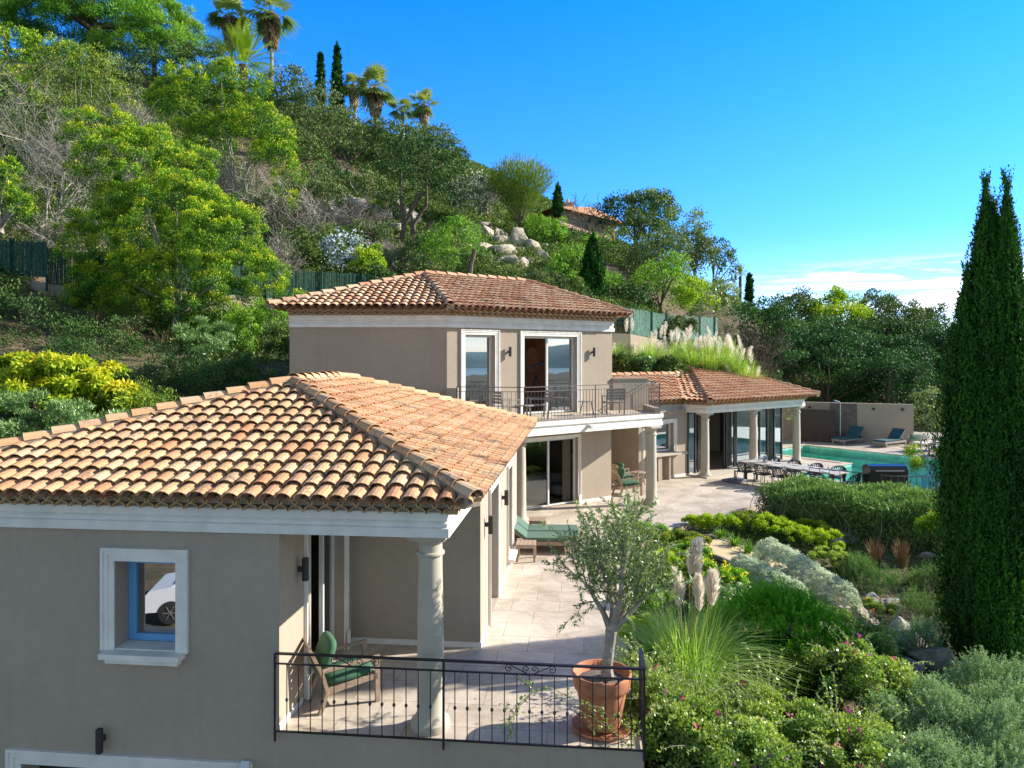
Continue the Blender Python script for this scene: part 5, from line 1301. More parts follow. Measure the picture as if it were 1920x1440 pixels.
def pampas(label,x,y,zg,H,R,n,plumes,group=None,seed=1,pr=.07,pl=.5,w=.012,pn=420):
    rng=np.random.default_rng(seed); t=thing('pampas_grass',label,'ornamental grass',(x,y,zg),group); m=MB()
    blades(m,rng,(x,y,zg),n,R*.35,H,R*1.15,w,1.25); build(m,'leaves',M['grass'],t)
    for (dx,dy,zt) in plumes:
        s=MB(); b=np.array([x+dx*.3,y+dy*.3,zg]); q=np.array([x+dx,y+dy,zg+zt]); s.tube([b,(b+q)/2+[0,0,.03],q-[0,0,pl*.3]],.006,4,cap=False); build(s,'stem',M['drygrass'],t)
        s=MB(); plume(s,rng,q-np.array([0,0,pl]),q+np.array([rng.normal()*.03,0,0]),pr*(.85+.3*rng.random()),pn); build(s,'plume',M['plume'],t)
    return t
def shootbush(name,label,mat,q,w,d,h,ns,n,sl,L,asp,seed,group=None,cat='shrub',lobes=5,extra=None,spread=.45):
    """bush of many upright leafy shoots springing from a lumpy dome"""
    rng=np.random.default_rng(seed); t=thing(name,label,cat,q,group); m=MB(); q=np.array(q,float)
    lc=[(rng.normal()*.42*w,rng.normal()*.42*d,.55+.45*rng.random(),.35+.3*rng.random()) for _ in range(lobes)]
    a=rng.random(ns)*2*PI; r=np.sqrt(rng.random(ns)); bx=r*np.cos(a)*w; by=r*np.sin(a)*d
    H=np.zeros(ns)
    for cx,cy,hh,rr in lc: H=np.maximum(H,hh*np.exp(-(((bx-cx)/w)**2+((by-cy)/d)**2)/(2*rr*rr)))
    H=np.maximum(H,.45*(1-r**2)); u=rng.random(ns)**.35; bz=H*h*u-.05
    d_=nrm(np.stack([np.cos(a)*r*spread,np.sin(a)*r*spread,np.ones(ns)],1)+rng.normal(size=(ns,3))*.28)
    k=max(4,n//ns); ci=np.repeat(np.arange(ns),k); N_=len(ci); tt=rng.random(N_); ll=sl*(.5+.9*rng.random(ns)); cr=rng.random(ns)
    Pp=q+np.stack([bx,by,bz],1)[ci]+d_[ci]*(tt*ll[ci])[:,None]+rng.normal(size=(N_,3))*L*.12
    T_=nrm(d_[ci]*.75+rng.normal(size=(N_,3))*.55)
    leaves(m,Pp,rdir(rng,N_),T_,L*(.7+.6*rng.random(N_))*(1.1-.4*tt),asp,np.clip(.34*cr[ci]+.28*rng.random(N_)+.38*tt*u[ci],0,1))
    build(m,'foliage',M[mat],t)
    m=MB()
    for i in range(min(60,ns//12)):
        j=rng.integers(0,ns); e=q+np.array([bx[j],by[j],bz[j]]); m.tube([q+np.array([bx[j]*.4,by[j]*.4,-.1]),e,e+d_[j]*ll[j]*.9],[.008,.005,.002],4,cap=False)
    build(m,'stems',M['palebark'],t)
    if extra:
        C=q+np.stack([bx,by,bz],1)[u>.75]+d_[u>.75]*sl*.8; extra(t,rng,C,None)
    return t
def rock(label,x,y,z,sx,sy,sz,seed=1,mat='rock',group=None,rz=0,name='boulder'):
    import bmesh
    from mathutils import noise as mn
    b=bmesh.new(); bmesh.ops.create_icosphere(b,subdivisions=4,radius=1); rng=random.Random(seed)
    planes=[(Vector((rng.gauss(0,1),rng.gauss(0,1),rng.gauss(0,1))).normalized(),.42+.36*rng.random()) for _ in range(11)]
    off=Vector((seed*3.1,seed*1.7,seed))
    for v in b.verts:
        p=v.co.normalized(); r=1.1
        for n_,d_ in planes:
            q=p.dot(n_)
            if q>0: r=min(r,d_/max(q,1e-4))
        p=p*min(r,1.25)*1.12*(1+.07*mn.fractal(p*1.6+off,1.0,2.0,4)); v.co=p
    me=bpy.data.meshes.new(name); b.to_mesh(me); b.free(); me.materials.append(M[mat]); o=bpy.data.objects.new(name,me); COL.objects.link(o)
    o.location=(x,y,z); o.scale=(sx,sy,sz); o.rotation_euler=(rng.random()*.4,rng.random()*.4,rz if rz else rng.random()*6)
    tag(o,label,'rock',group); return o
# ------------------------------------------------------------------ hillside planting
T=tree_px
# undergrowth covering the hill
def undergrowth():
    rng=np.random.default_rng(77); m=MB()
    n=52000; th=rng.uniform(-.72,.52,n); D=16+84*rng.random(n)**.8; x=np.tan(th)*D; y=D
    z=gz(x,y)
    a=(x-(-3.5))*0.0
    keep=(z>1.2)&~((x>-9.8)&(x<4.5)&(y<31)&(y>8))&~((x>3)&(x<16)&(y<38))
    # patches of bare soil
    pn=np.sin(x*.21+2)+np.cos(y*.17+x*.05)+.6*np.sin(x*.6+y*.5); keep&=(pn>-1.35)
    x,y,z=x[keep],y[keep],z[keep]; k=len(x); r=.25+.5*rng.random(k)**1.6; cr=rng.random(k)
    per=26; ci=np.repeat(np.arange(k),per); e=rdir(rng,len(ci)); e[:,2]=np.abs(e[:,2])*.8+.1
    Pp=np.stack([x,y,z+.05],1)[ci]+e*(r[ci]*rng.random(len(ci))**.5)[:,None]
    Ls=(.07+.0022*y[ci])*(.7+.6*rng.random(len(ci)))
    leaves(m,Pp,nrm(e+rng.normal(size=(len(ci),3))*.5),nrm(e+rng.normal(size=(len(ci),3))*.6),Ls,.45,np.clip(.55*cr[ci]+.4*rng.random(len(ci)),0,1))
    tag(build(m,'undergrowth',M['scrub']),'low olive green scrub covering the hillside','undergrowth',kind='stuff')
undergrowth()
def drytufts():
    rng=np.random.default_rng(78); m=MB(); n=1500; th=rng.uniform(-.70,.15,n); D=26+45*rng.random(n); x=np.tan(th)*D; z=gz(x,D); keep=(z>3)&~((x>-9.8)&(x<4.5)&(D<31)); 
    for X,Y,Z in list(zip(x[keep],D[keep],z[keep]))[:420]: blades(m,rng,(X,Y,Z),26,.25,.55,.5,.02+.0004*Y,.6,seg=2)
    tag(build(m,'dry_grass',M['drygrass']),'dry straw coloured grass between the hill shrubs','dry grass',kind='stuff')
drytufts()
rg='holm oaks on the hillside'
for k_,(px,y0,y1,w,D,mt_) in enumerate([(60,170,290,150,50,'oakgrey'),(150,230,330,150,48,'oak'),(40,300,400,140,44,'oak'),(130,340,430,150,40,'mimosadim'),(250,170,260,120,60,'oak'),(330,180,250,110,62,'oak'),(210,290,380,110,44,'oakgrey'),(470,360,460,130,44,'oak'),(560,340,430,120,50,'oakgrey'),(600,420,500,120,44,'scrub'),(690,420,500,110,46,'oak'),(880,480,560,120,44,'oak'),(980,400,470,90,60,'mimosadim'),(1030,410,470,90,58,'bright'),(1130,510,580,90,46,'bright'),(540,160,240,100,72,'oak'),(480,190,280,110,66,'oakgrey'),(760,350,450,110,54,'oak')]):
    T('hillside_shrub','dense rounded shrub on the slope '+['behind the bare grey tree, top left','behind the bare grey tree, centre','behind the bare grey tree, lower left','just above the left green fence','below the pine trunk','below the blue green oak','left of the big mimosa top','right of the big mimosa crown','above the mauve shrubs','left of the blue flowering shrub','behind the blue flowering shrub','above the upper roof ridge','left of the feathery bush foot','right of the feathery bush foot','left of the green screen fence','right below the tall palm pair','below the date palm','behind the twin trunk tree'][k_],'shrub',mt_,px,y0,y1,w,D,'rounded shrubs on the slope',rc=.4,dens=.8,trunk=False,interior=.2)
# pine at the top left
SEED[0]=1
def pine():
    rng=np.random.default_rng(12); D=74; lob=[]
    spec=[(60,25,60,35),(110,10,80,40),(170,-10,90,45),(235,15,80,45),(290,50,60,42),(205,60,80,38),(130,60,70,36),(80,70,50,28),(260,95,70,30),(185,100,60,24),(25,60,40,30),(60,0,80,50),(130,-30,90,50),(215,-30,80,45),(300,80,40,28),(45,90,45,24),(110,45,70,35),(160,50,70,35)]
    x0,_,_=P(170,0,D); zb=G(x0,D)
    for px,py,w,h in spec:
        q=P(px,py,D); lob.append((q[0]-x0,rng.normal()*2.5,q[2]-zb,w/F_*D,w/F_*D*.9,h/F_*D))
    t=thing('umbrella_pine','broad bright green umbrella pine at the top left of the hill','pine tree',(x0,D,zb)); m=MB(); lb=[(q[0]+x0,q[1]+D,q[2]+zb,*q[3:]) for q in lob]
    C=crown(m,rng,lb,.8,150000,.30,.2,up=.5,tipw=.6,interior=.2,cl=1.6,flatc=.85); build(m,'crown',M['pine'],t)
    m=MB(); limbs(m,rng,(x0,D,zb-.5),C,(x0+1,D,zb+7),.5,16,.1,split=.7); build(m,'trunk',M['bark'],t)
pine()
fan_palm('dry fan palm with brown hanging fronds at the extreme top left corner',12,-60,22,120,90,76,seed=3,dead=1)
fan_palm('fan palm half hidden behind the right side of the umbrella pine',290,-25,40,120,80,82,seed=4,dead=.5)
fan_palm('dry leaning fan palm right of the umbrella pine',343,28,95,130,56,80,seed=5,dead=.8,mat='dead')
fan_palm('tall fan palm with double brown skirt, left of the pair at the top',433,-8,85,150,78,84,seed=6,dead=1)
fan_palm('tall fan palm with long brown skirt, right of the pair at the top',508,-18,84,160,86,84,seed=7,dead=1.2)
date_palm('date palm with arching green fronds below the tall fan palms',456,62,122,170,150,70)
cypress('short slim cypress on the ridge, left of the pair',*P(601,0,86,0)[:2],P(601,215,86)[2],7.2,.62,21,n=2600,L=.28,top_thin=.8,group='ridge cypresses')
cypress('tall slim cypress on the ridge, right of the pair',*P(632,0,85,0)[:2],P(632,235,85)[2],9.3,.95,22,n=4000,L=.28,top_thin=.8,group='ridge cypresses')
fan_palm('bushy fan palm right beside the ridge cypresses',664,134,200,230,52,86,seed=8,dead=.5)
fan_palm('large fan palm with brown skirt in the middle of the ridge palms',704,128,212,235,74,84,seed=9,dead=1)
fan_palm('low fan palm second from the right on the ridge',754,182,0,250,48,84,seed=10)
fan_palm('fan palm on a thin trunk at the right end of the ridge',795,168,232,262,58,82,seed=11,dead=.4)
# dark holm oaks below the ridge
oaks=[(285,95,205,150,71,'darkleaf','dark shaded oak under the umbrella pine'),(370,88,190,130,73,'oak','blue green oak between pine and date palm'),(225,110,200,90,66,'oakgrey','greyish bush in front of the umbrella pine trunk'),
(525,140,250,120,76,'oakgrey','grey green oak right below the tall fan palms'),(590,165,290,140,72,'oakgrey','grey green oak below the two slim cypresses'),(655,205,345,150,68,'oakgrey','large rounded oak under the ridge fan palms'),
(560,240,370,120,62,'oak','dark oak left of centre on the upper slope'),(730,222,330,130,70,'oak','oak below the palms on the thin trunk'),(640,310,400,120,60,'darkleaf','deep shaded oak above the boulder wall'),
(805,240,350,130,73,'oakgrey','oak forming the right shoulder of the ridge'),(858,285,380,70,70,'oak','small oak where the ridge drops to the right'),(700,330,410,90,58,'oak','leafy oak left of the twin trunk tree'),
(1205,395,520,110,66,'oak','dark oak below the yellow topped tree'),(1270,405,520,120,64,'mimosadim','loose brown green oak on the right skyline'),(1340,445,560,90,62,'oak','oak at the right end of the near ridge'),
(1165,430,560,120,56,'oak','dark oak above the dark green cypress'),(1235,440,600,130,52,'oakgrey','tall grey leaved oak on the right slope'),(1110,445,520,90,62,'bright','bright bush below the hill house'),
(1085,470,560,100,50,'oak','dark oak left of the middle cypress'),(1060,440,500,80,60,'oakgrey','grey bush right of the boulder wall'),(1300,430,540,80,58,'oakgrey','thin twiggy oak on the right skyline')]
for k_,(px,y0,y1,w,D) in enumerate([(110,640,760,150,21),(30,700,800,150,19),(230,700,800,120,20),(330,650,760,120,24),(20,620,700,130,25),(340,560,640,120,29),(590,440,520,110,43),(760,470,540,100,43),(960,540,600,120,38),(820,520,570,100,40)]):
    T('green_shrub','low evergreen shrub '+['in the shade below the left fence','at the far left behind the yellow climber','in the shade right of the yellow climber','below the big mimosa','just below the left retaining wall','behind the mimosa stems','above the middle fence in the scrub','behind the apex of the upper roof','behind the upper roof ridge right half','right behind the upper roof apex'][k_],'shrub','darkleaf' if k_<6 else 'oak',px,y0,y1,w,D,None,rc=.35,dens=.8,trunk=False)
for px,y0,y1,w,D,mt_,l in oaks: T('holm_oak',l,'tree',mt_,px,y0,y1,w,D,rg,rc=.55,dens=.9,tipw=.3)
# twin trunk tree
T('cork_oak','dark tree with two visible trunks above the boulder wall','tree','darkleaf',785,258,405,175,50,None,rc=.55,dens=1.0,trunk=False,gy=P(785,470,50)[2])
def trunks():
    m=MB(); rng=np.random.default_rng(4); o=[q for q in COL.objects if q.name.startswith('cork_oak')][0]
    for a,b,c in (((752,372),(757,430),(750,470)),((800,385),(776,420),(772,470)),((757,430),(768,400),(790,360)),((772,440),(800,428),(812,415))):
        m.tube([P(*c,50),P(*b,50),P(*a,50),P(a[0],a[1]-50,50)],[.20,.16,.12,.06],7)
    build(m,'trunk',M['bark'],o)
trunks()
# tamarisk-like bush, pale flowering shrub, top tree and neighbours
def broom(label,px,y0,y1,w,D,mat='oakgrey',n=9000,seed=5,name='feathery_bush',spread=1.0,L=.34,asp=.12,wcol=(0,1)):
    rng=np.random.default_rng(seed); x=(px-960)/F_*D; zb=HC-(y1-HY)/F_*D; zt=HC-(y0-HY)/F_*D; H=zt-zb; R=w/2/F_*D; t=thing(name,label,'shrub',(x,D,zb)); m=MB()
    a=rng.random(n)*2*PI; el=rng.random(n)**.6; rr=el*spread; T_=nrm(np.stack([np.cos(a)*rr*R/H*1.25,np.sin(a)*rr*R/H*1.25,np.ones(n)],1)); s=(.25+.75*rng.random(n)**.55)*H*(1.02-.12*el**2)*(.92+.12*rng.random(n))
    Pp=np.array([x,D,zb])+T_*s[:,None]+rng.normal(size=(n,3))*.12
    leaves(m,Pp,rdir(rng,n),nrm(T_+rng.normal(size=(n,3))*.25),L*(.6+.8*rng.random(n)),asp,np.clip(.2+.5*s/H*rng.random(n)+.3*rng.random(n),0,1)); build(m,'foliage',M[mat],t)
    m=MB()
    for i in range(14):
        j=rng.integers(0,n); m.tube([(x,D,zb-.2),np.array([x,D,zb])+T_[j]*s[j]*.5,np.array([x,D,zb])+T_[j]*s[j]*.95],[.05,.035,.012],5,cap=False)
    build(m,'branches',M['bark'],t); return t
broom('tall feathery olive brown bush on the skyline right of the ridge',975,302,430,138,58,'mimosadim',11000,6)
veg('flowering_shrub','pale pink flowering shrub beside the feathery bush','shrub','oakgrey',(*P(885,0,58,0)[:2],P(885,405,58)[2]),[(0,0,1.4,1.5,1.5,1.5)],.5,3500,.17,seed=31,extra=lambda t,rng,C,lb:(lambda m:(leaves(m,C[rng.integers(0,len(C),900)]+rng.normal(size=(900,3))*.35,rdir(rng,900),rdir(rng,900),.16,.8,rng.random(900)),build(m,'blossom',M['whitefl'],t)))(MB()))
T('broad_tree','dark round tree with yellow green top on the right skyline','tree','darkleaf',1190,365,470,140,70,None,rc=.7,dens=1.2,tipw=.2)
T('broad_tree','yellow green sunlit crown behind the dark round skyline tree','tree','mimosadim',1215,362,420,100,73,None,rc=.6,dens=1.0,tipw=.5)
bare_tree('thin leafless grey tree right of the hill house',1112,410,362,44,72,'twig','bare_tree',41,4,4,'tree',r0=.06,rmin=.02)
bare_tree('thin leafless twigs between the ridge and the feathery bush',912,390,308,70,66,'twig','bare_tree',42,4,6,'tree',r0=.05,rmin=.02)
cypress('dark small conifer beside the hill house chimney',*P(1046,0,68,0)[:2],P(1046,410,68)[2],2.9,.75,23,n=1500,L=.22,top_thin=.6,name='small_conifer')
cypress('dark green cypress behind the right end of the upper roof',*P(1111,0,42,0)[:2],P(1111,580,42)[2],4.25,.78,24,((0,0,1.),(.3,0,.8),(-.3,0,.78)),7000,.16,top_thin=.7,name='cypress')
date_palm('grey green palm at the far right end of the near ridge',1388,490,518,560,44,64,mat='olive',seed=33,nf=26)
cypress('tiny dark cypress right of the grey palm',*P(1405,0,62,0)[:2],P(1405,570,62)[2],2.4,.42,25,n=900,L=.2,top_thin=.7,name='cypress')
T('light_green_tree','airy light green tree above the green fence','tree','bright',1238,480,605,110,47,None,rc=.5,dens=.8,tipw=.4)
T('lime_bush','lime green bush at the right end of the green fence','shrub','lime',1302,525,595,84,45,None,rc=.45,dens=1.0,trunk=False,tipw=.4)
T('grey_bush','grey green bush right of the lime bush','shrub','olive',1348,530,610,90,47,None,rc=.45,dens=1.0,trunk=False)
T('round_shrub','small round dark green shrub at the right end of the fence','shrub','oakgrey',1275,598,636,60,37,None,rc=.3,dens=1.0,trunk=False)
T('dark_shrub','dark shrub mass between the middle cypress and the fence','shrub','darkleaf',1175,540,592,110,44,None,rc=.4,trunk=False)
T('green_shrub','green shrub directly behind the upper roof ridge','shrub','bright',850,420,525,110,44,None,rc=.45,dens=1.0,trunk=False,tipw=.4)
T('green_shrub','leafy green shrub left of the pale boulder wall','shrub','oak',800,440,520,90,47,None,rc=.45,trunk=False)
T('green_shrub','light green bush below the right part of the boulder wall','shrub','bright',1060,475,560,90,48,None,rc=.45,trunk=False,tipw=.4)
T('green_shrub','low green bush above the upper roof right hip','shrub','oakgrey',1010,510,580,120,42,None,rc=.4,trunk=False)
T('green_shrub','dark bush low behind the upper roof, left of the middle cypress','shrub','oak',1060,530,590,70,40,None,rc=.4,trunk=False)
T('green_shrub','low grey green shrub below the boulder wall','shrub','scrub',930,500,560,110,44,None,rc=.4,trunk=False)
# bare mauve and grey scrub
bare_tree('mauve leafless shrub on the middle slope left of the boulder row',640,500,365,150,48,'pinktwig',seed=51,r0=.04,rmin=.013,ng=5,stems=8)
bare_tree('mauve leafless shrub right of the blue flowering plant',735,520,445,80,44,'pinktwig',seed=52,r0=.035,rmin=.012,stems=8)
bare_tree('grey leafless shrub right of the big mimosa',540,500,320,170,44,'twig',seed=53,r0=.045,rmin=.012,stems=8)
bare_tree('grey leafless shrub in the middle left slope below the dark oak',255,275,175,130,50,'twig',seed=54,r0=.04,rmin=.014,stems=8)
bare_tree('large spreading leafless grey tree on the far left slope',95,450,95,300,36,'twig','bare_tree',seed=55,r0=.06,rmin=.007,ng=6,stems=4,cat='tree')
bare_tree('leafless pale tangle below the spreading grey tree',130,500,380,180,33,'twig',seed=56,r0=.03,rmin=.009,stems=7)
bare_tree('leafless grey bush between mimosa and upper house roof',505,560,430,110,36,'twig',seed=57,r0=.03,rmin=.009,stems=7)
bare_tree('leafless grey scrub under the upper mimosa crown',440,400,280,150,46,'twig',seed=58,r0=.03,rmin=.012,stems=7)
# mimosas
def mimosa(label,D,spec,n,L,seed,mat='mimosa',rc=.42,base=None,stems=()):
    rng=np.random.default_rng(seed); bx,by=base; b=P(bx,by,D); t=thing('mimosa_tree',label,'mimosa tree',b); m=MB(); lb=[]
    for px,py,w,h in spec:
        q=P(px,py,D); lb.append((q[0],q[1]+rng.normal()*.5,q[2],w/F_*D,w/F_*D*.9,h/F_*D))
    C=crown(m,rng,lb,rc*.72,int(n*1.3),L*.95,.34,up=.35,out=.5,tipw=.5,interior=.16,flatc=1.0,cl=1.3); build(m,'crown',M[mat],t)
    m=MB(); limbs(m,rng,b,C,b+np.array([0,0,.6*(P(0,spec[0][1],D)[2]-b[2])]),.13,13,.15,split=.25); build(m,'trunk',M['palebark'],t)
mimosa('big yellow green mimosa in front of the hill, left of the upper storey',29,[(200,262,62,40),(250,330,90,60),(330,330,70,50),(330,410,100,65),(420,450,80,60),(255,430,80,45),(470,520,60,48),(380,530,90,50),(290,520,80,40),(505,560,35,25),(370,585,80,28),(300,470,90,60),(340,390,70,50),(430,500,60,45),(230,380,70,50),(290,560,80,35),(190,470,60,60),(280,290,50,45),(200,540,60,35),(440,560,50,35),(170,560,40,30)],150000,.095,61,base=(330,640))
mimosa('yellow green mimosa higher up behind the big one',45,[(390,190,80,45),(450,170,50,35),(340,210,50,40),(480,250,60,40),(520,300,40,35),(420,260,70,35),(545,340,28,22),(540,385,25,20)],36000,.155,62,'mimosa',.5,base=(450,400))
mimosa('yellow green bush cropped by the left edge, upper slope',46,[(15,110,60,50),(70,95,50,35),(30,190,45,60)],9000,.18,63,'mimosa',.5,base=(20,300))
mimosa('small yellow green branch cropped by the left edge, middle height',30,[(5,350,36,45),(20,390,34,24)],4500,.12,64,'mimosa',.3,base=(0,440))
mimosa('olive green mimosa behind the spreading bare tree',48,[(150,160,80,50),(190,210,60,50),(110,240,80,60),(60,270,60,50)],16000,.18,65,'mimosadim',.5,base=(150,350))
mimosa('dim green mimosa foliage low behind the big mimosa',31,[(250,590,110,50),(160,600,90,50),(380,640,90,45),(450,640,50,50),(100,640,70,40)],32000,.12,66,'bright',.4,base=(280,720))
mimosa('leafy green shrub between the big mimosa and the upper house wall',29,[(480,650,48,60),(500,610,34,34),(440,700,40,40)],11000,.11,67,'bright',.35,base=(480,760))
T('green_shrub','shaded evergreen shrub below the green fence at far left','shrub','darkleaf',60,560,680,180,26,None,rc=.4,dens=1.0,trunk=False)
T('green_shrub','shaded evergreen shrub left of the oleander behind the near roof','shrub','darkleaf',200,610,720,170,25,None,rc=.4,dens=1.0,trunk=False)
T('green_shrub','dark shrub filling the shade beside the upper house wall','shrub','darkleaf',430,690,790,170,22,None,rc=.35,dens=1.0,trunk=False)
T('green_shrub','dark bush against the left corner of the upper house','shrub','oak',520,600,720,50,27,None,rc=.3,trunk=False)
T('green_shrub','small green bush above the green fence left of the blue flowers','shrub','oak',560,440,510,90,41,None,rc=.4,trunk=False)
T('green_shrub','dark bush right of the middle fence panel','shrub','darkleaf',690,505,560,90,37,None,rc=.35,trunk=False)
T('green_shrub','grey shrub over the slope behind the mimosa','shrub','oakgrey',600,330,420,110,52,None,rc=.5,trunk=False)
T('green_shrub','dim green shrub above the left green fence','shrub','oak',190,380,450,120,36,None,rc=.4,trunk=False)
T('green_shrub','grey green scrub on the upper left slope','shrub','oakgrey',240,200,300,140,58,None,rc=.5,trunk=False)
T('green_shrub','olive scrub mound at the far left edge','shrub','oakgrey',-10,200,330,120,42,None,rc=.4,trunk=False)
T('lime_bush','bright lime shrub above the middle fence','shrub','lime',692,462,530,58,38,None,rc=.3,dens=1.1,trunk=False,tipw=.4)
def plumbago(t,rng,C,lb):
    m=MB(); n=1100; leaves(m,C[rng.integers(0,len(C),n)]+rng.normal(size=(n,3))*.2+np.array([0,-.15,.12]),rdir(rng,n),rdir(rng,n),.13,.9,rng.random(n)); build(m,'blossom',M['bluefl'],t)
veg('flowering_shrub','pale blue flowering shrub on the slope above the upper roof','shrub','oak',(*P(645,0,39,0)[:2],P(645,520,39)[2]),[(0,0,1.1,1.0,.9,1.0)],.35,2600,.13,seed=71,extra=plumbago)
# oleanders and autumn shrub behind the near roof
veg('oleander_shrub','oleander hedge behind the left part of the near roof','shrub','oleander',(*P(110,0,15.5,0)[:2],1.0),[(-1.6,0,1.25,1.1,.9,1.1),(-.3,0,1.45,1.1,.9,1.15),(.7,.1,1.3,.9,.8,1.0),(-2.6,.2,1.1,1,1,1)],.3,26000,.10,seed=72,asp=.2,up=.8,tipw=.4)
veg('oleander_shrub','oleander with upright leaves left of the upper house wall','shrub','oleander',(*P(385,0,24,0)[:2],P(385,770,24)[2]),[(0,0,1.3,1.3,.9,1.2),(1.0,.0,.9,.9,.8,.9)],.35,11000,.14,seed=73,asp=.16,up=1.0,tipw=.4)
def autumn():
    rng=np.random.default_rng(74); D=18; b=P(110,860,D); lob=[]
    for px,py,w,h in [(60,690,50,25),(110,705,65,28),(170,720,60,30),(40,730,50,35),(100,745,70,35),(215,755,45,30),(10,700,30,20),(240,780,36,28)]:
        q=P(px,py,D); lob.append((q[0]-b[0],rng.normal()*.3,q[2]-b[2],w/F_*D,w/F_*D,h/F_*D))
    veg('wisteria_shrub','yellow autumn leaved climber behind the near roof','shrub','yellow',b,lob,.28,26000,.12,seed=75,asp=.45,up=.2,droop=.9,tipw=.5,trunk=(.06,.4),flatc=.6)
autumn()
T('green_shrub','dark green shrub right of the yellow autumn climber','shrub','mimosadim',268,720,810,110,18,None,rc=.25,trunk=False)
# right side wood
for px,y0,y1,w,D,mt_,l in [(1430,560,740,150,47,'cedar','feathery dark conifer left of the wood behind the pool wing'),(1545,590,790,170,52,'cedar','large dark conifer with layered sprays behind the pool wing roof'),(1650,625,810,170,54,'cedar','broad dark conifer above the garden wall'),
 (1480,620,780,110,60,'cedar','shaded conifer between two larger conifers'),(1735,690,830,120,56,'cedar','low conifer beside the big cypress'),(1600,700,830,160,58,'darkleaf','deep shaded tree behind the brown screen'),(1500,700,830,140,57,'darkleaf','deep shaded tree behind the pool wing roof end'),(1700,720,840,120,60,'darkleaf','deep shaded tree behind the garden wall end'),(1790,640,850,150,62,'darkleaf','shaded tree directly behind the big cypress'),(1400,650,760,120,50,'darkleaf','shaded thicket right of the pampas bank')]:
    T('conifer_tree' if mt_=='cedar' else 'shade_tree',l,'tree',mt_,px,y0,y1,w,D,'dark trees behind the pool',rc=.8,dens=1.5,up=.15,flatc=.45,tipw=.35,trunk=True,interior=.3,cl=1.5)
for px,y0,y1,w,D,mt_,l in [(1620,600,740,190,66,'darkleaf','shaded wood tree between the yellow green tree and the garden wall'),(1720,600,760,170,66,'darkleaf','shaded wood tree left of the big cypress, middle distance'),(1520,600,740,150,68,'darkleaf','shaded wood tree above the pool wing roof end'),(1450,575,700,110,64,'oak','mid green tree right of the near ridge end'),(1790,610,780,150,60,'cedar','dark conifer just left of the big cypress'),(1660,680,830,170,50,'cedar','dark conifer with low skirts directly behind the garden wall'),(1900,640,800,150,58,'cedar','dark conifer at the right edge behind the big cypress'),(1492,550,640,90,78,'oak','far rounded oak on the right skyline, left of the yellow tree'),(1565,545,620,80,76,'lime','far tree with light leaves sticking up on the right skyline'),(1578,570,640,100,72,'yellow','far yellow green tree on the right skyline'),(1640,552,660,90,80,'oakgrey','far oak right of the yellow green tree'),(1690,565,690,90,74,'oak','far oak left of the big cypress'),(1745,572,700,90,76,'oakgrey','far oak touching the big cypress on its left'),(1530,570,650,60,84,'oakgrey','small far oak behind the skyline gap'),(1900,560,720,120,70,'oak','far oak at the right edge behind the big cypress'),(1830,600,720,110,78,'oak','far oak hidden behind the big cypress')]:
    T('far_oak',l,'tree',mt_,px,y0,y1,w,D,'skyline trees on the right',rc=.8,dens=1.6,interior=.25,cl=1.3)
T('olive_tree','grey olive bush at the end of the garden wall','tree','olive',1748,735,850,60,46,None,rc=.4)
bare_tree('brown bare undersides of the leaning conifer',1400,740,590,150,45,'bark',seed=59,r0=.05,rmin=.014,stems=6)
# boulder walls on the slope
rr=random.Random(5)
for k,(px,py,w,h) in enumerate([(885,432,30,20),(912,445,34,24),(940,448,30,24),(905,470,30,24),(935,475,34,26),(968,465,22,36),(985,452,20,24),(1000,470,26,30),(1018,488,22,20),(990,492,24,18),(955,498,26,18),(885,455,24,18),(975,440,20,16),(1022,466,16,16),(895,470,28,20),(925,492,30,20),(950,470,24,20),(905,432,24,16),(1008,450,20,16),(970,500,30,16),(870,445,22,18),(940,460,20,20)]):
    q=at_hill(px,py,44,75); D=q[1]; rock(f'pale boulder of the slope wall right of the twin trunk tree, number {k+1}' if 0 else 'pale boulder in the stacked stone bank right of the twin trunk tree',q[0],q[1],q[2]-.1,w/2/F_*D*1.8,1.1,h/2/F_*D*1.75,300+k,'pinkrock','boulders of the right stone bank')
for k,(px,py,w,h) in enumerate([(622,388,24,14),(648,392,24,16),(672,398,24,18),(700,405,22,18),(725,415,24,24),(745,408,20,22),(765,420,20,20),(738,435,22,16),(640,410,20,12),(560,380,30,16),(575,425,28,14),(655,425,26,16)]):
    q=at_hill(px,py,42,75); D=q[1]; rock('weathered boulder in the broken stone bank left of the twin trunk tree',q[0],q[1],q[2]+.1,w/2/F_*D*1.7,1.1,h/2/F_*D*2.0,330+k,'rock','boulders of the left stone bank')
m=MB(); m.tube([P(880,520,42),P(884,492,42),P(890,468,42)],[.16,.13,.14],8); tag(build(m,'tree_stump',M['bark']),'leaning dead trunk stump behind the upper roof ridge','stump')
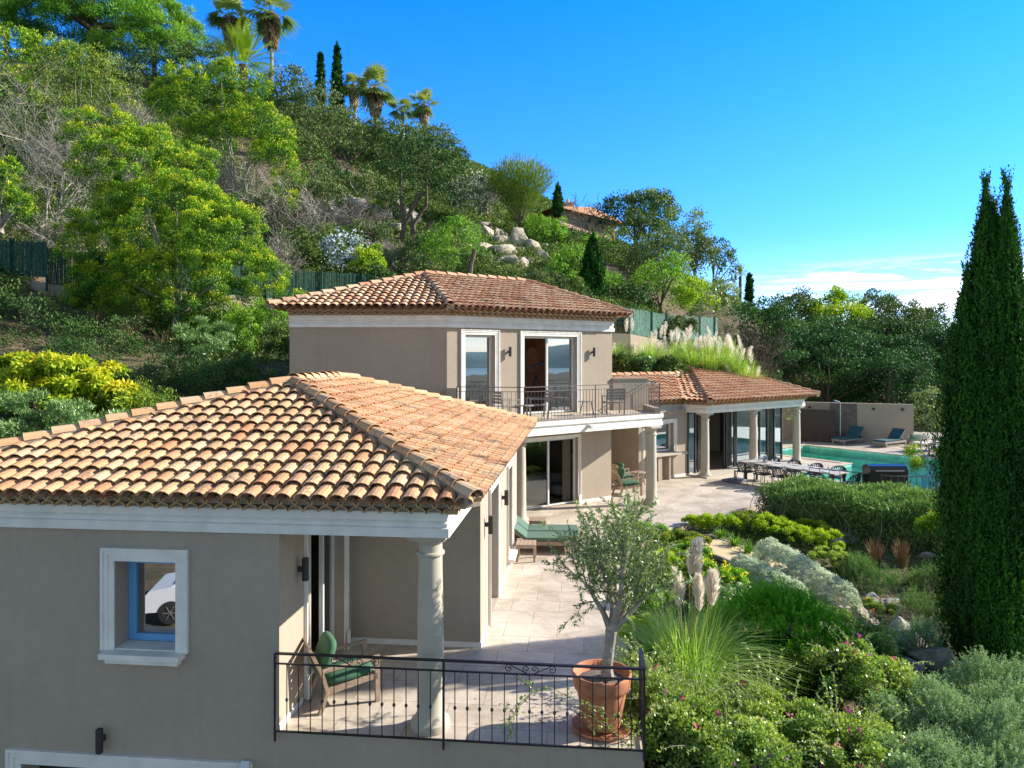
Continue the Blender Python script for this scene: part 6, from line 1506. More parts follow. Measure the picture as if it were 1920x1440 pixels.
# hill house
def hillhouse():
    D=74; b=P(1090,440,D); t=thing('hill_house','pink rendered house with clay tile roof high on the hill','house',b)
    x0,x1=P(1036,0,D,0)[0],P(1165,0,D,0)[0]; z=lambda y: P(0,y,D)[2]
    m=MB(); m.hexa([(x0+.6,D-1),(x1,D+3.4),(x1-3,D+10),(x0-2.6,D+6)],z(455),z(393)); build(m,'wall',M['pinkwall'],t)
    m=MB(); pts=[(x0+.2,D-1.9),(x1+.9,D+2.9),(x1-2.8,D+10.9),(x0-3.6,D+6.2)]; rz_=z(376); c0=((x0+x1)/2-3,D+3.5,rz_); c1=((x0+x1)/2+1,D+3.3,rz_); zl,zr=z(394),z(404)
    v=[(*pts[0],zl),(*pts[1],zr-.3),(*pts[2],zr),(*pts[3],zl),c0,c1]
    m.add(v,[(0,1,5,4)]);m.add(v,[(3,0,4),(1,2,5)]);m.add(v,[(2,3,4,5)]);m.add([(p[0],p[1],p[2]-.15) for p in v],[(3,2,1,0)])
    build(m,'roof',M['tileC'],t)
    m=MB(); m.box(x0+1.2,x0+2.2,D+1,D+2,z(392),z(378)); m.box(x0+1.05,x0+2.35,D+.85,D+2.15,z(378),z(376)); m.lathe([(.2,0),(.15,.45)],x0+1.7,D+1.5,z(376),8); build(m,'chimney',M['pinkwall'],t)
    for a in (3.2,5.0): 
        m=MB(); yy=D-1+(a-.6)*4.4/(x1-x0-.6); m.hexa([(x0+a,yy-.12),(x0+a+.8,yy+.4),(x0+a+.78,yy+.5),(x0+a-.02,yy-.02)],z(413),z(400)); build(m,'window',M['darkroom'],t)
hillhouse()
# fences and retaining walls on the slope
def fence(label,pts,zb0,h,mat,sp=2.0,name='screen_fence'):
    t=thing(name,label,'fence',(*pts[0][:2],zb0[0])); rng=np.random.default_rng(int(abs(pts[0][0])*100)); m=MB(); pm_=MB()
    for i in range(len(pts)-1):
        a=np.array(pts[i]);b=np.array(pts[i+1]);L_=np.linalg.norm(b-a);k=int(L_/.05)
        for j in range(k):
            f=(j+.5)/k; p=a+(b-a)*f; zb=zb0[i]+(zb0[i+1]-zb0[i])*f; d=(b-a)/L_
            m.obox((p[0]-d[0]*.021,p[1]-d[1]*.021+rng.normal()*.008,zb),(d[0]*.042,d[1]*.042,0),(0,.015,0),(rng.normal()*.01,0,h*(1+.02*rng.normal())),rng.random())
        for j in range(int(L_/sp)+1):
            f=min(1,j*sp/L_); p=a+(b-a)*f; zb=zb0[i]+(zb0[i+1]-zb0[i])*f
            q=MB(); q.obox((p[0]-.03,p[1]-.09,zb-.3),(.06,0,0),(0,.06,0),(0,0,h+.4)); build(q,'post',M[mat],t)
    build(m,'screen_panel',M[mat],t)
def wallthing(label,pts,z0,z1,name='retaining_wall'):
    m=MB()
    for i in range(len(pts)-1):
        a=np.array(pts[i][:2]);b=np.array(pts[i+1][:2]);d=(b-a)/np.linalg.norm(b-a);n_=np.array([d[1],-d[0]])
        v=[(*a,z0),(*b,z0),(*(b-n_*.25),z0),(*(a-n_*.25),z0),(*a,z1[i]),(*b,z1[i+1]),(*(b-n_*.25),z1[i+1]),(*(a-n_*.25),z1[i])]
        m.add(v,[(3,2,1,0),(4,5,6,7),(0,1,5,4),(1,2,6,5),(2,3,7,6),(3,0,4,7)])
    tag(build(m,name,M['stucco']),label,'wall')
A_=P(-60,512,30);B_=P(88,520,29.5);C_=P(90,528,29.2);E_=P(330,545,31);G_=P(520,560,34);H_=P(560,556,36);I_=P(760,568,37)
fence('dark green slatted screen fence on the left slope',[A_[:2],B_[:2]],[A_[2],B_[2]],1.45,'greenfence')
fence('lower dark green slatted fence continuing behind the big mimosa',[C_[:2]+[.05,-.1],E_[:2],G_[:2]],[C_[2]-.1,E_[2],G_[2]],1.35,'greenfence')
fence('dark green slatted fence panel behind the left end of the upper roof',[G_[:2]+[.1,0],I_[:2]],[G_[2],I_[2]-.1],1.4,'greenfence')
wallthing('beige retaining wall under the left green fence',[A_,C_,E_,G_],2.0,[A_[2],C_[2]-.06,E_[2],G_[2]])
J_=P(1140,622,34);J2=P(1180,626,34.5);K_=P(1250,640,37);L_2=P(1345,640,42)
fence('sunlit green screen fence right of the upper roof above the pampas grass',[J2[:2],K_[:2],L_2[:2]],[J2[2],K_[2]+.1,L_2[2]+.1],1.25,'greenfencelit')
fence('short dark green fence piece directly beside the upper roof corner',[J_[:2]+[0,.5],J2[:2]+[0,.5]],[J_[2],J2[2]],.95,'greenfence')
wallthing('beige retaining wall behind the pampas grass row',[P(1120,622,33.6),J2+np.array([0,-.35,0]),K_+np.array([0,-.35,0])],2.0,[J_[2],J2[2]-.02,K_[2]])
# pampas row on the bank
rng0=np.random.default_rng(9)
pw=[(1168,690,600),(1205,692,640),(1240,690,610),(1272,690,620),(1300,690,612),(1328,692,625),(1352,694,628),(1378,700,650),(1150,680,640),(1222,680,650),(1400,720,680),(1285,670,640),(1340,672,630),(1370,680,640)]
names=['at the left end beside the upper house wall','second from the left','third from the left','fourth from the left','above the pool wing ridge','right of the pool wing ridge top','left of the last plumes','near the right end of the row','half hidden by the upper house corner','small one with few plumes','at the extreme right end in shade','behind the front row in the middle','behind the front row right of the middle','behind the front row near its right end']
for k,(px,yb,yt) in enumerate(pw):
    D=33+1.5*rng0.random()+(2.0 if k>10 else 0); q=P(px,yb,D); H=(yb-yt)/F_*D
    npl=[2,3,4,5,6,6,7,6,3,1,4,6,7,6][k]
    pampas('pampas grass clump on the bank, '+names[k],q[0],q[1],q[2]-.15,1.2,1.1,340,[(rng0.normal()*.4,rng0.normal()*.25,H*(.85+.25*rng0.random())+.1) for _ in range(npl)],'pampas grass row on the bank',400+k,.115,.66,.028,300)
for k,(px,py,l) in enumerate([(1170,690,'reddish green ground plants at the left foot of the pampas row'),(1215,695,'leafy ground plants in front of the second pampas clump'),(1255,698,'leafy ground plants left of the pool wing ridge')]):
    T('low_shrub',l,'shrub','oak' if k!=1 else 'oleander',px,py-22,py+14,56,32,None,rc=.2,trunk=False,leaf=.13)
# ------------------------------------------------------------------ the tall cypress at the right
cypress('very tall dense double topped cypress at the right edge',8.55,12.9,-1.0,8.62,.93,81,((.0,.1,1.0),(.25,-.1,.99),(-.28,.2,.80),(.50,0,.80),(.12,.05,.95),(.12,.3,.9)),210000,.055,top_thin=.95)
# ------------------------------------------------------------------ hedge
def hedge():
    rng=np.random.default_rng(83); poly=np.array([(7.15,21.2),(7.9,19.7),(9.6,18.7),(12.2,17.7),(15,17.6),(15,20.5),(11.5,21.3),(8.6,22.6)])
    m=MB(); t=thing('oleander_hedge','long clipped oleander hedge between garden and pool','hedge',(10,20,-.4)); n=90000
    x=rng.uniform(7,15,n*2); y=rng.uniform(17.3,22.8,n*2); ins=insidepoly(x,y,poly); x,y=x[ins][:n],y[ins][:n]
    def edged(x,y):
        d=np.full(len(x),9.); P_=poly
        for i in range(len(P_)):
            a=P_[i];b=P_[(i+1)%len(P_)];ab=b-a;tt=np.clip(((x-a[0])*ab[0]+(y-a[1])*ab[1])/(ab@ab),0,1); d=np.minimum(d,np.hypot(x-a[0]-ab[0]*tt,y-a[1]-ab[1]*tt))
        return d
    de=edged(x,y); g=gz(x,y); top=.92-.03*(x-7)+.07*np.sin(x*3)+.05*np.sin(y*5+x)+.06*rng.normal(size=len(x)); near=de<.35
    u=rng.random(len(x)); z=np.where(near,g+(top-g)*u**.6,np.where(u<.8,top-.22*rng.random(len(x))**2,g+(top-g)*rng.random(len(x))))
    z=z-np.where(near,.12*(1-de/.35),0)
    Pp=np.stack([x,y,z],1); k=rng.normal(size=(len(x),3))
    T_=nrm(np.array([0,0,.6])+k*.75); L_=.115*(.7+.7*rng.random(len(x)))
    leaves(m,Pp,nrm(k[:,::-1]+np.array([0,-.3,.5])),T_,L_,.27,np.clip(.15+.5*rng.random(len(x))+.35*(z>top-.12)*rng.random(len(x)),0,1)); build(m,'foliage',M['hedge'],t)
    m=MB()
    for i in range(110):
        f=rng.random(); a=poly[0]+(poly[1]-poly[0])*f if i<30 else poly[1]+(poly[3]-poly[1])*f; p=a+rng.normal(size=2)*.15+[0,.3]; gzz=G(*p); m.tube([(p[0],p[1],gzz-.05),(p[0]+rng.normal()*.1,p[1]+rng.normal()*.1,gzz+.5),(p[0]+rng.normal()*.2,p[1]+rng.normal()*.1,.75)],[.014,.01,.005],5,cap=False)
    build(m,'stems',M['twig'],t)
hedge()
# ------------------------------------------------------------------ garden path, steps
def strip(pts,w,z,mat,name,edge=None):
    pts=[np.array(p,float) for p in pts]; m=MB(); m.sweep(pts,[(-w/2,z-.15),(w/2,z-.15),(w/2,z),(-w/2,z)]); return build(m,name,M[mat])
pp=[(4.55,19.6),(4.95,18.4),(5.6,17.2),(6.1,16.5)]
m=MB(); pa=[np.array(q) for q in pp]; zs=[G(*q)+.06 for q in pp]; w_=.55
Lf=[];Rt=[]
for i,p in enumerate(pa):
    d=nrm((pa[min(i+1,3)]-pa[max(i-1,0)])[None])[0]; n_=np.array([d[1],-d[0]]); Lf.append((*(p-n_*w_),zs[i]));Rt.append((*(p+n_*w_),zs[i]))
for i in range(3): m.quad(Lf[i],Rt[i],Rt[i+1],Lf[i+1])
tag(build(m,'gravel_path',M['gravel'],fixn=True),kind='structure')
for S_,sl_ in ((Lf,'left'),(Rt,'right')):
    m=MB()
    for i in range(3):
        a,b=np.array(S_[i]),np.array(S_[i+1])
        for j in range(8):
            p=a+(b-a)*(j+.04)/8;q=a+(b-a)*(j+.94)/8; m.beam(p-[0,0,.03],q-[0,0,.03],.07,.10)
    tag(build(m,'path_edging',M['rock']),'stone edging along the '+sl_+' side of the gravel garden path','edging')
for k,(x,y,z) in enumerate([(6.25,16.05,-.30),(6.45,15.55,-.40),(6.62,15.05,-.50),(6.8,14.55,-.62)]):
    m=MB(); m.hexa([(x-.35,y-.2),(x+.35,y-.28),(x+.38,y+.2),(x-.33,y+.26)],z-.25,z+.02); tag(build(m,'stone_step',M['rock'],fixn=True,bev=.02),'flat grey stone step between the two silver mounds, '+['top','second','third','lowest'][k],'step','stone garden steps')
# ------------------------------------------------------------------ garden plants
def at(px,py,dz=0.0):
    """garden point seen at px,py on the ground sheet"""
    D=6331/(max(py,690)-668); 
    for _ in range(30):
        x=(px-960)/F_*D; g=G(x,D)+dz; D=.5*D+.5*(HC-g)*F_/(py-HY)
    x=(px-960)/F_*D; return np.array([x,D,G(x,D)])
def mound(name,label,cat,mat,px,py,w,d,h,rc,n,L,seed,group=None,rot=0,**k):
    q=at(px,py); rng=np.random.default_rng(seed); l=shrub_ball(w,d,h/2,rng,k.pop('k',3))
    if rot:
        c,s_=math.cos(rot),math.sin(rot); l=[(a*c-b*s_,a*s_+b*c,z,rx,ry,rz) for a,b,z,rx,ry,rz in l]
    return veg(name,label,cat,mat,q,l,rc,n,L,group,seed=seed,low=-.2,**k)
def dots(mat,nn,L=.05,up=.06):
    def f(t,rng,C,lb):
        m=MB(); sel=C[rng.integers(0,len(C),nn)]+rng.normal(size=(nn,3))*.09+np.array([0,0,up]); e=np.repeat(sel,5,0)+rng.normal(size=(nn*5,3))*L*.35
        leaves(m,e,rdir(rng,nn*5)+np.array([0,-.3,.6]),rdir(rng,nn*5),L,.8,rng.random(nn*5)); build(m,'blossom',M[mat],t)
    return f
# bright ground cover by the terrace edge
for k,(px,py,w,h,mt_,l) in enumerate([(1312,990,.42,.34,'lime','bright green low shrub at the tip of the bed beside the path'),(1352,992,.5,.4,'lime','bright green low shrub second from the tip of the bed'),(1400,985,.6,.4,'mimosadim','olive green low shrub in the middle of the bright bed'),
   (1385,968,.7,.34,'bright','low green mat along the terrace edge'),(1440,995,.55,.42,'lime','bright green low shrub above the silver mounds'),(1470,1010,.5,.4,'lime','bright green low shrub left of the yellow mound top'),(1520,1005,.5,.45,'lime','rounded bright green shrub right of the silver mound top'),(1550,1030,.45,.45,'lime','rounded bright green shrub at the right end of the bed'),(1450,968,.8,.34,'rosemary','dark low shrub between bright bed and hedge'),(1480,985,.6,.3,'oak','dark mat shrub under the hedge')]):
    mound('ground_cover_shrub',l,'shrub',mt_,px,py+6,w,w*.8,h,.12,7000,.045,500+k,'bright shrubs of the terrace bed',up=.7,tipw=.4)
for k,(px,py) in enumerate([(1352,1012),(1378,1026),(1402,1040),(1428,1052)]):
    q=at(px,py); rng=np.random.default_rng(520+k); t=thing('strap_leaf_plant','green strap leaved plant beside the gravel path, '+['nearest the terrace','second from the terrace','third from the terrace','nearest the silver mound'][k],'plant',q,'strap leaved plants along the path'); m=MB(); blades(m,rng,q,60,.06,.36,.33,.045,1.5,(.0,.8)); build(m,'leaves',M['bright'],t)
# silver mounds (running down the slope)
def silver(label,p0,p1,w,h,seed,n):
    a=np.array(p0,float);b=np.array(p1,float); lb=[]; rng=np.random.default_rng(seed); g0=G(*a)
    for i in range(7):
        f=i/6;p=a+(b-a)*f; s=w*(1-.15*abs(f-.4)*2); lb.append((p[0]-a[0],p[1]-a[1],G(*p)-g0+h*.26,s,s,h*.66*(1-.1*f)))
    veg('silver_shrub',label,'shrub','silver',(a[0],a[1],g0),lb,.055,n,.033,'silver leaved mounds',seed=seed,asp=.4,up=.4,low=-.1,cl=1.6,interior=.02,tipw=.4,droop=-.4,bumpy=.35)
silver('long silver leaved mound, the larger one on the right of the steps',(5.95,16.6),(6.72,14.65),.38,.74,541,52000)
silver('silver leaved mound, the smaller one on the left of the steps',(5.05,15.7),(5.72,14.6),.34,.64,542,36000)
# rosemary and other shrubs at the right
for k,(px,py,w,h,mt_,l) in enumerate([(1630,1110,.55,.62,'rosemary','upright rosemary bush right of the silver mound'),(1600,1085,.4,.5,'rosemary','smaller rosemary bush touching the large silver mound'),(1735,1110,.45,.7,'rosemary','rosemary bush beside the big cypress, upper one'),(1738,1170,.5,.75,'rosemary','rosemary bush beside the big cypress, middle one'),(1722,1225,.4,.6,'sagegreen','pale rosemary bush beside the big cypress, lowest one'),
    (1600,1000,.7,.35,'oak','low dark shrub behind the grey boulder'),(1700,1010,.8,.4,'darkleaf','low dark shrub under the hedge right part'),(1560,1068,.5,.4,'bougain','small leafy plant with pale stems behind the silver mound'),(1650,1160,.3,.3,'bougain','low plant with red flowers among the stones'),(1755,1040,.6,.55,'rosemary','green shrub left of the cypress below the hedge')]):
    if mt_ in('rosemary','sagegreen'): shootbush('garden_shrub',l,mt_,at(px,py),w*1.05,w*.8,h,420,15000,.24,.045,.16,560+k); continue
    mound('garden_shrub',l,'shrub',mt_,px,py,w,w*.8,h,.11,9000,.05 if mt_!='rosemary' else .055,560+k,None,up=1.1,asp=.28,droop=-.9,tipw=.45,extra=dots('redfl',22,.04) if k==8 else None)
for k,(px,py,l) in enumerate([(1642,1062,'rust coloured dry grass tuft, left of two'),(1692,1064,'rust coloured dry grass tuft, right of two')]):
    q=at(px,py); rng=np.random.default_rng(580+k); t=thing('dry_grass_tuft',l,'grass',q,'rust coloured tufts'); m=MB(); blades(m,rng,q,160,.1,.62,.22,.012,.5,(.0,.6)); build(m,'leaves',flat('rust_grass',(.26,.16,.08),.9,var=.3),t)
for k,(px,py,sx,sy,sz,l) in enumerate([(1578,1010,.5,.4,.36,'grey boulder with pointed top under the hedge'),(1560,1022,.42,.3,.18,'flat grey stone in front of the pointed boulder'),(1690,1205,.55,.4,.34,'large pale boulder left of the cypress foot'),(1752,1245,.36,.35,.34,'rounded pale boulder at the cypress foot'),(1632,1135,.35,.3,.2,'dark flat rock below the rosemary bush'),(1672,1142,.32,.3,.2,'dark flat rock right of the lone stone'),(1625,1170,.3,.26,.2,'pinkish stone at the lower end of the silver mound'),(1600,1190,.28,.22,.18,'small pinkish stone below the silver mound'),(1705,1262,.3,.25,.16,'low stone half buried near the cypress'),(1730,1048,.35,.25,.12,'flat pale stone below the hedge right end')]):
    q=at(px,py); rock(l,q[0],q[1],q[2]+sz*.35,sx,sy,sz,600+k,'rock' if k not in (6,7) else 'pinkrock','garden boulders')
# euryops with yellow flowers, white flowering shrub, left bed
mound('yellow_daisy_bush','green bush dotted with yellow daisies behind the pampas plumes','shrub','bright',1335,1118,.62,.5,.62,.13,13000,.05,620,up=.8,tipw=.3,extra=dots('yellowfl',150,.045))
mound('yellow_daisy_bush','low patch of yellow daisies left of the plumes','shrub','mimosadim',1262,1085,.5,.4,.45,.13,8000,.05,621,up=.8,extra=dots('yellowfl',60,.04))
mound('white_flower_bush','pale bush with tiny white flowers right of the plumes','shrub','sagegreen',1365,1150,.5,.4,.5,.1,9000,.04,622,up=.8,extra=dots('whitefl',120,.03))
for k,(px,py,w,h,mt_,l) in enumerate([(1215,1035,.62,.62,'bright','bright green shrub behind the olive crown'),(1258,1040,.55,.45,'mimosadim','olive green shrub with small flowers at the terrace corner'),(1232,1100,.5,.7,'lime','yellow green shrub behind the olive crown, lower'),(1210,1160,.42,.62,'bright','green shrub between olive and pampas grass'),(1198,1225,.36,.55,'lime','light green shrub at the terrace edge by the olive trunk'),(1205,1290,.32,.5,'bright','small leaved shrub against the terrace railing corner'),(1280,1060,.5,.4,'bright','low green shrub beside the gravel path'),(1300,1030,.4,.3,'mimosadim','low olive shrub along the gravel path')]):
    mound('bed_shrub',l,'shrub',mt_,px,py,w,w*.8,h,.12,11000,.045,640+k,'shrubs along the terrace edge',up=.6,tipw=.4)
# big pampas clump
q=at(1290,1300)
pampas('large pampas grass with four pale plumes in front of the olive',q[0],q[1],q[2],1.30,1.15,1500,[(-.22,-.35,2.0),(.02,-.05,2.38),(.08,-.38,1.95),(.30,-.25,1.98),(.14,-.05,2.32)],None,701,.09,.55,.010,2300)
# spiky juniper mass
def juniper():
    q=at(1480,1290); rng=np.random.default_rng(702); t=thing('juniper_bush','spreading bright green juniper in the middle of the garden','shrub',q); m=MB(); n=60000
    ns=1700; a=rng.random(ns)*2*PI; r=np.sqrt(rng.random(ns)); bx=q[0]+r*np.cos(a)*1.25; by=q[1]+.6+r*np.sin(a)*1.05; bz=q[2]+.2+1.0*(1-r**2)*(.75+.35*rng.random(ns)); d=nrm(np.stack([np.cos(a)*r*.8-.25,np.sin(a)*r*.6-.25,np.full(ns,.9)],1)+rng.normal(size=(ns,3))*.2)
    ci=np.repeat(np.arange(ns),n//ns); N_=len(ci); tt=rng.random(N_); sl=.34*(.6+.7*rng.random(ns)); Pp=np.stack([bx,by,bz],1)[ci]+d[ci]*(tt*sl[ci])[:,None]+rng.normal(size=(N_,3))*.014; cr=rng.random(ns)
    leaves(m,Pp,rdir(rng,N_),nrm(d[ci]+rng.normal(size=(N_,3))*.32),.055*(.7+.6*rng.random(N_)),.2,np.clip(.35*cr[ci]+.25*rng.random(N_)+.42*tt,0,1))
    ni=9000; a=rng.random(ni)*2*PI; r=np.sqrt(rng.random(ni)); leaves(m,np.stack([q[0]+r*np.cos(a)*1.2,q[1]+.6+r*np.sin(a),q[2]+.6*rng.random(ni)*(1-r**2)],1),rdir(rng,ni),rdir(rng,ni)+[0,0,.5],.12,.4,.1*rng.random(ni)); build(m,'foliage',M['juniper'],t)
juniper()
mound('juniper_bush','smaller soft green juniper right behind the spreading one','shrub','rosemary',1545,1180,.6,.45,.4,.1,11000,.045,703,up=.9,asp=.25,tipw=.45)
# bougainvillea masses with arching shoots
def bougain(label,px,py,w,d,h,n,seed,fl=30,shoots=14,mat='bougain',flm='pinkfl'):
    def ex(t,rng,C,lb):
        dots(flm,fl,.045,.07)(t,rng,C,lb)
        m=MB(); lm=MB(); c0=np.mean(C,0)
        for i in range(shoots*3):
            s=C[rng.integers(0,len(C))]; dd=nrm(s-c0+np.array([0,0,.6])+rng.normal(size=3)*.3); pts=[s]; L_=.45+.5*rng.random()
            for j in range(7): dd=nrm(dd+np.array([0,0,-.16])); pts.append(pts[-1]+dd*L_/7)
            pts=np.array(pts); m.tube(pts,np.linspace(.006,.002,8),4,cap=False)
            k=34; tt=rng.random(k)*7; p=np.array([pts[int(u)]+(pts[min(int(u)+1,7)]-pts[int(u)])*(u%1) for u in tt]); leaves(lm,p,rdir(rng,k)+[0,0,.6],rdir(rng,k),.045,.6,.4+.6*rng.random(k))
        build(m,'shoots',M['twig'],t); build(lm,'shoot_leaves',M[mat],t)
    mound('bougainvillea',label,'shrub',mat,px,py,w,d,h,.2,int(n*.8),.047,seed,'bougainvillea shrubs',up=.3,asp=.62,out=.15,tipw=.3,extra=ex,k=6,droop=.1,interior=.2)
bougain('bougainvillea shrub right of the terrace railing corner, lower left',1260,1440,.6,.5,.75,26000,711,30)
bougain('bougainvillea with purple flowers at the bottom centre of the garden',1370,1480,.7,.5,.75,30000,712,40,flm='purplefl')
bougain('bougainvillea with a pink bloom in front of the juniper shade',1470,1430,.6,.5,.7,26000,713,34)
bougain('leafy bougainvillea right of the juniper with scattered pink blooms',1600,1330,.75,.6,.95,34000,714,40)
bougain('pale leaved bougainvillea above the silver green bush',1640,1260,.6,.5,.6,18000,715,26,flm='purplefl')
bougain('bougainvillea below the pampas grass with purple blooms',1290,1370,.5,.4,.5,16000,716,26,flm='purplefl')
bougain('bougainvillea at the bottom edge left of the silver green bush',1580,1470,.6,.5,.7,22000,717,30)
bougain('sparse bougainvillea with long shoots at the terrace wall corner',1205,1400,.3,.3,.9,9000,718,12,26)
# silver green teucrium at bottom right
for k,(px,py,w,h,l) in enumerate([(1760,1420,.85,1.0,'big silver green bush at the bottom right, left part'),(1880,1390,.8,1.1,'big silver green bush at the bottom right edge'),(1680,1490,.6,.8,'silver green bush at the bottom, left of the big one'),(1830,1500,.8,.9,'silver green bush at the bottom right corner'),(1850,1320,.6,.6,'silver green bush at the foot of the big cypress')]):
    shootbush('silver_green_bush',l,'sagegreen',at(px,py),w*1.15,w*.95,h*1.05,2600,56000,.20,.046,.27,730+k,'silver green bushes',lobes=7)
# yellowish feathery branches beside the cypress
def branchy(label,px,py,D,w,h,seed):
    q=P(px,py,D); rng=np.random.default_rng(seed); t=thing('feathery_branch',label,'shrub',(q[0],q[1],G(q[0],D))); m=MB(); crown(m,rng,[(q[0],D,q[2],w,w*.7,h)],.2,3800,.07,.3,up=.4,tipw=.4); build(m,'foliage',M['mimosa'],t)
    m=MB(); g=G(q[0],D); m.tube([(q[0]+.3,D,g),(q[0]+.2,D,(g+q[2])/2),q],[.03,.025,.01],6); build(m,'stem',M['bark'],t)
branchy('yellow green feathery young tree left of the cypress above the hedge',1752,868,16.5,.45,.28,751)
branchy('yellow green feathery sprig left of the cypress below the hedge',1750,985,15.5,.28,.2,752)
# ground cover filling the garden soil
def cover():
    rng=np.random.default_rng(760); m=MB(); n=16000; x=rng.uniform(2.0,14,n); y=rng.uniform(6,21,n); keep=~insidepoly(x,y,terr)
    pth=np.min([np.hypot(x-p[0],y-p[1]) for p in pp+[(5.2,17.8),(4.75,19),(5.85,16.9)]],0)>.75; keep&=pth; x,y=x[keep],y[keep]; z=gz(x,y); k=len(x); per=9; ci=np.repeat(np.arange(k),per); e=rdir(rng,len(ci)); e[:,2]=np.abs(e[:,2]); cr=rng.random(k)
    Pp=np.stack([x,y,z],1)[ci]+e*.10*rng.random(len(ci))[:,None]; leaves(m,Pp,nrm(e+[0,0,.5]),nrm(e+rng.normal(size=e.shape)*.5),.05,.5,np.clip(.5*cr[ci]+.4*rng.random(len(ci)),0,1)); tag(build(m,'ground_cover',M['scrub']),'low green ground cover between the garden shrubs','ground cover',kind='stuff')
cover()
# ------------------------------------------------------------------ potted olive
def olive():
    c=FB(1.50,.80); x,y=c; kp=.93 
    t=thing('terracotta_pot','large terracotta pot with saucer at the terrace corner','plant pot',(x,y,0)); m=MB()
    m.lathe([(q_*.93,z_) for q_,z_ in [(.235,.04),(.25,.05),(.33,.45),(.345,.5),(.345,.505),(.375,.52),(.385,.56),(.40,.66),(.405,.70),(.39,.715),(.37,.71),(.35,.62),(.33,.6)]],x,y,0,40,cap=False); build(m,'body',M['terracotta'],t,smooth=True)
    m=MB(); m.lathe([(.24,.0),(.36,.005),(.385,.05),(.375,.055),(.34,.02),(.24,.02)],x,y,0,36); build(m,'saucer',M['terracotta'],t,smooth=True)
    m=MB(); m.lathe([(.31,.6),(.2,.63),(.05,.64)],x,y,0,24,cap=False); m.lathe([(.05,.64),(.0,.645)],x,y,0,12,cap=False); build(m,'soil',M['soil'],t)
    rng=np.random.default_rng(770); t=thing('olive_tree','young olive tree with thin silvery crown growing in the terracotta pot','olive tree',(x,y,.64))
    Q=lambda px,py,dy=0: np.array([(px+4-960)/F_*(y+dy),y+dy,HC-(py-HY)/F_*(y+dy)])
    m=MB(); m.tube([Q(1136,1285)+[0,0,-.1],Q(1134,1250),Q(1140,1205),Q(1142,1182)],[.10,.072,.064,.075],12); ends=[]
    main=[(Q(1142,1185),Q(1128,1150),Q(1098,1100,.1)),(Q(1142,1185),Q(1145,1140),Q(1132,1060)),(Q(1142,1185),Q(1165,1150,.1),Q(1182,1090,.2)),(Q(1142,1185),Q(1160,1120,-.2),Q(1165,1040,-.3)),(Q(1142,1185),Q(1150,1130,.3),Q(1150,1030,.5)),(Q(1142,1185),Q(1172,1155,-.1),Q(1200,1125,-.1))]
    tips=[]
    for a,b,c_ in main:
        m.tube([a,b,c_],[.05,.034,.02],8); 
        for i in range(9):
            f=.35+.65*rng.random(); s=b+(c_-b)*f if f>.4 else a+(b-a)*f*2; d=nrm(c_-b+rng.normal(size=3)*.55*np.linalg.norm(c_-b)+np.array([0,0,.08])); L_=.35+.5*rng.random(); pts=[s]
            for j in range(6): d=nrm(d+rng.normal(size=3)*.18+np.array([0,0,.06])); pts.append(pts[-1]+d*L_/6)
            m.tube(np.array(pts),np.linspace(.012,.003,7),5,cap=False); tips.append(pts)
            for q in range(4):
                s2=pts[int(rng.integers(2,6))]; d2=nrm(d+rng.normal(size=3)*.7+np.array([0,0,.1])); p2=[s2]
                for j in range(4): d2=nrm(d2+rng.normal(size=3)*.15); p2.append(p2[-1]+d2*.07*(1+rng.random()))
                m.tube(np.array(p2),np.linspace(.005,.002,5),4,cap=False); tips.append(p2)
    build(m,'trunk',M['palebark'],t); m=MB(); Pp=[];T_=[]
    for p in tips:
        p=np.array(p); k=int(52*len(p)/5)
        for i in range(k):
            u=rng.random()**.8*(len(p)-1); a=int(u); q=p[a]+(p[min(a+1,len(p)-1)]-p[a])*(u%1); d=nrm(p[min(a+1,len(p)-1)]-p[max(a-1,0)]); Pp.append(q); T_.append(nrm(d*.8+rng.normal(size=3)*.65))
    Pp=np.array(Pp);T_=np.array(T_); leaves(m,Pp,rdir(rng,len(Pp)),T_,.062*(.7+.5*rng.random(len(Pp))),.25,rng.random(len(Pp))); build(m,'crown',M['olive'],t)
olive()
# climbing shoots through the railing
def climber():
    rng=np.random.default_rng(780); y=8.75; t=thing('climbing_shoot','thin green climbing shoots threading the terrace railing by the pot','climbing plant',(1.3,8.6,0)); m=MB(); lm=MB()
    Q=lambda px,py: np.array([(px-960)/F_*8.62,8.62+rng.normal()*.03,HC-(py-HY)/F_*8.62])
    for path in ([(1120,1340),(1080,1310),(1030,1290),(1000,1292),(975,1325),(955,1350),(937,1360)],[(1010,1290),(985,1280),(962,1270)],[(1000,1300),(960,1330),(940,1320)],[(955,1345),(958,1372),(950,1390)],[(1180,1400),(1150,1370),(1110,1345),(1075,1335)],[(1170,1390),(1140,1360),(1130,1330),(1085,1320)],[(1190,1380),(1165,1345),(1150,1335)],[(1160,1350),(1130,1365),(1105,1368)]):
        p=np.array([Q(*a) for a in path]); m.tube(p,.004,4,cap=False); k=12*len(p); u=rng.random(k)*(len(p)-1.01); a=u.astype(int); q=p[a]+(p[a+1]-p[a])*(u%1)[:,None]+rng.normal(size=(k,3))*.02; leaves(lm,q,rdir(rng,k),rdir(rng,k),.045,.55,.3+.7*rng.random(k))
    build(m,'stem',M['twig'],t); build(lm,'leaves',M['bougain'],t)
climber()
q=FLo.p(4.6,-1.2,0); t=thing('potted_fig','tall leafy green potted plant inside the ground floor room','potted plant',q); m=MB(); crown(m,np.random.default_rng(9),[(q[0],q[1],1.75,.32,.32,.5)],.2,260,.22,.6,tipw=.3); build(m,'leaves',M['bright'],t)
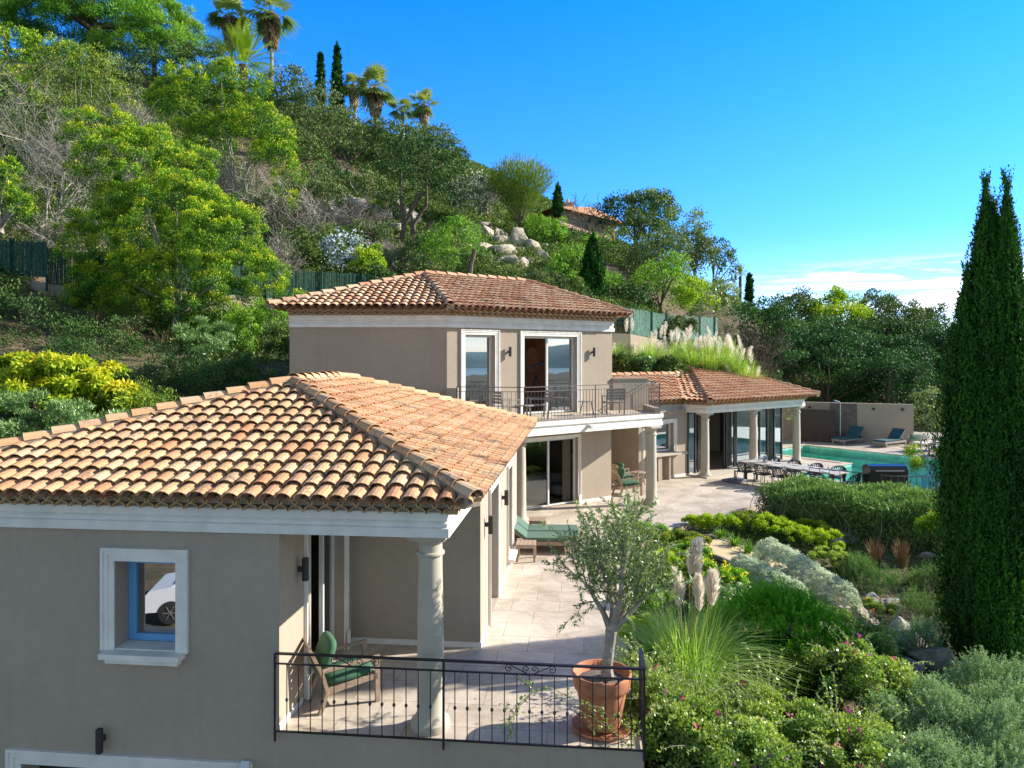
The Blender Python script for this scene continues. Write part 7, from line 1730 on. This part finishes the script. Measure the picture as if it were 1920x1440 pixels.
m=MB(); m.tube([(q[0],q[1],.3),(q[0],q[1],1.6)],.02,6); build(m,'stem',M['bark'],t); m=MB(); m.lathe([(.15,0),(.2,.35),(.17,.34)],q[0],q[1],.006,16); build(m,'pot',M['creamcloth'],t)
# fallen leaves on the paving
def litter():
    rng=np.random.default_rng(795); m=MB(); n=900; x=rng.uniform(-2,9,n); y=rng.uniform(8.8,27,n); q=FB(1.5,.8); k=260; x[:k]=q[0]+rng.normal(size=k)*.8; y[:k]=q[1]+abs(rng.normal(size=k))*.9; k2=300; f=rng.random(k2); x[k:k+k2]=1.95+.4*f-abs(rng.normal(size=k2))*.3; y[k:k+k2]=9+7*f; ok=insidepoly(x,y,terr)&~((x<-.2)&(y>11.3)); x,y=x[ok],y[ok]; n=len(x)
    T_=rdir(rng,n)*np.array([1,1,.05]); leaves(m,np.stack([x,y,np.full(n,.006)],1),np.array([0,0,1.])+rng.normal(size=(n,3))*.15,T_,.04*(.6+.8*rng.random(n)),.4,rng.random(n)); tag(build(m,'fallen_leaves',M['dead']),'small dry leaves scattered on the stone terrace','leaf litter',kind='stuff')
litter()
# dark woods down the eastern slope
def eastwoods():
    rng=np.random.default_rng(790); m=MB(); n=13000; a=rng.uniform(-.95,.25,n); R=30+420*rng.random(n)**1.2; x=R*np.cos(a); y=R*np.sin(a)+8; keep=(x>22)&~((y>26)&(x<32)); x,y=x[keep],y[keep]; z=gz(x,y); r_=np.hypot(x,y-20); z=np.where(r_>130,z-(r_-130)*.22,z); z=np.maximum(z,-66); k=len(x)
    rr=(2.0+2.2*rng.random(k))*(1+.004*np.hypot(x,y)); per=22; ci=np.repeat(np.arange(k),per); e=rdir(rng,len(ci)); e[:,2]=np.abs(e[:,2]); cr=rng.random(k)
    leaves(m,np.stack([x,y,z+rr*.3],1)[ci]+e*rr[ci][:,None],nrm(e+rng.normal(size=e.shape)*.4),nrm(rng.normal(size=e.shape)),rr[ci]*.55,.7,np.clip(.5*cr[ci]+.4*rng.random(len(ci)),0,1)); tag(build(m,'distant_woods',M['oak']),'dark wooded slope falling away to the sea','woods',kind='stuff')
eastwoods()
# ------------------------------------------------------------------ light, sky, camera
W=bpy.data.worlds.new('World'); SC.world=W; W.use_nodes=True; nt=W.node_tree; nt.nodes.clear()
out=N(nt,'ShaderNodeOutputWorld'); bg=N(nt,'ShaderNodeBackground'); sky=N(nt,'ShaderNodeTexSky'); sky.sky_type='NISHITA'
EL=math.radians(27.5); AZ=math.radians(12.5)
sky.sun_disc=False; sky.sun_elevation=EL; sky.sun_rotation=PI/2-AZ; sky.altitude=0; sky.air_density=1.0; sky.dust_density=.25; sky.ozone_density=3.0
hs=N(nt,'ShaderNodeHueSaturation'); hs.inputs['Saturation'].default_value=1.0; nt.links.new(sky.outputs[0],hs.inputs['Color'])
tcd=N(nt,'ShaderNodeTexCoord'); sp0=N(nt,'ShaderNodeSeparateXYZ'); nt.links.new(tcd.outputs['Generated'],sp0.inputs[0])
inl=ramp(nt,sp0.outputs['Y'],[(0,0,0),(1,1,1)],[.05,.6])
sz_=ramp(nt,sp0.outputs['Z'],[(.74,.82,1.05),(.84,.72,.60)],[.02,.3]); seaw=mixc(nt,hs.outputs[0],sz_.outputs[0],1.0,'MULTIPLY')          # milky sky over the sea
hz=ramp(nt,sp0.outputs['Z'],[(.80,.86,1.28),(.26,.70,1.40),(.045,.68,1.50)],[.0,.16,.45])
land=mixc(nt,hs.outputs[0],hz.outputs[0],1.0,'MULTIPLY')             # deep blue sky inland
skyc=mixc(nt,seaw,land,inl.outputs[0])
# thin streaks of cloud low in the east
tc=N(nt,'ShaderNodeTexCoord'); sep=N(nt,'ShaderNodeSeparateXYZ'); nt.links.new(tc.outputs['Generated'],sep.inputs[0])
mp=N(nt,'ShaderNodeMapping'); mp.inputs['Scale'].default_value=(2.0,2.0,34); mp.inputs['Rotation'].default_value=(0,.06,0); nt.links.new(tc.outputs['Generated'],mp.inputs[0])
cn=noise(nt,1.6,7,.6,mp.outputs[0],.5)
band=ramp(nt,sep.outputs['Z'],[(0,0,0),(.35,.35,.35),(1,1,1),(.75,)*3,(0,0,0)],[0,.045,.075,.10,.122])
side=ramp(nt,sep.outputs['X'],[(0,0,0),(1,1,1)],[.28,.5])
th=ramp(nt,cn.outputs['Fac'],[(0,0,0),(1,1,1)],[.47,.57])
c1=mixc(nt,band.outputs[0],side.outputs[0],1.0,'MULTIPLY'); c2=mixc(nt,c1,th.outputs[0],1.0,'MULTIPLY')
mx=mixc(nt,skyc,(11,11.3,11.6),c2)
nt.links.new(mx,bg.inputs[0]); bg.inputs[1].default_value=.13
nt.links.new(bg.outputs[0],out.inputs[0])
sl=bpy.data.lights.new('sun','SUN'); sl.energy=5.0; sl.angle=math.radians(.5); sl.color=(1,.93,.82); so=bpy.data.objects.new('sun',sl); COL.objects.link(so)
sd=Vector((math.cos(AZ)*math.cos(EL),math.sin(AZ)*math.cos(EL),math.sin(EL))); so.rotation_euler=sd.to_track_quat('Z','Y').to_euler(); so.location=(30,10,40)
cam=bpy.data.cameras.new('camera'); co=bpy.data.objects.new('camera',cam); COL.objects.link(co); co.location=(0,0,HC); co.rotation_euler=(PI/2,0,0)
cam.sensor_width=36; cam.lens=F_/1920*36; cam.shift_y=-(720-HY)/1920; cam.clip_end=20000; cam.clip_start=.1
SC.camera=co
SC.view_settings.view_transform='Standard'; SC.view_settings.look='None'; SC.view_settings.exposure=1.02; SC.view_settings.gamma=1
SC.cycles.max_bounces=8; SC.cycles.transparent_max_bounces=12
